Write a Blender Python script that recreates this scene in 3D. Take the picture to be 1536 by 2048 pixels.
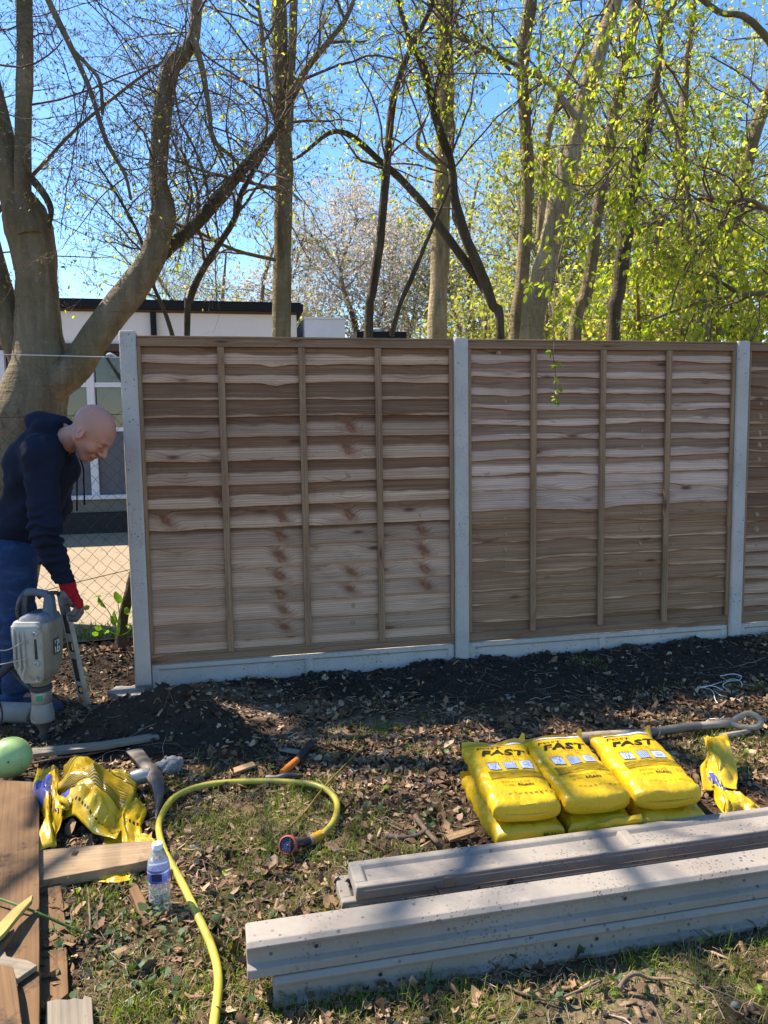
import bpy, math, random
import numpy as np
from mathutils import Matrix, Vector

for _o in list(bpy.data.objects):
    bpy.data.objects.remove(_o)
scene = bpy.context.scene
COL = scene.collection
RNG = np.random.default_rng(7)
rad = math.radians

# ------------------------------------------------------------------ camera
FPX, PITCH, ROLL, CAMH = 1538.0, rad(5.66), rad(0.845), 1.402
_F = np.array([0, math.cos(PITCH), -math.sin(PITCH)])
_U0 = np.array([0, math.sin(PITCH), math.cos(PITCH)])
_R0 = np.array([1.0, 0, 0])
_R = math.cos(ROLL) * _R0 - math.sin(ROLL) * _U0
_U = math.sin(ROLL) * _R0 + math.cos(ROLL) * _U0
cam_data = bpy.data.cameras.new('camera')
cam = bpy.data.objects.new('camera', cam_data)
COL.objects.link(cam)
cam.matrix_world = Matrix(((_R[0], _U[0], -_F[0], 0), (_R[1], _U[1], -_F[1], 0), (_R[2], _U[2], -_F[2], CAMH), (0, 0, 0, 1)))
cam_data.sensor_fit = 'VERTICAL'
cam_data.sensor_height = 36.0
cam_data.lens = FPX / 2048 * 36.0
cam_data.clip_start = 0.05
cam_data.clip_end = 2000
scene.camera = cam

# ------------------------------------------------------------------ sky, sun, exposure
SUN_EL = rad(52.0)
TO_SUN_XY = np.array([-0.89, 0.456])
world = bpy.data.worlds.new('World')
scene.world = world
world.use_nodes = True
_wn = world.node_tree
_bg = _wn.nodes['Background']
_sky = _wn.nodes.new('ShaderNodeTexSky')
_sky.sky_type = 'NISHITA'
_sky.sun_disc = False
_sky.sun_elevation = SUN_EL
_sky.sun_rotation = math.atan2(TO_SUN_XY[0], TO_SUN_XY[1])
_sky.air_density = 1.0
_sky.dust_density = 0.3
_sky.ozone_density = 1.6
_sky.altitude = 100
_hs = _wn.nodes.new('ShaderNodeHueSaturation')
_hs.inputs['Saturation'].default_value = 1.25
_wn.links.new(_sky.outputs[0], _hs.inputs['Color'])
_wn.links.new(_hs.outputs[0], _bg.inputs['Color'])
_bg.inputs['Strength'].default_value = 0.112
sun_data = bpy.data.lights.new('sun', 'SUN')
sun_data.energy = 4.9
sun_data.angle = rad(0.53)
sun_data.color = (1.0, 0.90, 0.765)
sun = bpy.data.objects.new('sun', sun_data)
COL.objects.link(sun)
_ts = Vector((TO_SUN_XY[0] * math.cos(SUN_EL), TO_SUN_XY[1] * math.cos(SUN_EL), math.sin(SUN_EL))).normalized()
sun.rotation_euler = _ts.to_track_quat('Z', 'Y').to_euler()
scene.view_settings.view_transform = 'Standard'
scene.view_settings.look = 'None'
scene.view_settings.exposure = 1.35
scene.view_settings.gamma = 1.0
scene.view_settings.use_curve_mapping = False
scene.cycles.max_bounces = 8
scene.cycles.transparent_max_bounces = 12
scene.cycles.use_denoising = True


# ------------------------------------------------------------------ placing
def ray(px, py):
    return _F * FPX + _R * (px - 768) - _U * (py - 1024)


def P(px, py, Y):
    d = ray(px, py)
    return np.array([0, 0, CAMH]) + d * (Y / d[1])


def G(px, py, z=0.0):
    d = ray(px, py)
    return np.array([0, 0, CAMH]) + d * ((z - CAMH) / d[2])


def project(X):
    X = np.asarray(X, float)
    q = X - np.array([0, 0, CAMH])
    dd = q @ _F
    return 768 + FPX * (q @ _R) / dd, 1024 - FPX * (q @ _U) / dd, dd


# fence frame: t metres along the fence, d towards the camera, z up
FA = rad(11.51)
FO = np.array([-1.334, 4.267])
FU = np.array([math.cos(FA), math.sin(FA)])
FN = np.array([math.sin(FA), -math.cos(FA)])


def FP(t, d=0.0, z=0.0):
    q = FO + FU * t + FN * d
    return np.array([q[0], q[1], z])


# ------------------------------------------------------------------ noise
def _hash(ix, iy, iz, seed):
    h = (ix * 374761393 + iy * 668265263 + iz * 2147483647 + seed * 1274126177) & 0xFFFFFFFF
    h = ((h ^ (h >> 13)) * 1274126177) & 0xFFFFFFFF
    h = (h ^ (h >> 16)) & 0xFFFFFFFF
    return h.astype(np.float64) / 4294967295.0


def vnoise(x, y=0.0, z=0.0, seed=0):
    x, y, z = np.broadcast_arrays(np.asarray(x, float), np.asarray(y, float), np.asarray(z, float))
    ix, iy, iz = np.floor(x).astype(np.int64), np.floor(y).astype(np.int64), np.floor(z).astype(np.int64)
    fx, fy, fz = x - ix, y - iy, z - iz
    fx, fy, fz = fx * fx * (3 - 2 * fx), fy * fy * (3 - 2 * fy), fz * fz * (3 - 2 * fz)
    r = 0
    for a in (0, 1):
        for b in (0, 1):
            for c in (0, 1):
                w = (fx if a else 1 - fx) * (fy if b else 1 - fy) * (fz if c else 1 - fz)
                r = r + w * _hash(ix + a, iy + b, iz + c, seed)
    return r * 2 - 1


def fbm(x, y=0.0, z=0.0, oct=4, seed=0, gain=0.5):
    r, a, f = 0, 1.0, 1.0
    for i in range(oct):
        r = r + a * vnoise(np.asarray(x) * f, np.asarray(y) * f, np.asarray(z) * f, seed + i * 17)
        a *= gain
        f *= 2.03
    return r


# ------------------------------------------------------------------ objects
def tag(o, label=None, cat=None, group=None, kind=None):
    if label: o['label'] = label
    if cat: o['category'] = cat
    if group: o['group'] = group
    if kind: o['kind'] = kind
    return o


def thing(name, label, cat, loc=(0, 0, 0), rotz=0.0, group=None):
    o = bpy.data.objects.new(name, None)
    o.empty_display_size = 0.05
    COL.objects.link(o)
    o.location = [float(v) for v in loc]
    o.rotation_euler = (0, 0, rotz)
    return tag(o, label, cat, group)


def link_mesh(name, me, mat=None, parent=None, world=False):
    o = bpy.data.objects.new(name, me)
    COL.objects.link(o)
    if mat is not None and not me.materials:
        for m in (mat if isinstance(mat, (list, tuple)) else [mat]):
            me.materials.append(m)
    if parent is not None:
        o.parent = parent
        if world:
            q = parent
            while q is not None:
                o.location = o.location - q.location
                q = q.parent
    return o


def raw_mesh(name, V, Fq=None, Ft=None, smooth=True):
    """fast mesh from numpy: V (n,3), quads (m,4), tris (k,3)"""
    me = bpy.data.meshes.new(name)
    V = np.ascontiguousarray(V, np.float32)
    nq = 0 if Fq is None else len(Fq)
    nt = 0 if Ft is None else len(Ft)
    me.vertices.add(len(V))
    me.vertices.foreach_set('co', V.ravel())
    idx = []
    if nq: idx.append(np.asarray(Fq, np.int32).ravel())
    if nt: idx.append(np.asarray(Ft, np.int32).ravel())
    idx = np.concatenate(idx)
    me.loops.add(len(idx))
    me.loops.foreach_set('vertex_index', idx)
    me.polygons.add(nq + nt)
    st = np.concatenate([np.arange(nq) * 4, nq * 4 + np.arange(nt) * 3]).astype(np.int32)
    me.polygons.foreach_set('loop_start', st)
    me.update(calc_edges=True)
    if smooth:
        me.shade_smooth()
    return me


def vcol(me, name, arr):
    a = me.attributes.new(name, 'FLOAT_COLOR' if np.ndim(arr) == 2 else 'FLOAT', 'POINT')
    if np.ndim(arr) == 2:
        c = np.ones((len(arr), 4), np.float32)
        c[:, :3] = arr
        a.data.foreach_set('color', c.ravel())
    else:
        a.data.foreach_set('value', np.ascontiguousarray(arr, np.float32))


def set_uv(me, uv):
    lay = me.uv_layers.new(name='UVMap')
    vi = np.empty(len(me.loops), np.int32)
    me.loops.foreach_get('vertex_index', vi)
    lay.data.foreach_set('uv', np.ascontiguousarray(np.asarray(uv, np.float32)[vi]).ravel())


def rot_to(d):
    """3x3 whose Z column is d"""
    return np.array(Vector(d).normalized().to_track_quat('Z', 'Y').to_matrix())


def rotm(ax, ang):
    return np.array(Matrix.Rotation(ang, 3, ax))


class MB:
    """collects shapes for ONE mesh object"""

    def __init__(self):
        self.V, self.F, self.M, self.n, self.mi = [], [], [], 0, 0

    def add(self, V, F):
        V = np.asarray(V, float)
        self.V.append(V)
        for f in F:
            self.F.append(tuple(int(i) + self.n for i in f))
            self.M.append(self.mi)
        self.n += len(V)
        return self

    def box(self, c, s, R=None):
        s = np.asarray(s, float) / 2
        V = np.array([[x, y, z] for x in (-1, 1) for y in (-1, 1) for z in (-1, 1)]) * s
        if R is not None: V = V @ np.asarray(R).T
        return self.add(V + np.asarray(c), [(0, 1, 3, 2), (4, 6, 7, 5), (0, 4, 5, 1), (2, 3, 7, 6), (0, 2, 6, 4), (1, 5, 7, 3)])

    def rings(self, rings, cap=True, closed=False):
        """rings: list of (k,3) loops"""
        k = len(rings[0])
        V = np.concatenate([np.asarray(r, float) for r in rings])
        F = []
        nr = len(rings)
        for i in range(nr if closed else nr - 1):
            a, b = i * k, ((i + 1) % nr) * k
            for j in range(k):
                j2 = (j + 1) % k
                F.append((a + j, a + j2, b + j2, b + j))
        if cap and not closed:
            F.append(tuple(range(k - 1, -1, -1)))
            F.append(tuple((nr - 1) * k + j for j in range(k)))
        return self.add(V, F)

    def tube(self, pts, r, n=10, cap=True):
        pts = np.asarray(pts, float)
        r = np.broadcast_to(np.asarray(r, float), (len(pts),))
        return self.rings(tube_rings(pts, r, n), cap)

    def lathe(self, prof, n=20, c=(0, 0, 0), R=None, cap=True):
        """prof: list of (radius, z)"""
        a = np.arange(n) * 2 * math.pi / n
        rs = []
        for (r, z) in prof:
            q = np.stack([np.cos(a) * r, np.sin(a) * r, np.full(n, z)], 1)
            if R is not None: q = q @ np.asarray(R).T
            rs.append(q + np.asarray(c))
        return self.rings(rs, cap)

    def prism(self, poly, origin, ax, ay, az, length):
        """poly 2D in (ax, ay), extruded along az"""
        poly = np.asarray(poly, float)
        b = np.asarray(origin) + poly[:, :1] * np.asarray(ax) + poly[:, 1:] * np.asarray(ay)
        return self.rings([b, b + np.asarray(az) * length])

    def ball(self, c, r, n=12, R=None):
        r = np.broadcast_to(np.asarray(r, float), (3,))
        prof = [(max(1e-4, math.sin(t)), -math.cos(t)) for t in np.linspace(0, math.pi, n // 2 + 1)]
        k = MB().lathe(prof, n)
        V = np.concatenate(k.V) * r
        if R is not None: V = V @ np.asarray(R).T
        return self.add(V + np.asarray(c), k.F)

    def build(self, name, mat, parent=None, world=False, smooth=35, bevel=0.0, seg=2):
        me = bpy.data.meshes.new(name)
        me.from_pydata(np.concatenate(self.V).tolist(), [], self.F)
        for m in (mat if isinstance(mat, (list, tuple)) else [mat]):
            me.materials.append(m)
        if max(self.M) > 0:
            me.polygons.foreach_set('material_index', np.array(self.M, np.int32))
        bm_fix(me)
        if smooth:
            me.shade_smooth()
            me.set_sharp_from_angle(angle=rad(smooth))
        o = link_mesh(name, me, None, parent, world)
        if bevel:
            b = o.modifiers.new('bevel', 'BEVEL')
            b.width, b.segments, b.limit_method, b.angle_limit = bevel, seg, 'ANGLE', rad(35)
            b.harden_normals = False
        return o


def bm_fix(me):
    import bmesh
    bm = bmesh.new()
    bm.from_mesh(me)
    bmesh.ops.recalc_face_normals(bm, faces=bm.faces)
    bm.to_mesh(me)
    bm.free()


def tube_rings(pts, r, n):
    t = np.gradient(pts, axis=0)
    t /= np.linalg.norm(t, axis=1)[:, None] + 1e-12
    ref = np.array([0.13, 0.21, 0.97])
    if abs(t[0] @ ref) > 0.9: ref = np.array([0.97, 0.1, 0.2])
    nn = np.cross(t[0], ref)
    nn /= np.linalg.norm(nn)
    out = []
    a = np.arange(n) * 2 * math.pi / n
    for i in range(len(pts)):
        nn = nn - t[i] * (nn @ t[i])
        nn /= np.linalg.norm(nn) + 1e-12
        b = np.cross(t[i], nn)
        out.append(pts[i] + r[i] * (np.cos(a)[:, None] * nn + np.sin(a)[:, None] * b))
    return out


def spline(pts, n):
    """Catmull-Rom resample (any dimension)"""
    p = np.asarray(pts, float)
    if len(p) == 2:
        return p[0] + (p[1] - p[0]) * np.linspace(0, 1, n)[:, None]
    q = np.vstack([2 * p[0] - p[1], p, 2 * p[-1] - p[-2]])
    u = np.linspace(0, len(p) - 1 - 1e-9, n)
    i = u.astype(int)
    f = (u - i)[:, None]
    a, b, c, d = q[i], q[i + 1], q[i + 2], q[i + 3]
    return 0.5 * (2 * b + (c - a) * f + (2 * a - 5 * b + 4 * c - d) * f * f + (3 * b - a - 3 * c + d) * f ** 3)


def tube_batch(Pn, Rn, sides=3):
    """Pn (N,k,3), Rn (N,k) -> V, quads"""
    N, k, _ = Pn.shape
    t = np.gradient(Pn, axis=1)
    t /= np.linalg.norm(t, axis=2, keepdims=True) + 1e-12
    ref = np.tile(np.array([0.31, 0.22, 0.92]), (N, 1))
    ref[np.abs((t[:, 0] * ref).sum(1)) > 0.9] = (0.95, 0.2, 0.1)
    nn = np.cross(t, ref[:, None, :])
    nn /= np.linalg.norm(nn, axis=2, keepdims=True) + 1e-12
    b = np.cross(t, nn)
    a = np.arange(sides) * 2 * math.pi / sides
    V = Pn[:, :, None, :] + Rn[:, :, None, None] * (np.cos(a)[:, None] * nn[:, :, None, :] + np.sin(a)[:, None] * b[:, :, None, :])
    V = V.reshape(-1, 3)
    base = (np.arange(N) * k * sides)[:, None, None] + (np.arange(k - 1) * sides)[None, :, None]
    j = np.arange(sides)[None, None, :]
    j2 = (j + 1) % sides
    Fq = np.stack(np.broadcast_arrays(base + j, base + j2, base + sides + j2, base + sides + j), -1).reshape(-1, 4)
    return V, Fq


def dup(root, loc=None, rotz=None, label=None):
    r = root.copy()
    COL.objects.link(r)
    if loc is not None: r.location = [float(v) for v in loc]
    if rotz is not None: r.rotation_euler = (0, 0, rotz)
    if label: r['label'] = label
    for ch in list(root.children):
        c = ch.copy()
        COL.objects.link(c)
        c.parent = r
        for g in list(ch.children):
            d = g.copy()
            COL.objects.link(d)
            d.parent = c
    return r


# ------------------------------------------------------------------ signed distance bodies -> smooth meshes (surface nets)
class SDF:
    def __init__(self, lo, hi, h):
        self.lo, self.h = np.asarray(lo, float), h
        self.sh = tuple(int(v) for v in np.ceil((np.asarray(hi) - self.lo) / h) + 1)
        self.D = np.full(self.sh, 1.0, np.float32)

    def _sub(self, a, b, pad):
        i0 = np.maximum(0, np.floor((np.asarray(a) - pad - self.lo) / self.h).astype(int))
        i1 = np.minimum(self.sh, np.ceil((np.asarray(b) + pad - self.lo) / self.h).astype(int) + 1)
        i1 = np.maximum(i1, i0)
        sl = tuple(slice(i0[k], i1[k]) for k in range(3))
        g = [self.lo[k] + np.arange(i0[k], i1[k]) * self.h for k in range(3)]
        X, Y, Z = np.meshgrid(*g, indexing='ij')
        return sl, X.astype(np.float32), Y.astype(np.float32), Z.astype(np.float32)

    def _comb(self, sl, d, k, sub):
        A = self.D[sl]
        if sub: d = -d
        if sub:
            hh = np.clip(0.5 - 0.5 * (A - d) / k, 0, 1)
            self.D[sl] = A * (1 - hh) + d * hh + k * hh * (1 - hh)
        else:
            hh = np.clip(0.5 + 0.5 * (A - d) / k, 0, 1)
            self.D[sl] = A * (1 - hh) + d * hh - k * hh * (1 - hh)

    def cone(self, a, b, ra, rb, k=0.02, sub=False, sq=(1, 1, 1)):
        a, b = np.asarray(a, float), np.asarray(b, float)
        r = max(ra, rb)
        sl, X, Y, Z = self._sub(np.minimum(a, b) - r, np.maximum(a, b) + r, 2.5 * k + 2 * self.h)
        if not X.size: return self
        ab = b - a
        t = np.clip(((X - a[0]) * ab[0] + (Y - a[1]) * ab[1] + (Z - a[2]) * ab[2]) / (ab @ ab + 1e-12), 0, 1)
        d = np.sqrt((X - a[0] - t * ab[0]) ** 2 + (Y - a[1] - t * ab[1]) ** 2 + (Z - a[2] - t * ab[2]) ** 2) - (ra + (rb - ra) * t)
        self._comb(sl, d, k, sub)
        return self

    def ell(self, c, r, R=None, k=0.02, sub=False):
        c, r = np.asarray(c, float), np.asarray(r, float)
        m = r.max()
        sl, X, Y, Z = self._sub(c - m, c + m, 2.5 * k + 2 * self.h)
        if not X.size: return self
        q = np.stack([X - c[0], Y - c[1], Z - c[2]], -1)
        if R is not None: q = q @ np.asarray(R, np.float32)
        k0 = np.sqrt(((q / r) ** 2).sum(-1))
        k1 = np.sqrt(((q / r ** 2) ** 2).sum(-1)) + 1e-9
        self._comb(sl, k0 * (k0 - 1) / k1, k, sub)
        return self

    def warp(self, fn):
        g = [self.lo[k] + np.arange(self.sh[k]) * self.h for k in range(3)]
        X, Y, Z = np.meshgrid(*g, indexing='ij')
        near = np.abs(self.D) < 0.05
        self.D[near] += fn(X[near], Y[near], Z[near]).astype(np.float32)
        return self

    def mesh(self, name, mat=None, relax=1):
        D = self.D
        s = D < 0
        nx, ny, nz = D.shape
        acc = np.zeros((nx - 1, ny - 1, nz - 1, 3), np.float32)
        cnt = np.zeros((nx - 1, ny - 1, nz - 1), np.float32)
        corners = [(a, b, c) for a in (0, 1) for b in (0, 1) for c in (0, 1)]
        cv = lambda A, o: A[o[0]:o[0] + nx - 1, o[1]:o[1] + ny - 1, o[2]:o[2] + nz - 1]
        allin = np.ones((nx - 1, ny - 1, nz - 1), bool)
        anyin = np.zeros_like(allin)
        for o in corners:
            allin &= cv(s, o)
            anyin |= cv(s, o)
        act = anyin & ~allin
        ii = np.argwhere(act)
        pos = np.zeros((len(ii), 3), np.float64)
        n = np.zeros(len(ii))
        for o in corners:
            for ax in range(3):
                if o[ax] == 0:
                    o2 = list(o)
                    o2[ax] = 1
                    d0 = D[ii[:, 0] + o[0], ii[:, 1] + o[1], ii[:, 2] + o[2]].astype(float)
                    d1 = D[ii[:, 0] + o2[0], ii[:, 1] + o2[1], ii[:, 2] + o2[2]].astype(float)
                    cr = (d0 < 0) != (d1 < 0)
                    t = np.where(cr, d0 / np.where(cr, d0 - d1, 1), 0)
                    p = np.tile(np.array(o, float), (len(ii), 1))
                    p[:, ax] += t
                    pos += p * cr[:, None]
                    n += cr
        V = (ii + pos / n[:, None]) * self.h + self.lo
        index = np.full(act.shape, -1, np.int64)
        index[act] = np.arange(len(ii))
        quads = []
        for ax in range(3):
            o2 = [0, 0, 0]
            o2[ax] = 1
            A = s[:nx - o2[0], :ny - o2[1], :nz - o2[2]]
            B = s[o2[0]:, o2[1]:, o2[2]:]
            e = np.argwhere(A != B)
            u, w = [k for k in range(3) if k != ax]
            ok = (e[:, u] > 0) & (e[:, w] > 0) & (e[:, u] < self.sh[u] - 1) & (e[:, w] < self.sh[w] - 1)
            e = e[ok]
            q = []
            for (du, dw) in ((-1, -1), (0, -1), (0, 0), (-1, 0)):
                c = e.copy()
                c[:, u] += du
                c[:, w] += dw
                q.append(index[c[:, 0], c[:, 1], c[:, 2]])
            q = np.stack(q, 1)
            flip = A[e[:, 0], e[:, 1], e[:, 2]] ^ (ax == 1)
            q[~flip] = q[~flip][:, ::-1]
            quads.append(q)
        Q = np.concatenate(quads)
        for _ in range(relax):
            S = np.zeros_like(V)
            c = np.zeros(len(V))
            for a, b in ((0, 1), (1, 2), (2, 3), (3, 0)):
                np.add.at(S, Q[:, a], V[Q[:, b]])
                np.add.at(c, Q[:, a], 1)
                np.add.at(S, Q[:, b], V[Q[:, a]])
                np.add.at(c, Q[:, b], 1)
            V = 0.5 * V + 0.5 * S / np.maximum(c, 1)[:, None]
        me = raw_mesh(name, V, Q)
        if mat is not None: me.materials.append(mat)
        return me, V
# ------------------------------------------------------------------ materials
class NT:
    def __init__(self, name, rough=0.8, spec=0.3, metal=0.0):
        self.m = bpy.data.materials.new(name)
        self.m.use_nodes = True
        self.t = self.m.node_tree
        self.b = self.t.nodes['Principled BSDF']
        self.out = self.t.nodes['Material Output']
        self.b.inputs['Roughness'].default_value = rough
        self.b.inputs['Specular IOR Level'].default_value = spec
        self.b.inputs['Metallic'].default_value = metal

    def n(self, kind):
        return self.t.nodes.new('ShaderNode' + kind)

    def put(self, sock, v):
        if isinstance(v, bpy.types.NodeSocket):
            self.t.links.new(v, sock)
        elif v is not None:
            if hasattr(sock.default_value, '__len__') and not hasattr(v, '__len__'):
                v = (v, v, v, 1.0)[:len(sock.default_value)]
            elif hasattr(sock.default_value, '__len__') and len(sock.default_value) == 4 and len(v) == 3:
                v = (*v, 1.0)
            sock.default_value = v
        return self

    def coord(self, which='Object'):
        return self.n('TexCoord').outputs[which]

    def map(self, vec, scale=(1, 1, 1), loc=(0, 0, 0), rot=(0, 0, 0)):
        k = self.n('Mapping')
        self.put(k.inputs['Vector'], vec)
        k.inputs['Scale'].default_value = scale if hasattr(scale, '__len__') else (scale,) * 3
        k.inputs['Rotation'].default_value = rot
        if isinstance(loc, bpy.types.NodeSocket): self.put(k.inputs['Location'], loc)
        else: k.inputs['Location'].default_value = loc
        return k.outputs[0]

    def noise(self, vec, scale=5, detail=4, rough=0.55, dist=0.0, out='Fac'):
        k = self.n('TexNoise')
        self.put(k.inputs['Vector'], vec)
        k.inputs['Scale'].default_value = scale
        k.inputs['Detail'].default_value = detail
        k.inputs['Roughness'].default_value = rough
        k.inputs['Distortion'].default_value = dist
        return k.outputs[out]

    def voro(self, vec, scale=5, feature='F1', out='Distance', rnd=1.0):
        k = self.n('TexVoronoi')
        k.feature = feature
        self.put(k.inputs['Vector'], vec)
        k.inputs['Scale'].default_value = scale
        k.inputs['Randomness'].default_value = rnd
        return k.outputs[out]

    def wave(self, vec, scale, dist=0, detail=2, dscale=1, typ='BANDS', dirn='X', prof='SIN'):
        k = self.n('TexWave')
        k.wave_type, k.wave_profile = typ, prof
        if typ == 'BANDS': k.bands_direction = dirn
        self.put(k.inputs['Vector'], vec)
        k.inputs['Scale'].default_value = scale
        k.inputs['Distortion'].default_value = dist
        k.inputs['Detail'].default_value = detail
        k.inputs['Detail Scale'].default_value = dscale
        return k.outputs['Fac']

    def ramp(self, fac, stops):
        k = self.n('ValToRGB')
        self.put(k.inputs[0], fac)
        e = k.color_ramp.elements
        while len(e) < len(stops): e.new(0.5)
        for el, (p, c) in zip(e, stops):
            el.position = p
            el.color = (c, c, c, 1) if not hasattr(c, '__len__') else (*c, 1)
        return k.outputs[0]

    def step(self, v, lo, hi, a=0.0, b=1.0):
        k = self.n('MapRange')
        self.put(k.inputs[0], v)
        for i, q in zip((1, 2, 3, 4), (lo, hi, a, b)): self.put(k.inputs[i], q)
        return k.outputs[0]

    def mix(self, fac, a, b, mode='MIX'):
        k = self.n('Mix')
        k.data_type, k.blend_type = 'RGBA', mode
        self.put(k.inputs[0], fac)
        self.put(k.inputs[6], a)
        self.put(k.inputs[7], b)
        return k.outputs[2]

    def math(self, op, a, b=0.0, clamp=False):
        k = self.n('Math')
        k.operation, k.use_clamp = op, clamp
        self.put(k.inputs[0], a)
        self.put(k.inputs[1], b)
        return k.outputs[0]

    def attr(self, name, typ='GEOMETRY', out='Fac'):
        k = self.n('Attribute')
        k.attribute_name, k.attribute_type = name, typ
        return k.outputs[out]

    def sep(self, vec):
        k = self.n('SeparateXYZ')
        self.put(k.inputs[0], vec)
        return k.outputs

    def comb(self, x=0.0, y=0.0, z=0.0):
        k = self.n('CombineXYZ')
        for s, v in zip(k.inputs, (x, y, z)): self.put(s, v)
        return k.outputs[0]

    def orand(self):
        return self.n('ObjectInfo').outputs['Random']

    def irand(self):
        return self.n('NewGeometry').outputs['Random Per Island']

    def bump(self, h, strength=0.4, dist=0.01):
        k = self.n('Bump')
        self.put(k.inputs['Height'], h)
        k.inputs['Strength'].default_value = strength
        k.inputs['Distance'].default_value = dist
        self.put(self.b.inputs['Normal'], k.outputs[0])
        return self

    def col(self, c):
        self.put(self.b.inputs['Base Color'], c)
        return self

    def set(self, **kw):
        for k, v in kw.items(): self.put(self.b.inputs[k.replace('_', ' ')], v)
        return self


def simple(name, c, rough=0.6, spec=0.4, metal=0.0, var=0.25, scale=18, bump=0.15, dist=0.004, dirt=None):
    """plain colour with mottling, fine relief and optional dirt"""
    N = NT(name, rough, spec, metal)
    v = N.coord('Object')
    f = N.noise(v, scale, 5, 0.6)
    c = np.asarray(c, float)
    base = N.mix(f, tuple(np.clip(c * (1 - var), 0, 1)), tuple(np.clip(c * (1 + var), 0, 1)))
    if dirt is not None:
        g = N.step(N.noise(v, scale * 0.6, 6, 0.7), 0.52, 0.7)
        base = N.mix(N.math('MULTIPLY', g, 0.75), base, dirt)
    N.col(base)
    if bump: N.bump(N.noise(v, scale * 5, 4, 0.6), bump, dist)
    N.put(N.b.inputs['Roughness'], N.step(f, 0.3, 0.7, max(0.05, rough - 0.1), min(1, rough + 0.1)))
    return N.m


MT = {}

# --- concrete
def concrete(name, tint=(0.40, 0.41, 0.42), stain=0.0):
    N = NT(name, 0.85, 0.25)
    v = N.coord('Object')
    o = N.math('MULTIPLY', N.orand(), 40.0)
    v = N.map(v, 1, N.comb(o, o, o))
    big = N.noise(v, 3.0, 6, 0.65)
    fine = N.noise(v, 60, 4, 0.7)
    t = np.asarray(tint)
    c = N.mix(big, tuple(t * 0.68), tuple(np.minimum(t * 1.2, 1)))
    c = N.mix(N.step(fine, 0.35, 0.75, 0.0, 0.35), c, tuple(t * 0.7))
    streak = N.noise(N.map(v, (14, 14, 1.2)), 1.0, 4, 0.6)
    c = N.mix(N.step(streak, 0.5, 0.75, 0, 0.3), c, tuple(t * 0.72))
    pit = N.voro(v, 34, rnd=1.0)
    sel = N.step(N.noise(v, 9, 2, 0.5), 0.45, 0.62)
    pm = N.math('MULTIPLY', N.step(pit, 0.13, 0.19, 1, 0), sel)
    c = N.mix(N.math('MULTIPLY', pm, 0.75), c, tuple(t * 0.2))
    if stain:
        c = N.mix(N.step(N.noise(v, 2.2, 5, 0.7), 0.5, 0.72, 0, stain), c, (0.16, 0.12, 0.085))
    p2 = N.math('MULTIPLY', N.step(N.voro(v, 85), 0.2, 0.3, 1, 0), N.step(N.noise(v, 5, 3, 0.6), 0.5, 0.6))
    c = N.mix(N.math('MULTIPLY', p2, 0.55), c, tuple(t * 0.25))
    pm = N.math('MAXIMUM', pm, p2)
    N.col(c)
    h = N.math('SUBTRACT', N.math('MULTIPLY', fine, 0.3), pm)
    N.bump(h, 0.5, 0.004)
    return N.m


MT['concrete'] = concrete('concrete', (0.56, 0.495, 0.43), 0.25)
MT['concrete_warm'] = concrete('concrete_warm', (0.305, 0.268, 0.228), 0.28)
MT['concrete_dirty'] = concrete('concrete_dirty', (0.30, 0.28, 0.25), 0.6)


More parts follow.
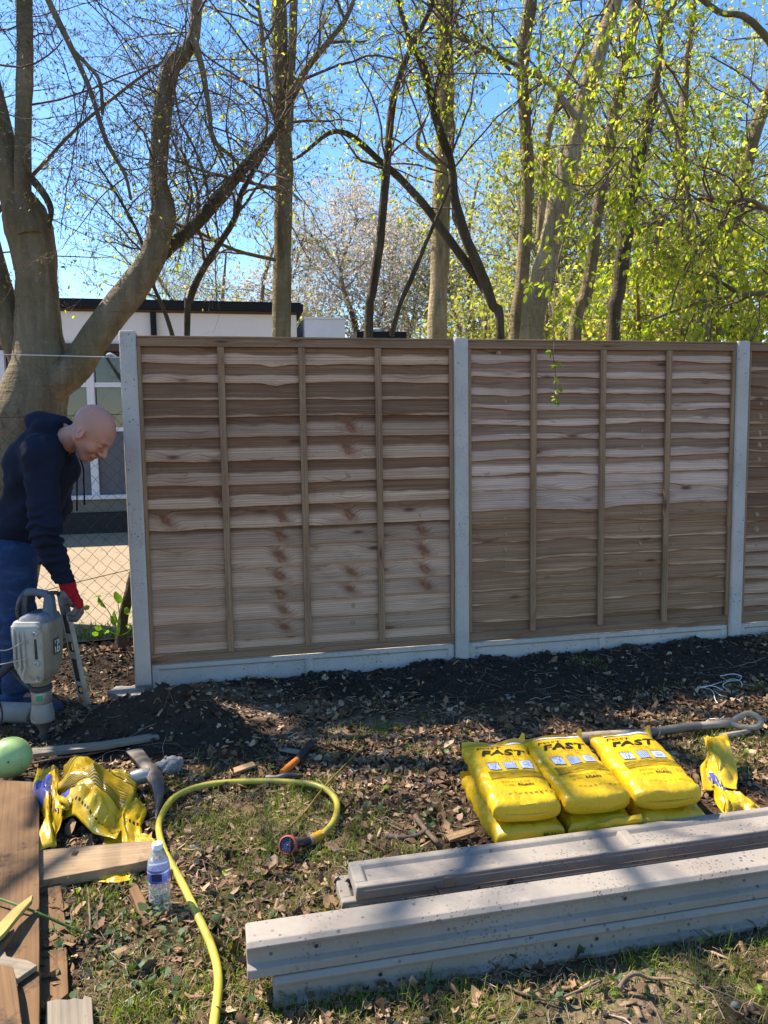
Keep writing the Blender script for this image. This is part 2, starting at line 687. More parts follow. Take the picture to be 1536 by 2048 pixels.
# --- fence timber: UV u = metres along, v = 0 lower edge .. 1 upper edge of the visible strip
def timber(name, dark, light, red=(0.20, 0.075, 0.035), board=True):
    N = NT(name, 0.82, 0.18)
    uv = N.sep(N.coord('UV'))
    r = N.math('MULTIPLY', N.orand(), 91.0)
    u = N.math('ADD', uv[0], r)
    vv = uv[1]
    vm = N.math('MULTIPLY', vv, 0.11)
    vec = N.comb(u, vm, r)
    # knots bend the grain
    kv = N.map(vec, (2.6, 9.0, 1))
    kd = N.voro(kv, 1.0)
    kmask = N.step(kd, 0.05, 0.13, 1, 0)
    khalo = N.step(kd, 0.08, 0.34, 1, 0)
    warp = N.math('MULTIPLY', khalo, 0.02)
    hk = None
    if board:
        for nm in ('knot_a', 'knot_b', 'knot_c'):
            du = N.math('MULTIPLY', N.math('SUBTRACT', uv[0], N.attr(nm, 'OBJECT')), 13.0)
            dv = N.math('MULTIPLY', N.math('SUBTRACT', vv, 0.5), 1.5)
            du = N.math('ADD', du, N.math('MULTIPLY', dv, 0.7))
            dd = N.math('SQRT', N.math('ADD', N.math('MULTIPLY', du, du), N.math('MULTIPLY', dv, dv)))
            dd = N.math('ADD', dd, N.math('MULTIPLY', N.math('SUBTRACT', N.noise(N.map(vec, (26, 60, 1)), 1.0, 4, 0.65), 0.5), 0.7))
            h1 = N.step(dd, 0.15, 1.0, 1, 0)
            hk = h1 if hk is None else N.math('MAXIMUM', hk, h1)
        warp = N.math('ADD', warp, N.math('MULTIPLY', hk, 0.028))
    vec2 = N.comb(u, N.math('ADD', vm, warp), r)
    g1 = N.noise(N.map(vec2, (1.3, 95, 1)), 1.0, 5, 0.65, 0.6)
    g2 = N.noise(N.map(vec2, (3.5, 330, 1)), 1.0, 3, 0.6)
    ring = N.wave(N.map(vec2, (0.9, 26, 1)), 1.0, 5.0, 3, 0.8, 'BANDS', 'Y', 'SAW')
    blot = N.noise(N.map(vec, (2.2, 7, 1)), 1.0, 4, 0.6)
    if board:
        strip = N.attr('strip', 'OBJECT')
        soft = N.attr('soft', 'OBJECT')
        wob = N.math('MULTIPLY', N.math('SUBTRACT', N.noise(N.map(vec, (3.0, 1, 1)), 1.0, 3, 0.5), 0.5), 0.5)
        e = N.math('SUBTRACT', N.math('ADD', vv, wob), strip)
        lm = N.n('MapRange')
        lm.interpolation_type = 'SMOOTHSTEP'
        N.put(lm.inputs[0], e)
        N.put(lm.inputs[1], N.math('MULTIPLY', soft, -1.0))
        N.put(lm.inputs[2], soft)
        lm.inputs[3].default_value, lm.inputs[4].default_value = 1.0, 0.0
        tone_mix = lm.outputs[0]  # board's own two-tone colouring: lighter below the wavy strip edge
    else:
        tone_mix = N.step(blot, 0.3, 0.7, 0.1, 0.8)
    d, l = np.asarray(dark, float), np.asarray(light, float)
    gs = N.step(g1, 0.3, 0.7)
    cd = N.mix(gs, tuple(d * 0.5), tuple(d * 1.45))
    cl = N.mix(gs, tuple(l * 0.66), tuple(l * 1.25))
    c = N.mix(tone_mix, cd, cl)
    if board:
        tone = N.attr('tone', 'OBJECT')
        c = N.mix(1.0, c, N.comb(tone, tone, tone), 'MULTIPLY')
        rr = N.attr('red', 'OBJECT')
        rm = N.math('MULTIPLY', N.math('MULTIPLY', N.math('SUBTRACT', 1.0, tone_mix), rr), N.step(blot, 0.36, 0.62))
        c = N.mix(rm, c, N.mix(ring, tuple(np.array(red) * 0.45), tuple(np.array(red) * 1.5)))
    c = N.mix(N.step(g2, 0.55, 0.8, 0, 0.35), c, tuple(d * 0.45))
    c = N.mix(N.step(ring, 0.66, 0.95, 0, 0.5), c, tuple(d * 0.5))
    if board:
        c = N.mix(N.step(hk, 0.05, 0.75, 0, 0.5), c, tuple(np.array(red) * 1.15))
        c = N.mix(N.step(hk, 0.6, 0.95, 0, 0.75), c, N.mix(g2, tuple(np.array(red) * 0.4), tuple(np.array(red) * 1.3)))
    c = N.mix(N.math('MULTIPLY', khalo, 0.3), c, tuple(np.array(red) * 0.8))
    c = N.mix(N.math('MULTIPLY', kmask, 0.8), c, tuple(np.array(red) * 0.42))
    c = N.mix(N.step(blot, 0.52, 0.78, 0, 0.4), c, tuple(d * 0.55))
    st = N.noise(N.map(vec, (9, 16, 1)), 1.0, 5, 0.7)
    c = N.mix(N.step(st, 0.6, 0.75, 0, 0.5), c, tuple(d * 0.38))
    N.col(c)
    N.bump(N.math('ADD', N.math('MULTIPLY', g1, 0.6), N.math('ADD', N.math('MULTIPLY', g2, 0.4), N.math('MULTIPLY', kmask, 0.7))), 0.55, 0.004)
    return N.m


MT['board'] = timber('board_timber', (0.235, 0.128, 0.072), (0.53, 0.335, 0.222))
MT['board_pink'] = timber('board_timber_pink', (0.32, 0.187, 0.118), (0.63, 0.42, 0.312))
MT['board_olive'] = timber('board_timber_olive', (0.30, 0.168, 0.093), (0.52, 0.33, 0.205))
MT['batten'] = timber('batten_timber', (0.24, 0.134, 0.072), (0.46, 0.285, 0.165), board=False)
MT['rail'] = timber('rail_timber', (0.235, 0.132, 0.075), (0.37, 0.23, 0.137), board=False)
MT['knot'] = simple('knot_wood', (0.33, 0.125, 0.065), 0.8, 0.2, var=0.6, scale=60, bump=0.6)
MT['knot_pale'] = simple('knot_pale_wood', (0.36, 0.24, 0.14), 0.8, 0.2, var=0.5, scale=60, bump=0.6)


def raw_timber(name, c, dirt=0.5):
    """loose boards; grain along object X"""
    N = NT(name, 0.78, 0.2)
    o = N.math('MULTIPLY', N.orand(), 37.0)
    v = N.map(N.coord('Object'), 1, N.comb(o, o, o))
    g = N.noise(N.map(v, (2.0, 60, 60)), 1.0, 5, 0.62, 0.5)
    ring = N.wave(N.map(v, (0.7, 16, 16)), 1.0, 6.0, 3, 0.7, 'BANDS', 'Y', 'SAW')
    c = np.asarray(c, float)
    k = N.mix(g, tuple(c * 0.6), tuple(np.minimum(c * 1.35, 1)))
    k = N.mix(N.step(ring, 0.6, 0.95, 0, 0.35), k, tuple(c * 0.5))
    d = N.step(N.noise(v, 7, 7, 0.72), 0.55, 0.66)
    k = N.mix(N.math('MULTIPLY', d, dirt), k, (0.035, 0.025, 0.018))
    N.col(k)
    N.bump(N.math('ADD', g, N.math('MULTIPLY', d, 0.6)), 0.5, 0.004)
    return N.m


MT['plank'] = raw_timber('plank_timber', (0.165, 0.092, 0.043), 0.9)
MT['plank_pale'] = raw_timber('plank_pale_timber', (0.33, 0.225, 0.13), 0.5)
MT['plank_grey'] = raw_timber('plank_grey_timber', (0.24, 0.20, 0.15), 0.4)
MT['plank_green'] = raw_timber('plank_green_timber', (0.40, 0.30, 0.10), 0.2)
MT['chip'] = raw_timber('chip_wood', (0.36, 0.23, 0.12), 0.2)

# --- ground
def ground_mat():
    N = NT('garden_soil', 0.95, 0.1)
    v = N.coord('Object')
    f1 = N.noise(v, 5.0, 8, 0.68)
    f2 = N.noise(v, 45.0, 6, 0.7)
    f3 = N.voro(v, 55)
    soil = N.mix(f2, (0.017, 0.012, 0.0085), (0.075, 0.052, 0.036))
    tone_mix = N.mix(f2, (0.03, 0.019, 0.011), (0.15, 0.098, 0.058))
    gr = N.mix(f2, (0.04, 0.038, 0.012), (0.15, 0.135, 0.04))
    ms = N.attr('soil')
    mg = N.attr('grass')
    j = N.math('MULTIPLY', N.math('SUBTRACT', f1, 0.5), 1.1)
    c = N.mix(N.step(N.math('ADD', mg, j), 0.25, 0.7), tone_mix, gr)
    c = N.mix(N.step(N.math('ADD', ms, j), 0.3, 0.65), c, soil)
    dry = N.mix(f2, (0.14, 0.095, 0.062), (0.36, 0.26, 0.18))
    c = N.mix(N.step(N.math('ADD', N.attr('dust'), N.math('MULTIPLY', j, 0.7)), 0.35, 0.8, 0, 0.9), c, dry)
    N.col(c)
    N.bump(N.math('ADD', N.math('MULTIPLY', f2, 0.8), N.math('MULTIPLY', f3, 0.5)), 0.9, 0.02)
    return N.m


MT['ground'] = ground_mat()


def sand_mat():
    N = NT('yard_sand', 0.95, 0.1)
    v = N.coord('Object')
    f = N.noise(v, 1.2, 7, 0.65)
    g = N.noise(v, 40, 4, 0.7)
    c = N.mix(f, (0.22, 0.168, 0.108), (0.36, 0.288, 0.20))
    c = N.mix(N.step(g, 0.55, 0.75, 0, 0.5), c, (0.13, 0.09, 0.06))
    sp = N.voro(v, 9)
    c = N.mix(N.math('MULTIPLY', N.step(sp, 0.10, 0.2, 1, 0), N.step(N.noise(v, 2.5, 3, 0.6), 0.45, 0.6)), c, (0.07, 0.05, 0.035))
    N.col(c)
    N.bump(g, 0.5, 0.01)
    return N.m


MT['sand'] = sand_mat()


def leafy(name, stops, trans=0.0, rough=0.6, scale=40, spec=0.3, tcol=None):
    N = NT(name, rough, spec)
    c = N.ramp(N.irand(), stops)
    f = N.noise(N.coord('Object'), scale, 3, 0.6)
    c = N.mix(N.step(f, 0.35, 0.75, 0, 0.35), c, (0.03, 0.022, 0.012) if not trans else (0.05, 0.07, 0.015))
    N.col(c)
    if trans:
        tr = N.n('BsdfTranslucent')
        cc = N.mix(1.0, c, tcol or (2.2, 2.2, 0.95), 'MULTIPLY')
        N.put(tr.inputs['Color'], cc)
        mx = N.n('MixShader')
        mx.inputs[0].default_value = trans
        N.t.links.new(N.b.outputs[0], mx.inputs[1])
        N.t.links.new(tr.outputs[0], mx.inputs[2])
        N.t.links.new(mx.outputs[0], N.out.inputs['Surface'])
    return N.m


MT['leaf'] = leafy('spring_leaf', [(0, (0.15, 0.21, 0.02)), (0.4, (0.24, 0.30, 0.03)), (0.75, (0.34, 0.37, 0.05)), (0.93, (0.40, 0.37, 0.08)), (1, (0.42, 0.25, 0.09))], 0.62, 0.45)
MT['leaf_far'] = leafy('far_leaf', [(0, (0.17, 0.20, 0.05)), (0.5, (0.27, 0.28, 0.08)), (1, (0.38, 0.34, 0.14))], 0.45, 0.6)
MT['bud'] = leafy('bud_leaf', [(0, (0.07, 0.055, 0.03)), (0.6, (0.13, 0.11, 0.04)), (1, (0.20, 0.19, 0.05))], 0.18, 0.6)
MT['blossom'] = leafy('blossom_petal', [(0, (0.55, 0.50, 0.42)), (0.7, (0.74, 0.68, 0.60)), (1, (0.5, 0.5, 0.22))], 0.4, 0.7, tcol=(1.1, 1.0, 1.0))
MT['litter'] = leafy('leaf_litter', [(0, (0.06, 0.032, 0.016)), (0.4, (0.17, 0.095, 0.047)), (0.75, (0.33, 0.20, 0.105)), (1, (0.52, 0.37, 0.23))], 0.0, 0.75, 30)
MT['grass'] = leafy('grass_blade', [(0, (0.07, 0.12, 0.015)), (0.6, (0.16, 0.21, 0.03)), (1, (0.28, 0.29, 0.06))], 0.35, 0.5)
MT['straw'] = leafy('dry_grass', [(0, (0.14, 0.088, 0.045)), (0.6, (0.29, 0.20, 0.105)), (1, (0.46, 0.35, 0.20))], 0.15, 0.7, tcol=(1, 0.95, 0.8))
MT['ivy'] = leafy('ivy_leaf', [(0, (0.03, 0.06, 0.02)), (0.6, (0.06, 0.10, 0.035)), (1, (0.12, 0.16, 0.07))], 0.15, 0.55, spec=0.3)
MT['dock'] = leafy('dock_leaf', [(0, (0.10, 0.22, 0.02)), (1, (0.22, 0.34, 0.03))], 0.5, 0.4)
MT['stone'] = leafy('pebble', [(0, (0.016, 0.012, 0.009)), (0.7, (0.042, 0.030, 0.022)), (0.96, (0.08, 0.06, 0.045)), (1, (0.15, 0.12, 0.10))], 0.0, 0.9, 80)
MT['ground_twig'] = leafy('ground_twig', [(0, (0.07, 0.045, 0.03)), (0.6, (0.20, 0.14, 0.09)), (1, (0.38, 0.30, 0.22))], 0.0, 0.8, 60)


def bark(name, c, green=(0.10, 0.10, 0.035), gr=0.4, ridges=14.0, bump=0.6, lich=0.2):
    N = NT(name, 0.9, 0.15)
    v = N.coord('Object')
    s = N.noise(N.map(v, (1, 1, 0.12)), ridges, 6, 0.65, 0.6)
    f = N.noise(v, 3.0, 6, 0.65)
    p = N.noise(v, 30, 5, 0.7)
    rings = N.noise(N.map(v, (0.5, 0.5, 6)), 4, 4, 0.6, 0.5)
    c = np.asarray(c, float)
    k = N.mix(N.step(s, 0.3, 0.7), tuple(c * 0.5), tuple(c * 1.45))
    k = N.mix(N.step(f, 0.42, 0.62, 0, gr), k, green)
    f2 = N.noise(N.map(v, (1.6, 1.6, 0.5), (3, 7, 1)), 2.6, 6, 0.7, 0.8)
    k = N.mix(N.step(f2, 0.5, 0.68, 0, 0.75), k, tuple(c * np.array([0.5, 0.42, 0.36])))
    ck = N.voro(N.map(v, (1, 1, 0.45)), ridges * 0.9, 'DISTANCE_TO_EDGE')
    k = N.mix(N.math('MULTIPLY', N.step(ck, 0.0, 0.05, 1, 0), N.step(f2, 0.56, 0.7, 0, 0.5)), k, tuple(c * 0.3))
    k = N.mix(N.step(p, 0.56, 0.72, 0, lich), k, tuple(np.minimum(c * 1.9, 1)))
    k = N.mix(N.step(rings, 0.6, 0.75, 0, 0.5), k, tuple(c * 0.35))
    N.col(k)
    N.bump(N.math('ADD', N.math('ADD', s, N.math('MULTIPLY', p, 0.4)), N.math('MULTIPLY', rings, 0.6)), bump, 0.035)
    return N.m


MT['bark_smooth'] = bark('smooth_bark', (0.215, 0.165, 0.105), (0.13, 0.115, 0.05), 0.5, 9, 1.0, 0.45)
MT['bark_pale'] = bark('pale_bark', (0.37, 0.29, 0.17), (0.16, 0.15, 0.05), 0.4, 26, 0.8, 0.35)
MT['bark_mid'] = bark('mid_bark', (0.235, 0.18, 0.105), (0.10, 0.10, 0.035), 0.5, 16, 0.7, 0.25)
MT['bark_dark'] = bark('dark_bark', (0.10, 0.074, 0.05), (0.06, 0.06, 0.02), 0.5, 16, 0.7, 0.15)
MT['twig'] = simple('twig_bark', (0.125, 0.085, 0.07), 0.8, 0.2, var=0.4, scale=8, bump=0)
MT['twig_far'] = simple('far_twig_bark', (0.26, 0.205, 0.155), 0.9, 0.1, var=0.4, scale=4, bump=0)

# --- things
YEL = (0.83, 0.60, 0.012)
def bag_mat():
    N = NT('bag_plastic', 0.32, 0.5)
    v = N.coord('Object')
    f = N.noise(v, 9, 4, 0.6)
    c = N.mix(f, (0.55, 0.335, 0.008), (0.63, 0.405, 0.012))
    d = N.step(N.noise(v, 24, 6, 0.75), 0.6, 0.72)
    c = N.mix(N.math('MULTIPLY', d, 0.3), c, (0.28, 0.20, 0.08))
    N.col(c)
    w = N.noise(v, 22, 3, 0.55, 1.2)
    w2 = N.noise(N.map(v, (30, 8, 20)), 1.0, 4, 0.6, 0.8)
    N.bump(N.math('ADD', w, N.math('MULTIPLY', w2, 0.8)), 0.35, 0.012)
    return N.m


MT['bag'] = bag_mat()


def crumple_mat():
    """thin printed film; UV carries the printed bands of fine lines"""
    N = NT('crumpled_bag_plastic', 0.3, 0.5)
    uv = N.sep(N.coord('UV'))
    v = N.coord('Object')
    f = N.noise(v, 9, 4, 0.6)
    c = N.mix(f, (0.56, 0.34, 0.01), (0.64, 0.415, 0.014))
    tri = N.math('PINGPONG', N.math('MULTIPLY', uv[1], 46.0), 0.5)
    band = N.math('MULTIPLY', N.step(uv[1], 0.30, 0.305), N.step(uv[1], 0.62, 0.615))
    band = N.math('MULTIPLY', band, N.math('MULTIPLY', N.step(uv[0], 0.1, 0.105), N.step(uv[0], 0.9, 0.895)))
    ln = N.math('MULTIPLY', N.step(tri, N.step(uv[1], 0.3, 0.62, 0.10, 0.36), N.step(uv[1], 0.3, 0.62, 0.14, 0.40), 1, 0), band)
    c = N.mix(N.math('MULTIPLY', ln, 0.88), c, (0.03, 0.025, 0.01))
    dash = N.math('MULTIPLY', N.step(N.math('PINGPONG', N.math('MULTIPLY', uv[0], 22.0), 0.5), 0.2, 0.22), N.math('MULTIPLY', N.step(uv[1], 0.84, 0.842), N.step(uv[1], 0.862, 0.86)))
    c = N.mix(dash, c, (0.03, 0.025, 0.01))
    blue = N.math('MULTIPLY', N.math('MULTIPLY', N.step(uv[0], 0.02, 0.022), N.step(uv[0], 0.2, 0.198)), N.math('MULTIPLY', N.step(uv[1], 0.66, 0.662), N.step(uv[1], 0.80, 0.798)))
    c = N.mix(blue, c, (0.06, 0.08, 0.30))
    N.col(c)
    N.bump(N.noise(v, 30, 3, 0.6, 1.0), 0.3, 0.01)
    N.set(Transmission_Weight=0.0)
    return N.m


MT['crumple'] = crumple_mat()
MT['print_black'] = simple('black_print', (0.018, 0.016, 0.012), 0.5, 0.3, bump=0)
MT['print_olive'] = simple('olive_line_print', (0.19, 0.14, 0.008), 0.45, 0.4, bump=0)
MT['print_blue'] = simple('pale_blue_print', (0.36, 0.42, 0.62), 0.45, 0.4, bump=0)
MT['print_grey'] = simple('grey_strip_print', (0.45, 0.47, 0.55), 0.4, 0.4, bump=0)
MT['print_white'] = simple('white_print', (0.75, 0.75, 0.73), 0.5, 0.3, bump=0)
MT['hose'] = simple('hose_rubber', (0.44, 0.37, 0.055), 0.4, 0.45, var=0.15, scale=14, bump=0.05, dirt=(0.25, 0.2, 0.06))
MT['hose_thin'] = simple('thin_cane', (0.28, 0.20, 0.035), 0.6, 0.3, var=0.4, scale=25)
MT['black_rubber'] = simple('black_rubber', (0.022, 0.022, 0.024), 0.55, 0.4, dirt=(0.11, 0.085, 0.06))
MT['orange'] = simple('orange_plastic', (0.62, 0.17, 0.02), 0.45, 0.45, dirt=(0.2, 0.11, 0.05))
MT['red_ring'] = simple('red_rubber', (0.42, 0.09, 0.055), 0.6, 0.35, dirt=(0.18, 0.09, 0.06))
MT['amber'] = simple('amber_plastic', (0.62, 0.32, 0.02), 0.45, 0.45, dirt=(0.25, 0.15, 0.05))
MT['navy_face'] = simple('navy_plastic', (0.015, 0.025, 0.09), 0.4, 0.4)
MT['steel'] = simple('worn_steel', (0.42, 0.40, 0.37), 0.45, 0.5, 0.7, dirt=(0.10, 0.07, 0.05))
MT['steel_dark'] = simple('dark_steel', (0.16, 0.14, 0.12), 0.6, 0.5, 0.6, dirt=(0.09, 0.065, 0.045))
MT['alu'] = simple('grey_aluminium', (0.40, 0.38, 0.33), 0.45, 0.5, 0.35, var=0.12, dirt=(0.2, 0.16, 0.11))
MT['tool_grey'] = simple('dusty_cast_housing', (0.37, 0.35, 0.30), 0.5, 0.4, 0.0, var=0.25, scale=14, dirt=(0.16, 0.125, 0.085))
MT['tool_tan'] = simple('dusty_plastic_housing', (0.20, 0.17, 0.12), 0.6, 0.35, 0.0, var=0.3, scale=14, dirt=(0.33, 0.28, 0.2))
MT['tool_blue'] = simple('dusty_blue_grip', (0.085, 0.105, 0.14), 0.6, 0.4, 0.0, var=0.25, dirt=(0.25, 0.21, 0.16))
MT['tool_black'] = simple('dusty_black_grip', (0.03, 0.031, 0.036), 0.55, 0.4, dirt=(0.16, 0.13, 0.10))
MT['green_label'] = simple('green_sticker', (0.02, 0.25, 0.13), 0.4, 0.4, bump=0)
MT['vial_green'] = simple('yellow_green_vial', (0.55, 0.62, 0.08), 0.15, 0.6, bump=0)
MT['vial_amber'] = simple('amber_vial', (0.65, 0.36, 0.06), 0.2, 0.6, bump=0)
MT['ball'] = None
MT['denim'] = None
MT['ash_handle'] = raw_timber('grey_ash_handle', (0.33, 0.27, 0.20), 0.35)
MT['string'] = simple('white_string', (0.70, 0.69, 0.64), 0.8, 0.2, bump=0)
MT['wire'] = simple('rusted_wire', (0.055, 0.045, 0.038), 0.75, 0.3, 0.2, bump=0)
MT['wire_tie'] = simple('pale_wire', (0.45, 0.38, 0.28), 0.7, 0.3, bump=0)
MT['mortar'] = simple('mortar_lump', (0.38, 0.36, 0.33), 0.95, 0.1, var=0.5, scale=30, bump=0.9, dist=0.02, dirt=(0.05, 0.04, 0.03))
MT['hoodie'] = simple('navy_fleece', (0.013, 0.016, 0.031), 0.92, 0.12, var=0.3, scale=25, bump=0.35)
MT['hoodie_cord'] = simple('black_cord', (0.008, 0.008, 0.011), 0.8, 0.2, bump=0)
MT['boot'] = simple('dusty_boot', (0.035, 0.04, 0.075), 0.7, 0.3, dirt=(0.13, 0.10, 0.07))
MT['glove_red'] = simple('red_knit', (0.40, 0.012, 0.016), 0.85, 0.2, var=0.25, scale=60, bump=0.5)
MT['glove_grey'] = simple('grey_latex', (0.16, 0.15, 0.145), 0.6, 0.35, var=0.3, scale=60, bump=0.5)


def denim():
    N = NT('blue_denim', 0.9, 0.15)
    v = N.coord('Object')
    f = N.noise(v, 4, 5, 0.6)
    w = N.noise(N.map(v, (1, 1, 0.2)), 160, 2, 0.6)
    fold = N.noise(N.map(v, (1, 1, 2.4)), 9, 3, 0.6, 0.6)
    c = N.mix(f, (0.012, 0.024, 0.065), (0.034, 0.060, 0.135))
    c = N.mix(N.step(fold, 0.5, 0.75, 0, 0.4), c, (0.075, 0.12, 0.21))
    N.col(c)
    N.bump(N.math('ADD', N.math('MULTIPLY', w, 0.3), fold), 0.4, 0.012)
    return N.m


MT['denim'] = denim()


def ball_mat():
    N = NT('ball_rubber', 0.42, 0.4)
    v = N.coord('Object')
    f = N.noise(v, 6, 4, 0.6)
    g = N.noise(v, 26, 6, 0.75)
    c = N.mix(N.step(f, 0.35, 0.65), (0.22, 0.40, 0.20), (0.36, 0.50, 0.17))
    c = N.mix(N.step(g, 0.62, 0.70, 0, 0.8), c, (0.06, 0.08, 0.03))
    N.col(c)
    N.bump(g, 0.1, 0.004)
    return N.m


MT['ball'] = ball_mat()


def skin_mat():
    N = NT('skin', 0.48, 0.4)
    v = N.coord('Object')
    c = N.attr('tint', out='Color')
    f = N.noise(v, 60, 4, 0.6)
    c = N.mix(N.step(f, 0.4, 0.7, 0, 0.25), c, (0.40, 0.15, 0.10))
    N.col(c)
    N.set(Subsurface_Weight=0.1)
    N.b.inputs['Subsurface Radius'].default_value = (0.01, 0.004, 0.002)
    N.bump(N.noise(v, 350, 2, 0.5), 0.15, 0.002)
    return N.m


MT['skin'] = skin_mat()


def clear(name, col=(1, 1, 1), ior=1.45, rough=0.02):
    N = NT(name, rough, 0.5)
    N.col(col)
    N.set(Transmission_Weight=1.0)
    N.b.inputs['IOR'].default_value = ior
    return N.m


MT['pet'] = clear('clear_pet', (0.97, 0.98, 1.0), 1.3, 0.03)
MT['water'] = clear('water', (0.86, 0.91, 0.96), 1.33, 0.0)
MT['water'].node_tree.nodes['Principled BSDF'].inputs['Transmission Weight'].default_value = 0.8
MT['bottle_label'] = None


def label_mat():
    N = NT('bottle_label_film', 0.35, 0.5)
    z = N.sep(N.coord('Object'))
    f = N.noise(N.map(N.coord('Object'), (30, 30, 40)), 1.0, 3, 0.6)
    c = N.mix(N.step(f, 0.45, 0.6), (0.10, 0.12, 0.42), (0.20, 0.23, 0.55))
    c = N.mix(N.math('MULTIPLY', N.step(z[2], 0.128, 0.13), N.step(z[2], 0.134, 0.132)), c, (0.7, 0.72, 0.8))
    N.col(c)
    tr = N.n('BsdfTranslucent')
    N.put(tr.inputs['Color'], c)
    mx = N.n('MixShader')
    mx.inputs[0].default_value = 0.5
    N.t.links.new(N.b.outputs[0], mx.inputs[1])
    N.t.links.new(tr.outputs[0], mx.inputs[2])
    N.t.links.new(mx.outputs[0], N.out.inputs['Surface'])
    return N.m


MT['bottle_label'] = label_mat()

def wall_mat(name, c):
    N = NT(name, 0.85, 0.2)
    v = N.coord('Object')
    f = N.noise(v, 0.7, 6, 0.65)
    g = N.noise(N.map(v, (3, 3, 0.5)), 1.2, 5, 0.65)
    c = np.asarray(c, float)
    k = N.mix(f, tuple(c * 0.86), tuple(np.minimum(c * 1.08, 1)))
    k = N.mix(N.step(g, 0.55, 0.75, 0, 0.3), k, tuple(c * 0.7))
    N.col(k)
    N.bump(N.noise(v, 40, 3, 0.6), 0.25, 0.01)
    return N.m


MT['wall_white'] = wall_mat('cream_render', (0.80, 0.74, 0.70))
MT['wall_blue'] = wall_mat('white_cladding', (0.70, 0.71, 0.75))
MT['wall_grey'] = wall_mat('grey_panel', (0.13, 0.13, 0.145))
MT['frame_white'] = wall_mat('white_frame_paint', (0.72, 0.70, 0.72))
MT['fascia'] = wall_mat('black_fascia', (0.018, 0.018, 0.02))
MT['soffit'] = wall_mat('brown_trim', (0.10, 0.07, 0.055))
MT['plinth'] = wall_mat('plinth_brick', (0.20, 0.19, 0.16))
MT['flue'] = simple('galvanised_flue', (0.5, 0.5, 0.5), 0.4, 0.5, 0.6)
MT['kerb_dark'] = wall_mat('dark_apron', (0.035, 0.034, 0.036))


def window_mat():
    N = NT('window_glass', 0.03, 0.9)
    v = N.coord('Object')
    N.col(N.mix(N.noise(v, 1.6, 5, 0.7), (0.006, 0.006, 0.006), (0.045, 0.04, 0.034)))
    N.b.inputs['IOR'].default_value = 1.5
    return N.m


MT['window'] = window_mat()
# ------------------------------------------------------------------ the ground
def gauss(x, y, cx, cy, sx, sy, ang=0.0):
    dx, dy = x - cx, y - cy
    c, s = math.cos(ang), math.sin(ang)
    a, b = dx * c + dy * s, -dx * s + dy * c
    return np.exp(-0.5 * ((a / sx) ** 2 + (b / sy) ** 2))


def fence_td(x, y):
    dx, dy = x - FO[0], y - FO[1]
    return dx * FU[0] + dy * FU[1], dx * FN[0] + dy * FN[1]


def H(x, y):
    x, y = np.asarray(x, float), np.asarray(y, float)
    t, d = fence_td(x, y)
    h = 0.012 * fbm(x * 2.2, y * 2.2, 0, 3, 3) + 0.006 * fbm(x * 11, y * 11, 0, 2, 9)
    m = gauss(x, y, -1.18, 3.64, 0.22, 0.15, 0.0) + 0.45 * gauss(x, y, -0.90, 3.58, 0.15, 0.11, -0.3)
    h = h + 0.155 * m * (1 + 0.25 * fbm(x * 9, y * 9, 0, 3, 5))
    clod = np.clip((d - 0.0) / 0.05, 0, 1) * np.clip((0.62 - d) / 0.5, 0, 1)
    h = h + clod * (0.012 + 0.035 * np.clip((t - 1.6) / 2.0, 0, 1) + 0.026 * np.maximum(0, fbm(x * 8, y * 8, 0, 4, 21)))
    h = h - 0.05 * gauss(x, y, -1.42, 4.17, 0.22, 0.13) - 0.03 * gauss(x, y, -1.66, 3.58, 0.16, 0.14)
    h = h + 0.06 * gauss(x, y, -1.75, 4.72, 0.5, 0.16, 0.1)
    far = np.clip((y - 5.35 - 0.15 * x) / 0.35, 0, 1)
    return h * (1 - far) - 0.06 * far


def blobs(x, y, lst):
    m = np.zeros_like(np.asarray(x, float))
    for (px, py, rx, ry, w) in lst:
        c = G(px, py)
        m = np.maximum(m, w * gauss(x, y, c[0], c[1], rx, ry, FA))
    return m


GRASS = [(500, 1650, 0.30, 0.24, 1.0), (430, 1640, 0.16, 0.1, 0.9), (640, 1930, 0.22, 0.2, 0.9), (500, 2000, 0.28, 0.18, 1.0), (620, 1790, 0.3, 0.12, 0.8),
         (330, 1980, 0.18, 0.12, 0.9), (380, 1880, 0.14, 0.1, 0.6), (1430, 2010, 0.2, 0.14, 0.9), (1120, 2030, 0.25, 0.1, 0.7), (1330, 1920, 0.14, 0.06, 0.8), (690, 1690, 0.15, 0.1, 0.6),
         (1420, 1500, 0.30, 0.13, 0.9), (1300, 1380, 0.12, 0.05, 0.45), (900, 1500, 0.1, 0.07, 0.5), (1180, 1340, 0.1, 0.05, 0.7), (740, 1470, 0.16, 0.09, 0.45),
         (220, 1800, 0.12, 0.1, 0.8), (560, 1990, 0.2, 0.12, 0.9), (1500, 1380, 0.15, 0.08, 0.5), (700, 2030, 0.3, 0.1, 0.9), (800, 1990, 0.3, 0.08, 0.7), (1000, 2040, 0.2, 0.1, 0.5)]


def grass_mask(x, y):
    return blobs(x, y, GRASS)


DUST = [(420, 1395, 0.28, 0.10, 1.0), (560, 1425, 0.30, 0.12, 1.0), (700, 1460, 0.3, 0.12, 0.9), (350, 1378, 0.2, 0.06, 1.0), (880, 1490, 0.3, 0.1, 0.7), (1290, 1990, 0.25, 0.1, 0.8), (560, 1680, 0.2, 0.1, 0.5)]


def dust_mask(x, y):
    return blobs(x, y, DUST)


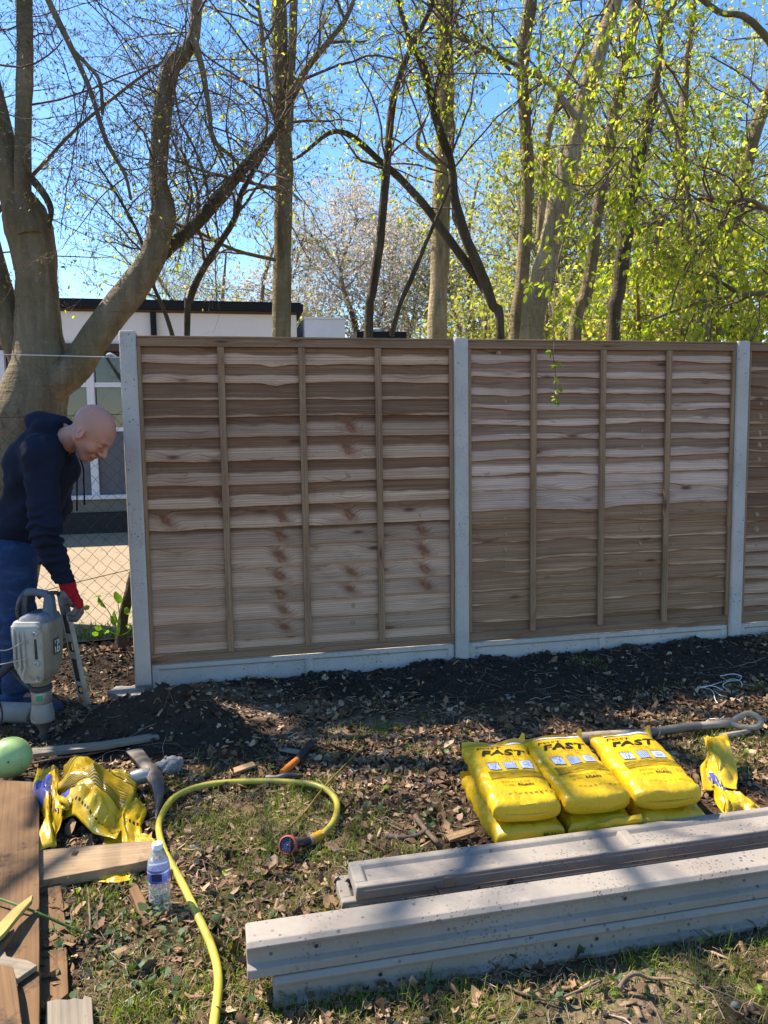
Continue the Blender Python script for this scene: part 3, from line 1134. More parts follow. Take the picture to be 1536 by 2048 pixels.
def soil_mask(x, y):
    t, d = fence_td(x, y)
    dm = 0.38 + 0.57 * np.clip((t - 0.4) / 1.5, 0, 1)
    m = np.clip((dm - d) / 0.3, 0, 1) * np.clip((t - 0.15) / 0.3, 0, 1) * np.clip((4.1 - t) / 0.5, 0, 1)
    m = np.maximum(m, np.clip(1.6 * gauss(x, y, -1.02, 3.56, 0.42, 0.22), 0, 1))
    m = np.maximum(m, 0.9 * gauss(x, y, -1.5, 3.5, 0.3, 0.2))
    m = np.maximum(m, np.clip(1.3 * gauss(x, y, -1.7, 4.6, 0.7, 0.25), 0, 0.9))
    m = np.maximum(m, 0.75 * gauss(x, y, 0.75, 1.66, 0.45, 0.1, FA))
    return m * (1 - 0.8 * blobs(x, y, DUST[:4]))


def axis_steps(a, b, step, far, n):
    core = np.arange(a, b + step / 2, step)
    g = np.geomspace(step * 1.5, far, n)
    return np.concatenate([(a - np.cumsum(g))[::-1], core, b + np.cumsum(g)])


gx = axis_steps(-2.7, 2.7, 0.02, 160, 16)
gy = axis_steps(1.35, 5.3, 0.02, 160, 16)
GX, GY = np.meshgrid(gx, gy, indexing='ij')
GZ = H(GX, GY)
V = np.stack([GX, GY, GZ], -1).reshape(-1, 3)
nx, ny = GX.shape
ii = (np.arange(nx - 1)[:, None] * ny + np.arange(ny - 1)[None, :]).reshape(-1)
me = raw_mesh('ground', V, np.stack([ii, ii + ny, ii + ny + 1, ii + 1], 1))
vcol(me, 'soil', soil_mask(V[:, 0], V[:, 1]))
vcol(me, 'grass', grass_mask(V[:, 0], V[:, 1]))
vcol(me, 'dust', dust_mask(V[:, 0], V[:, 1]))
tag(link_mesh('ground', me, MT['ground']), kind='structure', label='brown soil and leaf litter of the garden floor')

yd = MB()
ys = []
for (t, d) in ((-9, -1.15), (14, -1.15), (14, -7.7), (-9, -7.7)):
    ys.append(FP(t, d, 0.0))
yd.add(ys, [(0, 1, 2, 3)])
tag(yd.build('sandy_yard', MT['sand'], smooth=0), kind='structure', label='pale sandy yard beyond the wire fence')

# ------------------------------------------------------------------ fence: concrete posts
POST_PROFILE = [(-0.036, 0.052), (0.036, 0.052), (0.044, 0.044), (0.044, 0.027), (0.024, 0.026), (0.024, -0.026), (0.044, -0.027), (0.044, -0.05), (-0.044, -0.05), (-0.044, -0.027), (-0.024, -0.026), (-0.024, 0.026), (-0.044, 0.027), (-0.044, 0.044)]
FU3, FN3 = np.array([*FU, 0]), np.array([*FN, 0])


def post(tc, ztop, label):
    t = thing('fence_post', label, 'post', FP(tc, 0, -0.1), group='concrete posts of the fence')
    m = MB()
    rings = []
    prof = np.array(POST_PROFILE)
    n = 14
    zs = np.linspace(-0.45, ztop - 0.012, n)
    for z in list(zs) + [ztop]:
        sc = 1.0 if z < ztop else 0.93
        rings.append(FP(tc, 0, z) + sc * (prof[:, :1] * FU3 + prof[:, 1:] * FN3))
    m.rings(rings)
    m.build('shaft', MT['concrete'], t, world=True, smooth=30, bevel=0.003)
    return t


pt1 = post(-0.044, 1.985, 'concrete fence post at the free left end, with a mud-stained foot')
k = MB()
prof = np.array(POST_PROFILE) * 1.035
k.rings([FP(-0.044, 0, z) + prof[:, :1] * FU3 + prof[:, 1:] * FN3 for z in (-0.2, 0.0, 0.028)])
k.build('mud_stained_foot', MT['concrete_dirty'], pt1, world=True, smooth=30)
pt2 = post(1.829, 1.968, 'concrete fence post between the two full timber panels')
pt3 = post(3.702, 1.968, 'concrete fence post nearest the right edge')

# ------------------------------------------------------------------ fence panels of overlapping boards
E1 = [1.905, 1.81, 1.709, 1.618, 1.522, 1.404, 1.274, 1.141, 1.015, 0.891, 0.785, 0.660, 0.552, 0.452, 0.352, 0.246, 0.165]
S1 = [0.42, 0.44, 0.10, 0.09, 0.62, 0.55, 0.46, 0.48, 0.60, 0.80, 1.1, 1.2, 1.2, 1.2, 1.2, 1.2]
E2 = [1.905, 1.832, 1.733, 1.639, 1.547, 1.457, 1.362, 1.256, 1.159, 1.060, 0.935, 0.842, 0.737, 0.640, 0.555, 0.447, 0.351, 0.247, 0.165]
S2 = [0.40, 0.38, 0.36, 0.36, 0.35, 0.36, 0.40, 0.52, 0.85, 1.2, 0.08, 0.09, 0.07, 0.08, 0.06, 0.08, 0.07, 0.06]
E3 = [1.905, 1.79, 1.676, 1.608, 1.53, 1.449, 1.353, 1.264, 1.161, 1.085, 0.995, 0.90, 0.80, 0.70, 0.60, 0.50, 0.41, 0.32, 0.24, 0.165]
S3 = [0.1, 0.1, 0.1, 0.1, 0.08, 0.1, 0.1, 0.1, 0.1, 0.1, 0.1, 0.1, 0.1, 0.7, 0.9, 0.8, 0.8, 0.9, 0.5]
MIRREG = {0: [(0.74, 0.016, 0.06)], 1: [(0.74, 0.014, 0.05)]}


def panel(name_label, t0, width, edges, strips, mats, battens, seed, rough, knots, zb=0.135, zt=1.962):
    rng = np.random.default_rng(seed)
    pn = thing('timber_fence', name_label, 'fence panel', FP(t0 + width / 2, 0, zb), group='timber panels of the fence')
    NU, prof = 44, [(0.000, 0.0), (0.0035, 0.4), (0.0, 1.0)]
    us = np.linspace(0, width, NU)
    for i in range(len(edges) - 1):
        zt_, zb_ = edges[i], edges[i + 1]
        if i == 0: zt_ += 0.03
        ph = seed * 7 + i * 3.1
        edge = zb_ + rough * 1.35 * (0.0065 * fbm(us * 1.7, ph, 0, 3, 4) + 0.0035 * vnoise(us * 6, ph, 1, 6) + 0.0016 * vnoise(us * 21, ph, 2, 8))
        for (u0, amp, w) in (MIRREG.get(i, []) if seed == 1 else []):
            edge -= amp * np.exp(-((us - u0) / w) ** 2)
        top = zt_ + 0.016
        # cross-section: back-bottom, front-bottom lip, bevel, mid, top
        sec = []
        dz = top - edge
        lift = 0.003 * fbm(us * 1.1, ph, 5, 2, 12)
        sec.append(np.stack([us, 0.0035 + lift, edge + 0.002], 1))
        sec.append(np.stack([us, 0.0175 + lift, edge], 1))
        sec.append(np.stack([us, 0.0195 + lift, edge + 0.005], 1))
        sec.append(np.stack([us, 0.0150 + lift, edge + 0.035 * (0.9 + 0.2 * vnoise(us * 3, ph, 7, 3))], 1))
        sec.append(np.stack([us, 0.0020 + 0 * lift, top + 0 * us], 1))
        S = np.stack(sec, 0)
        VV = FO_3 + (t0 + S[..., 0:1]) * FU3 + S[..., 1:2] * FN3 + S[..., 2:3] * np.array([0, 0, 1.0])
        K = len(sec)
        uv = np.stack([S[..., 0], np.clip((S[..., 2] - zb_) / (zt_ - zb_), -0.05, 1.2)], -1)
        idx = np.arange(K * NU).reshape(K, NU)
        Fq = np.stack([idx[:-1, :-1], idx[:-1, 1:], idx[1:, 1:], idx[1:, :-1]], -1).reshape(-1, 4)
        base = FP(t0 + width / 2, 0, zb_)
        me = raw_mesh('board', VV.reshape(-1, 3) - base, Fq)
        me.set_sharp_from_angle(angle=rad(40))
        set_uv(me, uv.reshape(-1, 2))
        o = link_mesh('board', me, mats(i))
        o.parent = pn
        o.location = base - np.array(pn.location)
        o['strip'] = float(strips[i])
        o['soft'] = float((0.045 if strips[i] < 0.5 else 0.13) * rng.uniform(0.8, 1.5))
        o['tone'] = float(rng.uniform(0.78, 1.2))
        o['red'] = float(0.5 if (seed == 1 and 4 <= i <= 10) else (0.25 if seed == 1 else 0.1))
        ks = [k_[0] for k_ in knots if k_[1] == i and k_[4] == 'knot'][:3] + [-9.0] * 3
        o['knot_a'], o['knot_b'], o['knot_c'] = float(ks[0]), float(ks[1]), float(ks[2])
        for (kt, ki, kw, kh, mname, slant) in knots:
            if kh < 0.05 and mname == 'knot': continue
            if ki != i: continue
            gk = 0.85 if kh > 0.05 else 1.0
            kw, kh = kw * gk * rng.uniform(0.8, 1.2), min(kh * gk * rng.uniform(0.85, 1.15), (zt_ - zb_) * 0.95)
            zc = (zt_ * 0.5 + zb_ * 0.5) if kh < 0.05 else zb_ + kh * 0.52
            km = MB()
            a = np.arange(9) * 2 * math.pi / 9
            ca, sa = np.cos(slant), np.sin(slant)
            for (s_, dd) in ((1.0, 0.004), (0.75, 0.0125), (0.3, 0.0145)):
                jit = 1 + 0.25 * rng.uniform(-1, 1, 9)
                x_, z_ = np.cos(a) * kw * 0.5 * s_ * jit, np.sin(a) * kh * 0.5 * s_ * jit
                xr, zr = x_ * ca - z_ * sa, x_ * sa + z_ * ca
                r_ = np.stack([kt + xr, np.full(9, dd + 0.0045), zc + zr], 1)
                km.M and None
                if s_ == 1.0: R_ = []
                R_.append(FO_3 + (t0 + r_[:, :1]) * FU3 + r_[:, 1:2] * FN3 + r_[:, 2:] * np.array([0, 0, 1.0]))
            km.rings(R_)
            km.build('knot', MT[mname], o, world=True, smooth=60)
    def bar(name, ta, tb, za, zb2, da, db, mat, axis, bev=0.002):
        m = MB()
        q = [FP(ta, da, za), FP(tb, da, za), FP(tb, db, za), FP(ta, db, za), FP(ta, da, zb2), FP(tb, da, zb2), FP(tb, db, zb2), FP(ta, db, zb2)]
        m.add(q, [(0, 1, 2, 3), (4, 5, 6, 7), (0, 1, 5, 4), (1, 2, 6, 5), (2, 3, 7, 6), (3, 0, 4, 7)])
        o = m.build(name, mat, pn, world=True, smooth=30, bevel=bev)
        me = o.data
        vi = np.array([[0, 0]] * 8, float)
        L = tb - ta if axis == 'u' else zb2 - za
        cor = [(ta, za), (tb, za), (tb, za), (ta, za), (ta, zb2), (tb, zb2), (tb, zb2), (ta, zb2)]
        for j, (tt, zz) in enumerate(cor):
            dep = 0.25 if j in (2, 3, 6, 7) else 0.0
            vi[j] = ((tt - ta), (zz - za) / max(1e-6, zb2 - za) * 0.5 + dep) if axis == 'u' else ((zz - za), (tt - ta) / (tb - ta) * 0.4 + dep)
        set_uv(me, vi)
        return o
    # frame
    bar('top_rail', t0 + 0.002, t0 + width - 0.002, zt - 0.056, zt - 0.013, 0.016, 0.034, MT['rail'], 'u')
    bar('cap_strip', t0 - 0.0, t0 + width, zt - 0.012, zt, -0.026, 0.038, MT['rail'], 'u', 0.003)
    bar('bottom_rail', t0 + 0.002, t0 + width - 0.002, zb, zb + 0.058, 0.0145, 0.030, MT['rail'], 'u')
    for (a, b) in ((t0 + 0.001, t0 + 0.021), (t0 + width - 0.026, t0 + width - 0.001)):
        bar('side_stile', a, b, zb + 0.06, zt - 0.058, 0.021, 0.036, MT['batten'], 'v')
    for j, bt in enumerate(battens):
        bx_ = bar('batten', bt - 0.0185, bt + 0.0185, zb + 0.045 + 0.01 * (j % 2), zt - 0.058, 0.0225, 0.041, MT['batten'], 'v')
        nl = MB()
        for zc in edges[1:-1]:
            c = FP(bt + 0.004 * math.sin(zc * 40), 0.0412, zc + 0.03)
            nl.ball(c, (0.0028, 0.0016, 0.0028), 6)
        nl.build('nail_heads', MT['steel_dark'], bx_, world=True)
        bx_.children[0]['kind'] = 'stuff'
    return pn


FO_3 = np.array([FO[0], FO[1], 0.0])
_k1 = []
for i, kw, kh, mn, sl in ((4, 0.035, 0.075, 'knot', 0.45), (5, 0.04, 0.08, 'knot', 0.5), (6, 0.03, 0.075, 'knot_pale', 0.5), (8, 0.035, 0.075, 'knot', 0.5), (11, 0.03, 0.03, 'knot', 0), (12, 0.03, 0.032, 'knot', 0), (13, 0.03, 0.035, 'knot_pale', 0), (14, 0.03, 0.03, 'knot_pale', 0)):
    _k1.append((1.155 + 0.012 * math.sin(i * 2), i, kw, kh, mn, sl))
for i, kw, kh, mn, sl in ((8, 0.03, 0.06, 'knot', 0.3), (9, 0.036, 0.065, 'knot', 0.2), (10, 0.04, 0.07, 'knot', 0.3), (11, 0.045, 0.06, 'knot', 0.2), (12, 0.04, 0.05, 'knot', 0.9), (13, 0.035, 0.045, 'knot', 0.2), (14, 0.03, 0.04, 'knot', 0)):
    _k1.append((0.745 + 0.01 * math.sin(i), i, kw, kh, mn, sl))
for i, kw, kh, mn, sl in ((8, 0.026, 0.055, 'knot_pale', 0.3), (9, 0.03, 0.055, 'knot', 0.4), (10, 0.034, 0.07, 'knot', 0.5), (11, 0.034, 0.085, 'knot', 0.5), (12, 0.03, 0.05, 'knot', 0.4)):
    _k1.append((1.575 + 0.008 * i - 0.06, i, kw, kh, mn, sl))
for i in (8, 7):
    _k1.append((0.11 + 0.3 * (i == 7), i, 0.02, 0.06, 'knot', -0.2))
_k2 = [(2.117 - 1.873, i, 0.02, 0.03, 'knot_pale', 0.1) for i in (3, 4, 5, 10, 11, 12, 13)] + [(0.42, i, 0.02, 0.035, 'knot_pale', 0) for i in (3, 4)] + [(1.15, i, 0.02, 0.035, 'knot_pale', 0.1) for i in (3, 4, 5, 6, 10, 11, 12, 14)]
_k2 += [(0.2 - 0.0, 0, 0.035, 0.035, 'knot_pale', 0)]
panel('weathered brown fence panel beside the man, with torn reddish knots', 0.0, 1.785, E1, S1, lambda i: MT['board'], (0.445, 0.892, 1.332), 1, 0.8, _k1)
panel('fence panel with pinkish upper boards, between the middle and right posts', 1.873, 1.785, E2, S2, lambda i: MT['board_pink'] if i < 10 else MT['board_olive'], (2.288, 2.741, 3.187), 2, 1.5, _k2)
panel('partly visible dark fence panel cut off by the right edge', 3.746, 1.785, E3, S3, lambda i: MT['board'], (4.19, 4.64, 5.08), 3, 1.4, [(0.115, i, 0.03, 0.045, 'knot_pale', 0.3) for i in (3, 4, 5, 6, 7, 11, 12, 13)])


def gravel_geo(m, L, h, th, at):
    """recessed concrete plank; at(u, w, v) -> world; u along, v up the face, w out of the face"""
    fr, rib, dep = 0.026, 0.03, 0.012
    m.add([at(a, w, v) for w in (-th / 2, th / 2 - dep) for a, v in ((0, 0), (L, 0), (L, h), (0, h))], [(0, 1, 2, 3), (4, 5, 6, 7), (0, 1, 5, 4), (1, 2, 6, 5), (2, 3, 7, 6), (3, 0, 4, 7)])
    # raised border and rib
    def bump(u0, u1, v0, v1, su0, su1, sv0, sv1):
        b, t_ = th / 2 - dep - 0.001, th / 2
        q = [at(u0, b, v0), at(u1, b, v0), at(u1, b, v1), at(u0, b, v1), at(u0 + su0, t_, v0 + sv0), at(u1 - su1, t_, v0 + sv0), at(u1 - su1, t_, v1 - sv1), at(u0 + su0, t_, v1 - sv1)]
        m.add(q, [(4, 5, 6, 7), (0, 1, 5, 4), (1, 2, 6, 5), (2, 3, 7, 6), (3, 0, 4, 7)])
    s = 0.012
    bump(0, L, h - fr - s, h, 0.002, 0.002, s, 0.002)
    bump(0, L, 0, fr + s, 0.002, 0.002, 0.002, s)
    m2 = 0.0005
    for (a, b) in ((0, fr * 1.3 + s), (L / 2 - rib / 2 - s, L / 2 + rib / 2 + s), (L - fr * 1.3 - s, L)):
        bump(a, b, fr, h - fr, 0.002 if a == 0 else s, 0.002 if b == L else s, 0, 0)


def gravel(t0, L, label):
    t = thing('gravel_board', label, 'gravel board', FP(t0 + L / 2, 0, -0.05), group='concrete gravel boards under the panels')
    m = MB()
    gravel_geo(m, L, 0.215, 0.05, lambda u, w, v: FP(t0 + u, w + 0.003, -0.085 + v))
    m.build('slab', MT['concrete'], t, world=True, smooth=20, bevel=0.002)


gravel(0.002, 1.781, 'concrete gravel board under the panel beside the man')
gravel(1.875, 1.781, 'concrete gravel board under the pinkish panel')
gravel(3.748, 1.781, 'concrete gravel board under the panel cut off by the right edge')

# ------------------------------------------------------------------ the pile of concrete in the foreground
PA = rad(12.1)
PU, PV = np.array([math.cos(PA), math.sin(PA), 0]), np.array([math.sin(PA), -math.cos(PA), 0])


def lying_post(origin, label, holes, mat):
    """origin: lower front left corner; slot faces the camera"""
    t = thing('spare_post', label, 'concrete post', origin + PU * 0.9, group='concrete posts stacked on the grass')
    # (outwards, up): outwards positive to camera
    sec = [(0.0, 0.004), (0.0, 0.028), (-0.010, 0.036), (-0.012, 0.066), (-0.002, 0.072), (0.0, 0.092), (-0.012, 0.104), (-0.082, 0.106), (-0.094, 0.1), (-0.094, 0.074), (-0.084, 0.068), (-0.084, 0.036), (-0.094, 0.03), (-0.094, 0.004), (-0.09, 0.0), (-0.004, 0.0)]
    sec = np.array([1.0, 0.92]) * np.array([(-0.0, 0.0), (0.0, 0.024), (-0.017, 0.033), (-0.019, 0.064), (-0.004, 0.074), (0.002, 0.088), (-0.010, 0.1), (-0.086, 0.101), (-0.096, 0.092), (-0.096, 0.070), (-0.078, 0.062), (-0.078, 0.034), (-0.096, 0.026), (-0.096, 0.0)])
    m = MB()
    L, n = 2.1, 12
    o = np.asarray(origin)
    rings = []
    for s in np.linspace(0, L, n):
        k = 0.955 if s in (0.0, L) else 1.0
        c = np.array([-0.048, 0.046])
        q = c + (sec - c) * k
        rings.append(o + PU * s + q[:, :1] * PV + q[:, 1:] * np.array([0, 0, 1]))
        if s == 0.0: rings.append(o + PU * 0.006 + sec[:, :1] * PV + sec[:, 1:] * np.array([0, 0, 1]))
    m.rings(rings)
    m.build('shaft', mat, t, world=True, smooth=28, bevel=0.002)
    for (s, z) in holes:
        hm = MB()
        c = o + PU * s + PV * (-0.0176) + np.array([0, 0, z])
        hm.lathe([(0.0085, -0.0012), (0.0088, 0.0012), (0.006, 0.0012), (0.0058, -0.0012)], 12, c, rot_to(PV))
        hm.build('hole_rim', MT['concrete_dirty'], t, world=True)
        hm = MB()
        hm.lathe([(0.0062, -0.001), (0.0062, 0.0004)], 12, c, rot_to(PV))
        hm.build('bolt_hole', MT['black_rubber'], t, world=True)
    return t


_a = G(549, 2021)
lying_post(_a + np.array([0, 0, -0.012]), 'lower spare concrete post, lying on the grass and pitted', [(0.27, 0.048), (0.75, 0.05), (0.87, 0.048)], MT['concrete_warm'])
lying_post(_a + np.array([0, 0, 0.0825]) - PU * 0.062 - PV * 0.010, 'upper spare concrete post, its sunlit top nearest the camera', [(0.172, 0.05), (1.02, 0.05)], MT['concrete_warm'])


def lying_gravel(o, label):
    t = thing('spare_gravel_board', label, 'gravel board', o + PU * 0.9, group='gravel boards stacked behind the spare posts')
    m = MB()
    gravel_geo(m, 1.83, 0.143, 0.042, lambda u, w, v: o + PU * u - PV * v + np.array([0, 0, 0.021 + w]))
    m.build('slab', MT['concrete_warm'], t, world=True, smooth=20, bevel=0.004)
    return t


_g = G(680, 1822) + PV * 0.034
lying_gravel(_g + np.array([0, 0, 0.005]), 'lower gravel board of the pile behind the spare posts')
_tg = lying_gravel(_g + PU * 0.042 + PV * 0.006 + np.array([0, 0, 0.049]), 'upper gravel board with recessed face, in front of the cement bags')
_tm = MB()
_c = G(912, 1757, 0.085)
_tm.box(_g + PU * 0.325 + PV * 0.0075 + np.array([0, 0, 0.069]), (0.028, 0.002, 0.03), rotm('Z', PA))
_tm.build('brown_tape_patch', simple('brown_tape', (0.27, 0.20, 0.13), 0.6), _tg, world=True)

# ------------------------------------------------------------------ buildings beyond the yard
def building():
    D0 = -8.0
    W = lambda t, d, z: FP(t, D0 + d, z)
    b = thing('flat_roofed_building', 'long low cream building with black roof edge and tall windows, behind the big forked tree', 'building', FP(-1, D0 - 2, 0))

    def blk(name, t0, t1, d0, d1, z0, z1, mat, par=b):
        m = MB()
        q = [W(t0, d0, z0), W(t1, d0, z0), W(t1, d1, z0), W(t0, d1, z0), W(t0, d0, z1), W(t1, d0, z1), W(t1, d1, z1), W(t0, d1, z1)]
        m.add(q, [(0, 1, 2, 3), (4, 5, 6, 7), (0, 1, 5, 4), (1, 2, 6, 5), (2, 3, 7, 6), (3, 0, 4, 7)])
        return m.build(name, mat, par, world=True, smooth=0)
    t0, t1 = -7.5, 1.62
    blk('wall', t0, t1, -6, 0, 2.85, 3.325, MT['wall_white'])
    blk('rear_block', t0 + 0.02, t1 - 0.02, -6, -0.35, 0, 2.85, MT['wall_grey'])
    r = blk('roof', t0 - 0.15, t1 + 0.1, -6.1, 0.12, 3.365, 3.475, MT['fascia'])
    blk('roof_upstand', t0 - 0.12, t1 + 0.07, -6.07, 0.08, 3.477, 3.505, MT['fascia'], r)
    blk('brown_trim', t0, t1, 0.002, 0.05, 3.328, 3.362, MT['soffit'])
    blk('lintel', t0, t1, -0.3, 0.04, 2.74, 2.85, MT['soffit'])
    blk('sill', t0, t1, -0.3, 0.10, 0.50, 0.56, MT['frame_white'])
    blk('plinth', t0, t1, -0.3, 0.04, 0.30, 0.50, MT['plinth'])
    blk('dark_step', t0, t1, -0.3, 0.30, -0.05, 0.295, MT['kerb_dark'])
    n = 0
    t = t0
    pitch = 1.245
    k0 = -1.524
    ts = [k0 + pitch * j for j in range(-4, 4)]
    for a in ts:
        blk('mullion', a - 0.055, a + 0.055, -0.16, 0.03, 0.56, 2.74, MT['frame_white'])
    for a in ts[:-1]:
        w = blk('window', a + 0.056, a + pitch - 0.056, -0.10, -0.08, 0.57, 2.73, MT['window'])
        blk('transom', a + 0.056, a + pitch - 0.056, -0.12, 0.01, 2.20, 2.27, MT['frame_white'], w)
        blk('transom', a + 0.056, a + pitch - 0.056, -0.12, 0.01, 1.53, 1.59, MT['frame_white'], w)
        blk('lower_panel', a + 0.056, a + pitch - 0.056, -0.079, -0.02, 0.562, 1.528, MT['wall_grey'], w)
    m = MB()
    m.tube([W(-0.56, 0.06, 2.70), W(-0.56, 0.06, 3.32)], 0.045, 10)
    m.build('downpipe', MT['fascia'], b, world=True)
    # the blue-white block to its right
    b2 = thing('white_flat_block', 'plain bluish white flat-topped block right of the black roof edge', 'building', FP(2.6, D0 - 3, 0))
    q = MB()
    q.add([W(a, d, z) for z in (0, 3.25) for a, d in ((1.74, 0.1), (2.38, 0.1), (2.38, -5), (1.74, -5))], [(0, 1, 2, 3), (4, 5, 6, 7), (0, 1, 5, 4), (1, 2, 6, 5), (2, 3, 7, 6), (3, 0, 4, 7)])
    q.build('wall', MT['wall_blue'], b2, world=True, smooth=0)
    q = MB()
    q.add([W(a, d, z) for z in (3.253, 3.28) for a, d in ((1.73, 0.12), (2.40, 0.12), (2.40, -5.02), (1.73, -5.02))], [(0, 1, 2, 3), (4, 5, 6, 7), (0, 1, 5, 4), (1, 2, 6, 5), (2, 3, 7, 6), (3, 0, 4, 7)])
    q.build('roof_edge', MT['wall_blue'], b2, world=True, smooth=0)
    # small flat roof with flue
    b3 = thing('low_outbuilding', 'small white outbuilding with dark roof edge, behind the thin trunk', 'building', FP(4.2, D0 - 3, 0))
    m = MB()
    Q = lambda t0_, t1_, d0, d1, z0, z1: ([W(a, d, z) for z in (z0, z1) for a, d in ((t0_, d0), (t1_, d0), (t1_, d1), (t0_, d1))], [(0, 1, 2, 3), (4, 5, 6, 7), (0, 1, 5, 4), (1, 2, 6, 5), (2, 3, 7, 6), (3, 0, 4, 7)])
    m.add(*Q(2.72, 3.50, -0.6, -3, 0, 3.03))
    m.build('wall', MT['wall_white'], b3, world=True, smooth=0)
    m = MB()
    m.add(*Q(2.68, 3.54, -0.55, -3.1, 3.033, 3.16))
    m.build('roof', MT['fascia'], b3, world=True, smooth=0)
    fl = MB()
    fl.lathe([(0.07, 3.163), (0.07, 3.31), (0.095, 3.315), (0.095, 3.34), (0.06, 3.36)], 14, W(3.22, -1.6, 0))
    fl.build('flue', MT['flue'], b3, world=True)


building()
# ------------------------------------------------------------------ trees
def unit(v):
    return v / (np.linalg.norm(v, axis=-1, keepdims=True) + 1e-12)


def sprout(par, prad, m, L, k, r, rng, tmin=0.15, tmax=1.0, up=0.1, ang=(0.6, 1.2), wander=0.16, grav=0.0, bias=None):
    """children of parent polylines par (N,q,3): returns (N*m,k,3), (N*m,k)"""
    N, q, _ = par.shape
    t = rng.uniform(tmin, tmax, (N, m)) * (q - 1) * 0.9999
    i = t.astype(int)
    f = (t - i)[..., None]
    n = np.arange(N)[:, None]
    a, b = par[n, i], par[n, i + 1]
    p0 = (a * (1 - f) + b * f).reshape(-1, 3)
    tan = unit((b - a).reshape(-1, 3))
    rp = (prad[n, i] * (1 - f[..., 0]) + prad[n, i + 1] * f[..., 0]).reshape(-1)
    perp = unit(np.cross(tan, rng.normal(size=tan.shape)))
    an = rng.uniform(ang[0], ang[1], len(tan))[:, None]
    d = tan * np.cos(an) + perp * np.sin(an)
    d[:, 2] += up
    if bias is not None: d += np.asarray(bias)
    d = unit(d)
    Ls = rng.uniform(L[0], L[1], len(d)) * (1.15 - 0.5 * (t.reshape(-1) / (q - 1)))
    pts = [p0]
    dd = d
    for s in range(k - 1):
        dd = unit(dd + rng.normal(size=dd.shape) * wander + np.array([0, 0, grav]))
        pts.append(pts[-1] + dd * (Ls / (k - 1))[:, None])
    Pn = np.stack(pts, 1)
    r0 = np.minimum(rp * 0.7, rng.uniform(r[0], r[1], len(d)))
    Rn = r0[:, None] * np.linspace(1, 0.42, k)[None, :]
    return Pn, Rn


def leaf_mesh(name, p, axis, size, rng, mat, w=0.55, fancy=True, fold=0.18):
    N = len(p)
    ax = unit(axis)
    side = unit(np.cross(ax, unit(rng.normal(size=(N, 3)) + np.array([0, 0, 0.6]))))
    nrm = np.cross(side, ax)
    if fancy:
        pr = np.array([(0, 0, 0), (.28, -.40, .06), (.66, -.36, .04), (1, 0, -.16), (.66, .36, .04), (.28, .40, .06), (.28, 0, -.06), (.66, 0, -.10)])
        pr[:, 1] *= w
        Fq = np.array([(1, 2, 7, 6), (6, 7, 4, 5)])
        Ft = np.array([(0, 1, 6), (0, 6, 5), (2, 3, 7), (7, 3, 4)])
    else:
        pr = np.array([(0, 0, 0), (.45, -.5 * w, .05), (1, 0, -.12), (.45, .5 * w, .05)])
        Fq, Ft = np.array([(0, 1, 2, 3)]), None
    K = len(pr)
    curl = rng.uniform(0.3, 1.8, (N, 1, 1)) if fancy else 1.0
    V = p[:, None] + size[:, None, None] * (pr[None, :, 0:1] * ax[:, None] + pr[None, :, 1:2] * side[:, None] + curl * pr[None, :, 2:3] * nrm[:, None])
    o = (np.arange(N) * K)[:, None, None]
    q = (Fq[None] + o).reshape(-1, 4)
    tt = None if Ft is None else (Ft[None] + o).reshape(-1, 3)
    me = raw_mesh(name, V.reshape(-1, 3), q, tt, smooth=False)
    me.materials.append(mat)
    return me


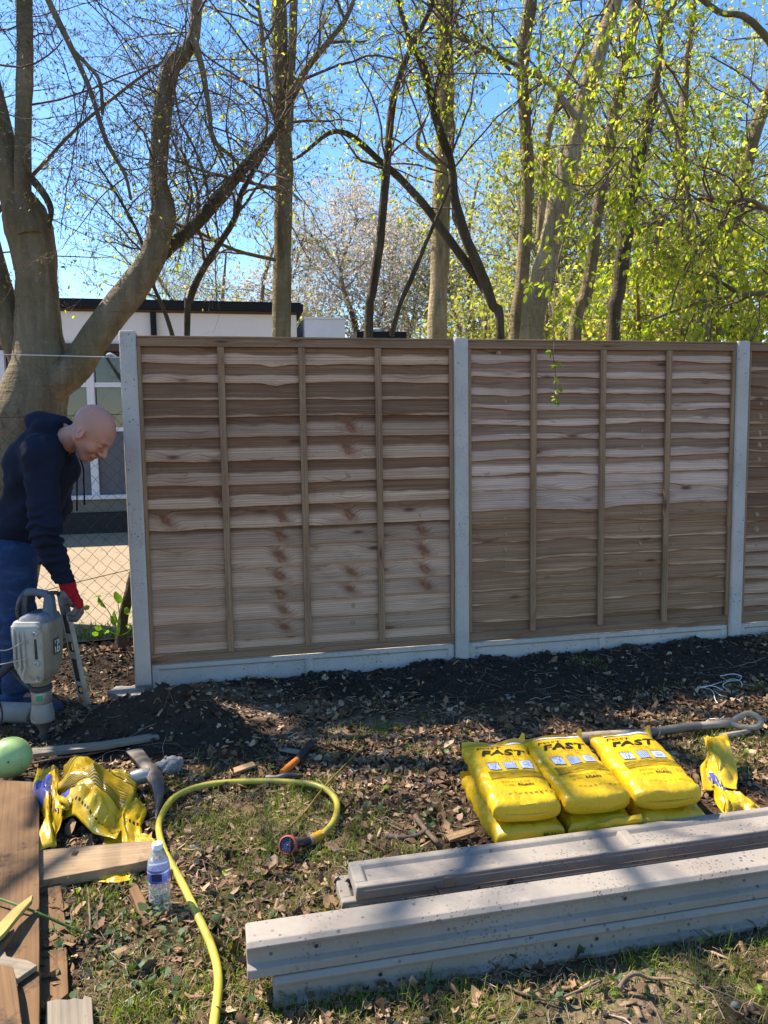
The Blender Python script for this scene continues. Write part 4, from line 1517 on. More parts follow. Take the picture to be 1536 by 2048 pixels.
class Tree:
    def __init__(self, name, label, px, Y, bark_, cat='tree', group=None, seed=1):
        b = P(px, 1000, Y)
        self.root = thing(name, label, cat, (b[0], b[1], 0.0), group=group)
        self.bark, self.rng = bark_, np.random.default_rng(seed)
        self.polys, self.rads = [], []
        self.tw, self.lv = [], []

    def limb(self, pts, Y, name='limb', n=26, sides=12, ground=False, lump=0.07, bark_=None):
        """pts (px, py, width in px [, Y]) ; the stem gets its own distance and true thickness"""
        w = []
        for q in pts:
            yy = q[3] if len(q) > 3 else Y
            p = P(q[0], q[1], yy)
            dep = project(p)[2]
            w.append([*p, q[2] * 0.5 * dep / FPX])
        w = np.array(w)
        if ground:
            w[0, 2] = -0.15
        s = spline(w, n * 2)
        p, r = s[:, :3], np.maximum(s[:, 3], 0.003)
        rr = r * (1 + lump * vnoise(np.arange(len(r)) * 0.55, Y * 3, pts[0][0], 5))
        m = MB()
        rings = tube_rings(p, rr, sides)
        for i, rg in enumerate(rings):
            d = rg - p[i]
            k = 1 + 0.09 * vnoise(rg[:, 0] * 7, rg[:, 1] * 7, rg[:, 2] * 2.5, 11) + 0.05 * vnoise(rg[:, 0] * 22, rg[:, 1] * 22, rg[:, 2] * 8, 12)
            rings[i] = p[i] + d * k[:, None]
        m.rings(rings)
        m.build(name, bark_ or self.bark, self.root, world=True, smooth=80)
        self.polys.append(spline(p[::3], 24))
        self.rads.append(np.interp(np.linspace(0, 1, 24), np.linspace(0, 1, len(r)), r))
        return self

    def limb_w(self, pts, name='limb', sides=8):
        w = spline(np.asarray(pts, float), 30)
        m = MB()
        m.rings(tube_rings(w[:, :3], w[:, 3] * (1 + 0.08 * vnoise(np.arange(30) * 0.6, pts[0][0], 0, 4)), sides))
        m.build(name, self.bark, self.root, world=True, smooth=80)
        self.polys.append(spline(w[::2, :3], 24))
        self.rads.append(np.interp(np.linspace(0, 1, 24), np.linspace(0, 1, 30), w[:, 3]))
        return self

    def branches(self, which, m, L, r=(0.006, 0.014), up=0.15, ang=(0.7, 1.3), tmin=0.3, m2=8, m3=5, L2=(0.35, 0.8), L3=(0.12, 0.32), grav=-0.02, leaf=0, bias=None, tmax=1.0, wander=0.16, leafp=1.0):
        par = np.stack([self.polys[i] for i in which])
        pr = np.stack([self.rads[i] for i in which])
        a, ra = sprout(par, pr, m, L, 9, r, self.rng, tmin, tmax, up, ang, wander, grav, bias)
        b, rb = sprout(a, ra, m2, L2, 6, (0.0020, 0.0034), self.rng, 0.12, 1, 0.05, (0.5, 1.1), 0.3, grav)
        self.tw += [(a, ra, 5), (b, rb, 3)]
        tips = [b]
        if m3:
            c, rc = sprout(b, rb, m3, L3, 4, (0.0011, 0.0018), self.rng, 0.15, 1, 0.0, (0.4, 1.1), 0.34, grav)
            self.tw.append((c, rc, 3))
            tips.append(c)
        if leaf:
            T = tips[-1]
            for _ in range(leaf):
                f = self.rng.uniform(0.15, 1.0, len(T)) * (T.shape[1] - 1) * 0.999
                i = f.astype(int)
                n = np.arange(len(T))
                p = T[n, i] + (T[n, i + 1] - T[n, i]) * (f - i)[:, None]
                keep = self.rng.random(len(T)) < leafp
                self.lv.append((p[keep], (T[n, i + 1] - T[n, i])[keep]))
        return self

    def finish(self, leaf_mat=None, size=(0.03, 0.06), twig=None, droop=0.9, name='crown', fancy=True, w=0.55):
        base = np.array(self.root.location)
        if self.tw:
            Vs, Fs, n = [], [], 0
            for (p, r, s) in self.tw:
                v, f = tube_batch(p, r, s)
                Vs.append(v)
                Fs.append(f + n)
                n += len(v)
            me = raw_mesh('twigs', np.concatenate(Vs) - base, np.concatenate(Fs))
            o = link_mesh('twigs', me, twig or MT['twig'], self.root)
            o['kind'] = 'stuff'
        if self.lv and leaf_mat:
            p = np.concatenate([a for a, _ in self.lv])
            d = unit(np.concatenate([b for _, b in self.lv]))
            ax = unit(d * 0.7 + self.rng.normal(size=d.shape) * 0.55 + np.array([0, 0, -droop]))
            sz = self.rng.uniform(size[0], size[1], len(p)) * self.rng.uniform(0.7, 1.1, len(p))
            o = link_mesh(name, leaf_mesh(name, p - base, ax, sz, self.rng, leaf_mat, w, fancy), None, self.root)
            o['kind'] = 'stuff'
        return self.root


# --- the big forked tree on the left
t = Tree('forked_tree', 'big smooth grey trunk forking into heavy limbs behind the bending man', 60, 5.75, MT['bark_smooth'], seed=11)
t.limb([(-30, 1330, 170), (-14, 1180, 156), (30, 1000, 150), (58, 850, 140), (76, 740, 112), (76, 640, 88), (72, 540, 82), (62, 470, 92), (48, 425, 84), (36, 395, 60)], 5.75, 'trunk', 30, 18, True, 0.04)
t.limb([(70, 500, 70), (30, 390, 66), (5, 290, 54), (-28, 150, 46), (-60, 0, 40), (-80, -160, 32)], 5.75, n=20)
t.limb([(60, 470, 50), (48, 410, 36), (46, 330, 31), (48, 200, 31), (50, 80, 32), (48, 0, 33), (44, -120, 28), (60, -300, 18)], 5.65, n=24)
t.limb([(80, 800, 60), (112, 768, 66), (150, 735, 66), (205, 655, 63), (265, 575, 58), (303, 520, 52), (322, 455, 52), (327, 418, 50), (318, 370, 38), (317, 320, 36), (322, 250, 36), (332, 180, 36), (344, 132, 34), (370, 106, 29), (388, 70, 24), (393, 0, 21), (398, -110, 16)], 5.7, n=40)
t.limb([(84, 820, 60), (50, 730, 56), (28, 680, 54), (8, 610, 52), (-12, 530, 46), (-40, 420, 40), (-90, 250, 30)], 5.8, n=20)
t.limb([(290, 548, 40), (330, 503, 29), (400, 440, 25), (480, 345, 22), (530, 290, 18), (556, 255, 14), (600, 170, 9)], 5.8, n=22, bark_=MT['bark_dark'])
t.limb([(56, 350, 16), (86, 385, 14), (102, 420, 12), (97, 455, 8)], 5.55, n=8, sides=8, bark_=MT['bark_dark'])
t.limb([(48, -120, 18), (92, -10, 13), (140, 90, 12), (180, 180, 10), (212, 280, 9), (250, 350, 7), (262, 400, 5)], 5.3, n=20, sides=8)
t.limb([(140, 95, 9), (175, 130, 8), (200, 165, 7), (205, 230, 6)], 5.3, n=10, sides=7)
t.limb([(388, 80, 14), (405, 140, 12), (418, 220, 10), (428, 280, 9), (470, 320, 7), (490, 360, 5)], 5.65, n=16, sides=8)
t.limb([(-60, 480, 14), (75, 340, 8), (150, 260, 7), (260, 170, 6), (330, 120, 5)], 5.9, n=14, sides=7)
t.branches([1, 2, 4], 7, (0.9, 2.2), (0.004, 0.009), up=0.0, tmin=0.35, grav=-0.03, leaf=3, m2=7, m3=5, bias=(0.35, 0.0, -0.05))
t.branches([3], 16, (0.8, 1.9), (0.004, 0.009), up=0.0, tmin=0.42, grav=-0.03, leaf=3, m2=9, m3=6)
t.branches([7, 8, 9, 10], 7, (0.5, 1.5), (0.003, 0.007), up=-0.05, tmin=0.2, grav=-0.03, leaf=3, m2=8, m3=5)
t.branches([5], 12, (0.5, 1.3), up=0.0, tmin=0.2, grav=-0.02, leaf=3, m2=7, m3=5)
# high crown (out of the frame, over the garden side)
for q in ([(-60, 0, 38), (-90, -200, 30), (-60, -420, 22), (40, -650, 12)], [(48, -100, 28), (90, -300, 22), (160, -500, 16), (260, -700, 10)], [(-80, -100, 34), (-330, -260, 24), (-600, -480, 16), (-800, -800, 10)], [(396, -100, 18), (430, -260, 14), (500, -430, 9), (560, -600, 6)]):
    t.limb(q, 5.6, n=14, sides=8)
t.limb([(-40, 420, 40), (-420, 240, 30), (-900, 40, 22), (-1300, -160, 12)], 5.4, n=14, sides=8)
for q in ([(-90, 250, 14), (-500, -100, 10), (-900, -500, 8), (-1100, -900, 7)], [(-200, 100, 12), (-600, -350, 9), (-800, -800, 9)], [(-420, 240, 11), (-800, 150, 8), (-1200, 100, 9)]):
    t.limb(q, 5.0, n=14, sides=8)
n0 = len(t.polys)
t.limb_w([(-2.75, 5.6, 4.6, .06), (-3.3, 5.0, 5.7, .04), (-3.7, 4.2, 6.5, .025), (-3.9, 3.4, 7.0, .02)])
t.limb_w([(-2.75, 5.6, 5.0, .09), (-3.8, 5.4, 6.3, .07), (-5.0, 4.9, 7.6, .045), (-5.9, 4.3, 8.4, .02)])
t.limb_w([(-2.75, 5.6, 5.4, .08), (-2.9, 4.9, 6.6, .045), (-2.7, 4.1, 7.6, .025), (-2.5, 3.4, 8.2, .02)])
t.limb_w([(-3.0, 5.5, 4.2, .05), (-4.1, 4.9, 4.9, .035), (-5.0, 4.1, 5.6, .025), (-5.6, 3.3, 6.2, .02)])
t.branches(list(range(n0, n0 + 4)), 7, (0.7, 1.5), up=0.1, tmin=0.3, leaf=2, m2=8, m3=4)
t.branches([11, 12, 13, 14, 15, 16, 17, 18], 9, (0.9, 2.2), up=0.1, tmin=0.2, grav=-0.01, leaf=2, m2=8, m3=4, bias=(0.1, -0.25, 0))
t.finish(MT['bud'], (0.016, 0.034), droop=1.1, w=0.36, fancy=False)

# --- the neighbour at the left edge: only one bough hangs into the picture, its trunk shades the mound
t = Tree('edge_tree', 'dark-limbed tree at the far left edge, its bough showing beside the forked tree', -220, 4.4, MT['bark_dark'], seed=12)
t.root.location = (-3.1, 4.4, 0)
t.limb_w([(-3.1, 4.4, -0.15, .24), (-3.12, 4.42, 1.5, .20), (-3.15, 4.45, 2.9, .17), (-3.3, 4.7, 4.0, .10), (-3.6, 5.2, 6.0, .05)], 'trunk', 14)
t.limb_w([(-3.12, 4.45, 2.3, .05), (-2.75, 4.6, 3.2, .035), (-2.42, 4.7, 3.5, .03), (-2.28, 4.75, 3.9, .025), (-2.4, 4.8, 4.5, .015)])
t.limb_w([(-3.12, 4.45, 2.4, .06), (-3.6, 4.3, 3.2, .04), (-4.1, 4.0, 4.2, .02)])
t.branches([1, 2], 6, (0.5, 1.2), (0.004, 0.009), up=0.0, tmin=0.3, leaf=2, m2=5, m3=4)
t.finish(MT['bud'], (0.016, 0.034), droop=1.1, w=0.36, fancy=False)

# --- the slender stems behind the fence
def stem(label, px, Y, bk, pts, seed, extra=(), br=None, leaf=MT['leaf'], size=(0.028, 0.052), group='slender trees behind the fence', tw=None):
    s = Tree('slender_tree', label, px, Y, bk, group=group, seed=seed)
    s.limb(pts, Y, 'trunk', 34, 12, True)
    for (p, yy) in extra:
        s.limb(p, yy, 'limb', 20, 9)
    for b in (br or []): s.branches(**b)
    s.finish(leaf, size, twig=tw)
    return s


HI = lambda x0, y0, w0, x1, w1: [(x0, y0, w0), (x1, -420, w1)]
stem('twin-stemmed trunk behind the left part of the fence, with a limb rising right', 563, 6.6, MT['bark_mid'],
     [(563, 1300, 46), (563, 680, 37), (566, 500, 36), (568, 350, 36), (564, 230, 34), (560, 100, 32), (557, 0, 30), (552, -140, 26), (560, -330, 16)], 21,
     [([(578, 260, 18), (580, 190, 18), (584, 110, 17), (588, 0, 16), (596, -140, 12)], 6.5),
      ([(578, 195, 15), (610, 142, 13), (650, 92, 11), (690, 40, 10), (720, -30, 8), (760, -120, 5)], 6.4),
      ([(552, 240, 9), (540, 205, 8), (530, 120, 8), (518, 20, 8), (500, -80, 6)], 6.35),
      ([(552, 520, 8), (470, 500, 7), (390, 462, 6), (330, 440, 4)], 6.4), ([(575, 385, 8), (480, 360, 7), (400, 340, 6), (300, 300, 4)], 6.3)],
     [dict(which=[0], m=17, L=(0.7, 1.7), tmin=0.42, leaf=2, m2=8, m3=4, up=0.05, leafp=0.5), dict(which=[1, 2, 3, 4, 5], m=8, L=(0.4, 1.2), tmin=0.2, leaf=2, m2=7, m3=4, leafp=0.5)])
stem('thin crooked dark stem left of the twin-stemmed trunk', 372, 6.2, MT['bark_dark'],
     [(370, 1300, 12), (374, 668, 12), (380, 600, 14), (400, 550, 14), (430, 500, 14), (468, 440, 12), (484, 385, 11), (520, 320, 10), (558, 256, 8), (585, 200, 4)], 22,
     [([(350, 690, 9), (340, 655, 9), (325, 612, 8), (300, 555, 7), (282, 480, 6), (240, 400, 5), (190, 320, 3)], 6.1)],
     [dict(which=[0, 1], m=14, L=(0.4, 1.1), tmin=0.35, leaf=2, m2=6, m3=4, leafp=0.5)], size=(0.025, 0.045))
stem('thin dark leaning trunk behind the small outbuilding side of the fence', 736, 7.0, MT['bark_dark'],
     [(735, 1300, 20), (737, 672, 18), (745, 580, 19), (760, 480, 19), (770, 370, 17), (776, 300, 16), (783, 220, 15), (800, 150, 13), (825, 90, 11), (862, 15, 9), (900, -80, 6)], 23,
     [([(783, 672, 11), (800, 610, 9), (826, 550, 10), (850, 490, 8), (876, 430, 7), (900, 370, 4)], 6.9)],
     [dict(which=[0], m=13, L=(0.5, 1.5), tmin=0.4, leaf=2, m2=7, m3=4, leafp=0.8)])
stem('straight pale furrowed trunk just left of the middle fence post', 874, 7.6, MT['bark_pale'],
     [(873, 1300, 44), (874, 675, 38), (878, 560, 37), (882, 430, 37), (888, 300, 37), (890, 180, 36), (888, 60, 33), (887, -60, 30), (890, -300, 18)], 24,
     [([(880, 330, 10), (840, 300, 9), (836, 275, 9), (850, 240, 7)], 7.3)],
     [dict(which=[0], m=17, L=(0.7, 1.8), tmin=0.42, leaf=3, m2=7, m3=4, leafp=0.8)])
stem('dark olive stem curving left as it rises, right of the middle fence post', 1000, 7.0, MT['bark_dark'],
     [(1004, 1300, 26), (1001, 680, 19), (985, 610, 21), (960, 540, 21), (930, 470, 20), (910, 400, 18), (903, 330, 17), (886, 280, 19), (868, 220, 19), (845, 130, 16), (820, 80, 12), (798, 10, 9), (770, -90, 5)], 25,
     [([(970, 580, 17), (930, 522, 17), (890, 468, 16), (850, 412, 15), (800, 357, 14), (760, 322, 13), (725, 290, 13), (690, 266, 12), (655, 268, 9), (600, 312, 6), (560, 330, 4)], 7.1),
      ([(862, 205, 9), (880, 150, 9), (900, 80, 8), (905, -40, 6)], 6.9)],
     [dict(which=[0], m=11, L=(0.5, 1.4), tmin=0.4, leaf=3, m2=7, m3=4), dict(which=[1, 2], m=7, L=(0.4, 1.2), tmin=0.3, leaf=3, m2=6, m3=4)])
stem('upright trunk touching the left side of the leaning trunk', 1032, 8.0, MT['bark_mid'],
     [(1032, 1300, 34), (1033, 680, 29), (1042, 580, 29), (1050, 480, 28), (1055, 380, 27), (1052, 280, 25), (1046, 180, 25), (1048, 90, 25), (1062, 0, 24), (1078, -120, 20), (1090, -300, 12)], 26,
     [([(1050, 170, 8), (1000, 120, 8), (960, 90, 7), (900, 60, 5)], 7.7)],
     [dict(which=[0, 1], m=14, L=(0.7, 1.7), tmin=0.4, leaf=3, m2=6, m3=4, leafp=0.8)])
stem('thickest pale trunk leaning right, behind the pinkish panel', 1062, 7.3, MT['bark_pale'],
     [(1035, 1300, 62), (1062, 680, 48), (1080, 580, 48), (1102, 480, 47), (1125, 380, 45), (1150, 280, 41), (1175, 180, 37), (1205, 80, 33), (1230, 0, 29), (1258, -110, 24), (1300, -300, 14)], 27,
     [([(1078, 480, 14), (1086, 390, 16), (1090, 310, 14), (1110, 220, 11), (1145, 130, 9), (1180, 60, 6)], 7.7),
      ([(1160, 250, 12), (1120, 190, 11), (1075, 150, 10), (970, 100, 7), (900, 60, 5)], 7.1)],
     [dict(which=[0, 1, 2], m=9, L=(0.7, 1.7), tmin=0.4, leaf=3, m2=6, m3=4, leafp=0.8)])
stem('bent trunk second to the right of the leaning pale trunk, mossy', 1150, 8.0, MT['bark_mid'],
     [(1145, 1300, 30), (1150, 680, 25), (1172, 590, 27), (1185, 510, 25), (1192, 440, 23), (1212, 340, 23), (1225, 250, 23), (1250, 130, 24), (1268, 30, 25), (1278, -90, 20), (1290, -300, 12)], 28, [],
     [dict(which=[0], m=20, L=(0.7, 1.7), tmin=0.4, leaf=3, m2=6, m3=4, leafp=0.8)])
stem('dark slanting trunk left of the leafiest part of the wood', 1226, 8.4, MT['bark_dark'],
     [(1225, 1300, 30), (1226, 680, 27), (1238, 580, 27), (1250, 480, 27), (1265, 380, 27), (1285, 290, 25), (1302, 210, 21), (1318, 120, 15), (1322, 20, 12), (1330, -120, 8)], 29, [],
     [dict(which=[0], m=20, L=(0.7, 1.7), tmin=0.35, leaf=4, m2=6, m3=4, leafp=0.85)])
stem('trunk half hidden by yellow-green leaves near the right fence post', 1402, 8.8, MT['bark_mid'],
     [(1400, 1300, 44), (1402, 680, 37), (1400, 600, 33), (1385, 520, 27), (1370, 430, 25), (1364, 300, 19), (1372, 150, 13), (1390, 0, 9)], 30,
     [([(1405, 600, 22), (1425, 550, 20), (1470, 440, 24), (1487, 350, 26), (1515, 250, 26), (1540, 180, 24), (1570, 60, 18)], 8.9)],
     [dict(which=[0, 1], m=22, L=(0.7, 1.8), tmin=0.2, leaf=4, m2=6, m3=4, leafp=0.85)])
# leafy tree beyond the right edge whose boughs reach into the picture
t = Tree('leafy_tree', 'leafy tree whose bright boughs hang in from the upper right corner', 1640, 6.2, MT['bark_mid'], seed=41)
t.limb([(1650, 1300, 60), (1645, 700, 50), (1640, 300, 44), (1630, 0, 36), (1620, -300, 24)], 6.4, 'trunk', 24, 12, True)
t.limb([(1640, 300, 20), (1585, 150, 16), (1500, 40, 13), (1440, 25, 12), (1380, -14, 11), (1336, 26, 10), (1318, 70, 9), (1322, 120, 8), (1312, 160, 8), (1345, 240, 7), (1362, 300, 6), (1372, 380, 6), (1395, 440, 5), (1440, 540, 4)], 5.9, n=24, sides=9)
t.limb([(1640, 520, 14), (1560, 440, 11), (1500, 400, 9), (1450, 405, 8), (1380, 400, 6), (1300, 450, 6)], 5.7, n=18, sides=8)
t.limb([(1635, 150, 18), (1540, -40, 13), (1380, -120, 10), (1260, -60, 8), (1190, 60, 5)], 5.6, n=18, sides=8)
t.limb([(1640, 640, 16), (1540, 590, 12), (1420, 600, 8), (1300, 640, 5)], 6.6, n=14, sides=7)
t.limb([(1330, 190, 8), (1290, 260, 6), (1230, 330, 5), (1150, 420, 4), (1106, 560, 3)], 5.4, n=14, sides=7)
t.branches([1, 2, 3], 12, (0.5, 1.3), up=-0.05, tmin=0.3, grav=-0.06, leaf=3, m2=7, m3=4, L2=(0.25, 0.6), L3=(0.1, 0.25))
t.branches([4, 5], 8, (0.4, 0.9), up=-0.05, tmin=0.1, grav=-0.06, leaf=4, m2=6, m3=4, L2=(0.2, 0.5), L3=(0.1, 0.25))
t.branches([0], 18, (0.8, 1.8), up=0.1, tmin=0.35, leaf=3, m2=6, m3=4)
t.finish(MT['leaf'], (0.035, 0.066), w=0.62)

# --- the wood farther back
def far_tree(label, px, Y, top, leafm, seed, n1=26, leaf=3, size=(0.05, 0.09), group='trees far behind the fence', spread=1.0, base=0.25, tw=None, leafp=1.0):
    s = Tree('background_tree', label, px, Y, MT['bark_mid'], group=group, seed=seed)
    rng = s.rng
    zt = P(px, top, Y)[2]
    w = Y * 0.02
    dep = FPX / Y
    pts = []
    for i, f in enumerate(np.linspace(0, 1, 6)):
        pts.append((px + rng.normal() * 0.12 * dep * f * 2, None, (0.30 * (1 - f) + 0.05) * dep * 0.9, f))
    q = []
    for (x, _, wd, f) in pts:
        yb = project((0, Y, 0))[1]
        q.append((x, yb + (top - yb) * f * 0.93, wd))
    s.limb(q, Y, 'trunk', 14, 8, True)
    hgt = zt
    for j in range(5):
        f = rng.uniform(base, 0.75)
        i = int(f * 5)
        x0, y0 = q[i][0], q[i][1]
        a = rng.uniform(-1, 1)
        s.limb([(x0, y0, q[i][2] * 0.5), (x0 + a * 0.35 * hgt * dep * 0.6, y0 - 0.18 * hgt * dep, q[i][2] * 0.35, Y + rng.normal() * 0.8), (x0 + a * 0.35 * hgt * dep, y0 - 0.38 * hgt * dep, q[i][2] * 0.15, Y + rng.normal() * 1.2)], Y, 'limb', 8, 6)
    k = hgt / 6.0
    s.branches(list(range(6)), n1 // 2, (0.8 * k * spread, 2.0 * k * spread), (0.012, 0.02), up=0.25, tmin=base, m2=9, m3=5, L2=(0.5 * k, 1.1 * k), L3=(0.25 * k, 0.6 * k), grav=0.0, leaf=leaf, leafp=leafp)
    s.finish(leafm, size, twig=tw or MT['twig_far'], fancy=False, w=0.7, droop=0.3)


far_tree('bare bushy tree behind the roof of the long building, farthest left', 300, 24, 520, MT['leaf_far'], 51, 20, 2, (0.05, 0.08), leafp=0.35)
far_tree('bare twiggy tree rising over the right half of the black roof edge', 440, 20, 470, MT['leaf_far'], 52, 22, 2, (0.05, 0.08), leafp=0.5)
far_tree('greenish twiggy tree behind the twin-stemmed trunk', 545, 17, 430, MT['leaf_far'], 53, 22, 2, (0.05, 0.08), leafp=0.7)
far_tree('cherry tree in pale pinkish blossom behind the bluish white block', 690, 18, 395, MT['blossom'], 54, 34, 6, (0.05, 0.085), spread=1.0)
far_tree('second cherry tree in pale blossom, behind the small outbuilding', 800, 20, 400, MT['blossom'], 55, 30, 5, (0.05, 0.085))
far_tree('twiggy tree in first leaf behind the straight pale trunk', 930, 19, 300, MT['leaf_far'], 56, 26, 3, (0.06, 0.1))
far_tree('yellow-green tree behind the leaning pale trunk', 1090, 17, 260, MT['leaf_far'], 57, 22, 3, (0.06, 0.1))
far_tree('tall yellow-green tree behind the dark slanting trunk', 1240, 16, 180, MT['leaf_far'], 58, 22, 3, (0.06, 0.1))
far_tree('tall yellow-green tree between the slanting trunk and the right fence post', 1370, 15, 140, MT['leaf_far'], 59, 22, 3, (0.06, 0.1))
far_tree('yellow-green tree at the right edge of the wood', 1500, 14, 120, MT['leaf_far'], 60, 22, 3, (0.06, 0.1))


def bush(label, px, Y, wd, top, seed, leafm, n=1500, size=(0.05, 0.09)):
    s = Tree('bush', label, px, Y, MT['bark_mid'], 'bush', 'bushes behind the fence', seed)
    yb = project((0, Y, 0))[1]
    for j in range(6):
        a = (j - 2.5) / 2.5 * wd
        s.limb([(px + a * 0.2, yb, 16), (px + a * 0.6, yb + (top - yb) * 0.5, 11, Y + s.rng.normal() * 0.3), (px + a, yb + (top - yb) * (0.95 - 0.2 * abs(a) / wd), 5, Y + s.rng.normal() * 0.6)], Y, 'stem', 8, 6)
    s.branches(list(range(6)), 16, (0.5, 1.1), (0.005, 0.009), up=0.2, tmin=0.35, m2=6, m3=4, leaf=3)
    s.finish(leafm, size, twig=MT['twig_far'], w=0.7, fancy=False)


bush('yellowish bush showing over the fence right of the middle post', 960, 12, 60, 590, 71, MT['leaf_far'])
bush('light green bush between the leaning pale trunk and the bent trunk', 1105, 11, 60, 560, 72, MT['leaf_far'])
bush('bright green bush at the foot of the dark slanting trunk', 1290, 9.6, 80, 480, 73, MT['leaf'])
bush('bright leafy bush behind the right fence post', 1450, 9.4, 90, 430, 74, MT['leaf'])

# --- a leafy shoot hanging down in front of the pinkish panel
h = Tree('hanging_shoot', 'thin leafy shoot hanging down in front of the pinkish panel', 1108, 4.45, MT['twig'], 'shoot', seed=81)
h.root.location = [float(v) for v in P(1108, 700, 4.45)]
pl = spline([[*P(x, y, yy)] for x, y, yy in ((1112, 560, 5.35), (1106, 630, 4.75), (1108, 690, 4.47), (1106, 712, 4.45), (1111, 745, 4.45), (1110, 770, 4.46), (1112, 795, 4.45), (1108, 808, 4.45))], 26)
m = MB()
m.tube(pl, np.linspace(0.0028, 0.0014, 26), 6)
m.build('stem', MT['twig'], h.root, world=True)
rg = np.random.default_rng(5)
for (x, y, k) in ((1104, 706, 4), (1112, 730, 4), (1110, 757, 3), (1114, 775, 3), (1108, 800, 7)):
    for j in range(k):
        p = P(x + rg.normal() * 2, y + rg.normal() * 3, 4.45)[None]
        a = rg.normal(size=(1, 3)) * np.array([1, 0.6, 0.35]) + np.array([[0, -0.1, -0.35]])
        me = leaf_mesh('leaf', p - np.array(h.root.location), a, np.array([rg.uniform(0.028, 0.055)]), rg, MT['leaf'], 0.5)
        link_mesh('leaf', me, None, h.root)
# ------------------------------------------------------------------ cement bags
def text_geo(body, size, bold=0.0, shear=0.0, space=1.0, xs=1.0, max_edge=0.008):
    import bmesh
    cu = bpy.data.curves.new('lettering', 'FONT')
    cu.body, cu.size, cu.shear, cu.offset, cu.space_character = body, size, shear, bold, space
    cu.resolution_u = 3
    ob = bpy.data.objects.new('lettering', cu)
    COL.objects.link(ob)
    dg = bpy.context.evaluated_depsgraph_get()
    me = bpy.data.meshes.new_from_object(ob.evaluated_get(dg))
    bpy.data.objects.remove(ob)
    bm = bmesh.new()
    bm.from_mesh(me)
    bmesh.ops.triangulate(bm, faces=bm.faces)
    for _ in range(2):
        es = [e for e in bm.edges if e.calc_length() > max_edge]
        if not es: break
        bmesh.ops.subdivide_edges(bm, edges=es, cuts=1)
        bmesh.ops.triangulate(bm, faces=bm.faces)
    V = np.array([v.co[:2] for v in bm.verts])
    bm.verts.index_update()
    F_ = [tuple(v.index for v in f.verts) for f in bm.faces]
    bm.free()
    bpy.data.meshes.remove(me)
    V[:, 0] *= xs
    return V, F_


BW, BL, BT = 0.243, 0.40, 0.112


class Bag:
    def __init__(self, seed):
        self.s = seed
        self.T = 0.088 if seed < 10 else 0.105

    def wid(self, s):
        e = np.clip(s / 0.03, 0, 1)
        k = (1 - (1 - e) ** 2.4) ** 0.5
        b = np.clip((s - 0.82) / 0.18, 0, 1)
        return BW / 2 * (0.93 + 0.07 * k) * (1 + 0.035 * b) * (1 - 0.02 * np.sin(s * 9))

    def thk(self, s):
        e = np.clip(s / 0.035, 0, 1)
        k = (1 - (1 - e) ** 2.2) ** 0.5
        g = np.clip(s / 0.3, 0, 1)
        b = np.clip((s - 0.70) / 0.30, 0, 1)
        return self.T / 2 * np.maximum(0.04, (0.10 + 0.90 * k) * (0.84 + 0.16 * g * (2 - g)) * (1 - b ** 2.6 * 0.4))

    def zc(self, s):
        g = np.clip(s / 0.3, 0, 1)
        b = np.clip((s - 0.55) / 0.45, 0, 1)
        return self.T / 2 * (0.85 + 0.15 * g * (2 - g)) + 0.016 * b

    def nz(self, x, s, up):
        q = self.s * 13.1
        w = 0.0045 * fbm(x * 9 + q, s * 5, up * 3.0, 3, 7) + 0.003 * np.abs(vnoise(x * 26 + q, s * 9, up, 5))
        fold = 0.0045 * np.exp(-((s - 0.09) / 0.05) ** 2) * vnoise(x * 60 + q, s * 4, 2, 9) + 0.006 * np.exp(-((np.abs(x) / (BW / 2) - 0.86) / 0.1) ** 2) * vnoise(x * 10 + q, s * 15, 4, 3) * 0.6 + 0.003 * vnoise(x * 18 + s * 30 + q, s * 16 - x * 10, 6, 3)
        return w + fold

    def top(self, x, y):
        s = np.clip(y / BL, 0, 1)
        a, b = self.wid(s), self.thk(s)
        k = np.clip(1 - np.clip(np.abs(x / a), 0, 1) ** 5, 0, 1) ** (1 / 2.6)
        return self.zc(s) + b * k + self.nz(x, s, 1.0)

    def mesh(self):
        ss = np.concatenate([np.array([0.0, 0.006, 0.015, 0.03, 0.05, 0.075]), np.linspace(0.1, 0.97, 34), [0.985, 1.0]])
        u = np.linspace(-1, 1, 33)
        u = np.sign(u) * (1 - (1 - np.abs(u)) ** 1.5)
        R = []
        for s in ss:
            a, b = self.wid(s), self.thk(s)
            y = np.full(len(u), s * BL)
            y = y + (0.012 * (1 - u ** 2) * -1 if s < 0.03 else 0)
            k = np.clip(1 - np.abs(u) ** 5, 0, 1) ** (1 / 2.6)
            x = u * a
            zt = self.zc(s) + b * k + self.nz(x, s, 1.0)
            zb = self.zc(s) - b * k * 0.98 + 0.5 * self.nz(x, s, -1.0)
            e = 0.006 * vnoise(s * 22, self.s, 0, 3)
            xx = x + e * np.sign(u) * (np.abs(u) > 0.9)
            t_ = np.stack([xx, y, zt], 1)
            b_ = np.stack([xx, y, zb], 1)[1:-1][::-1]
            R.append(np.concatenate([t_, b_]))
        return R


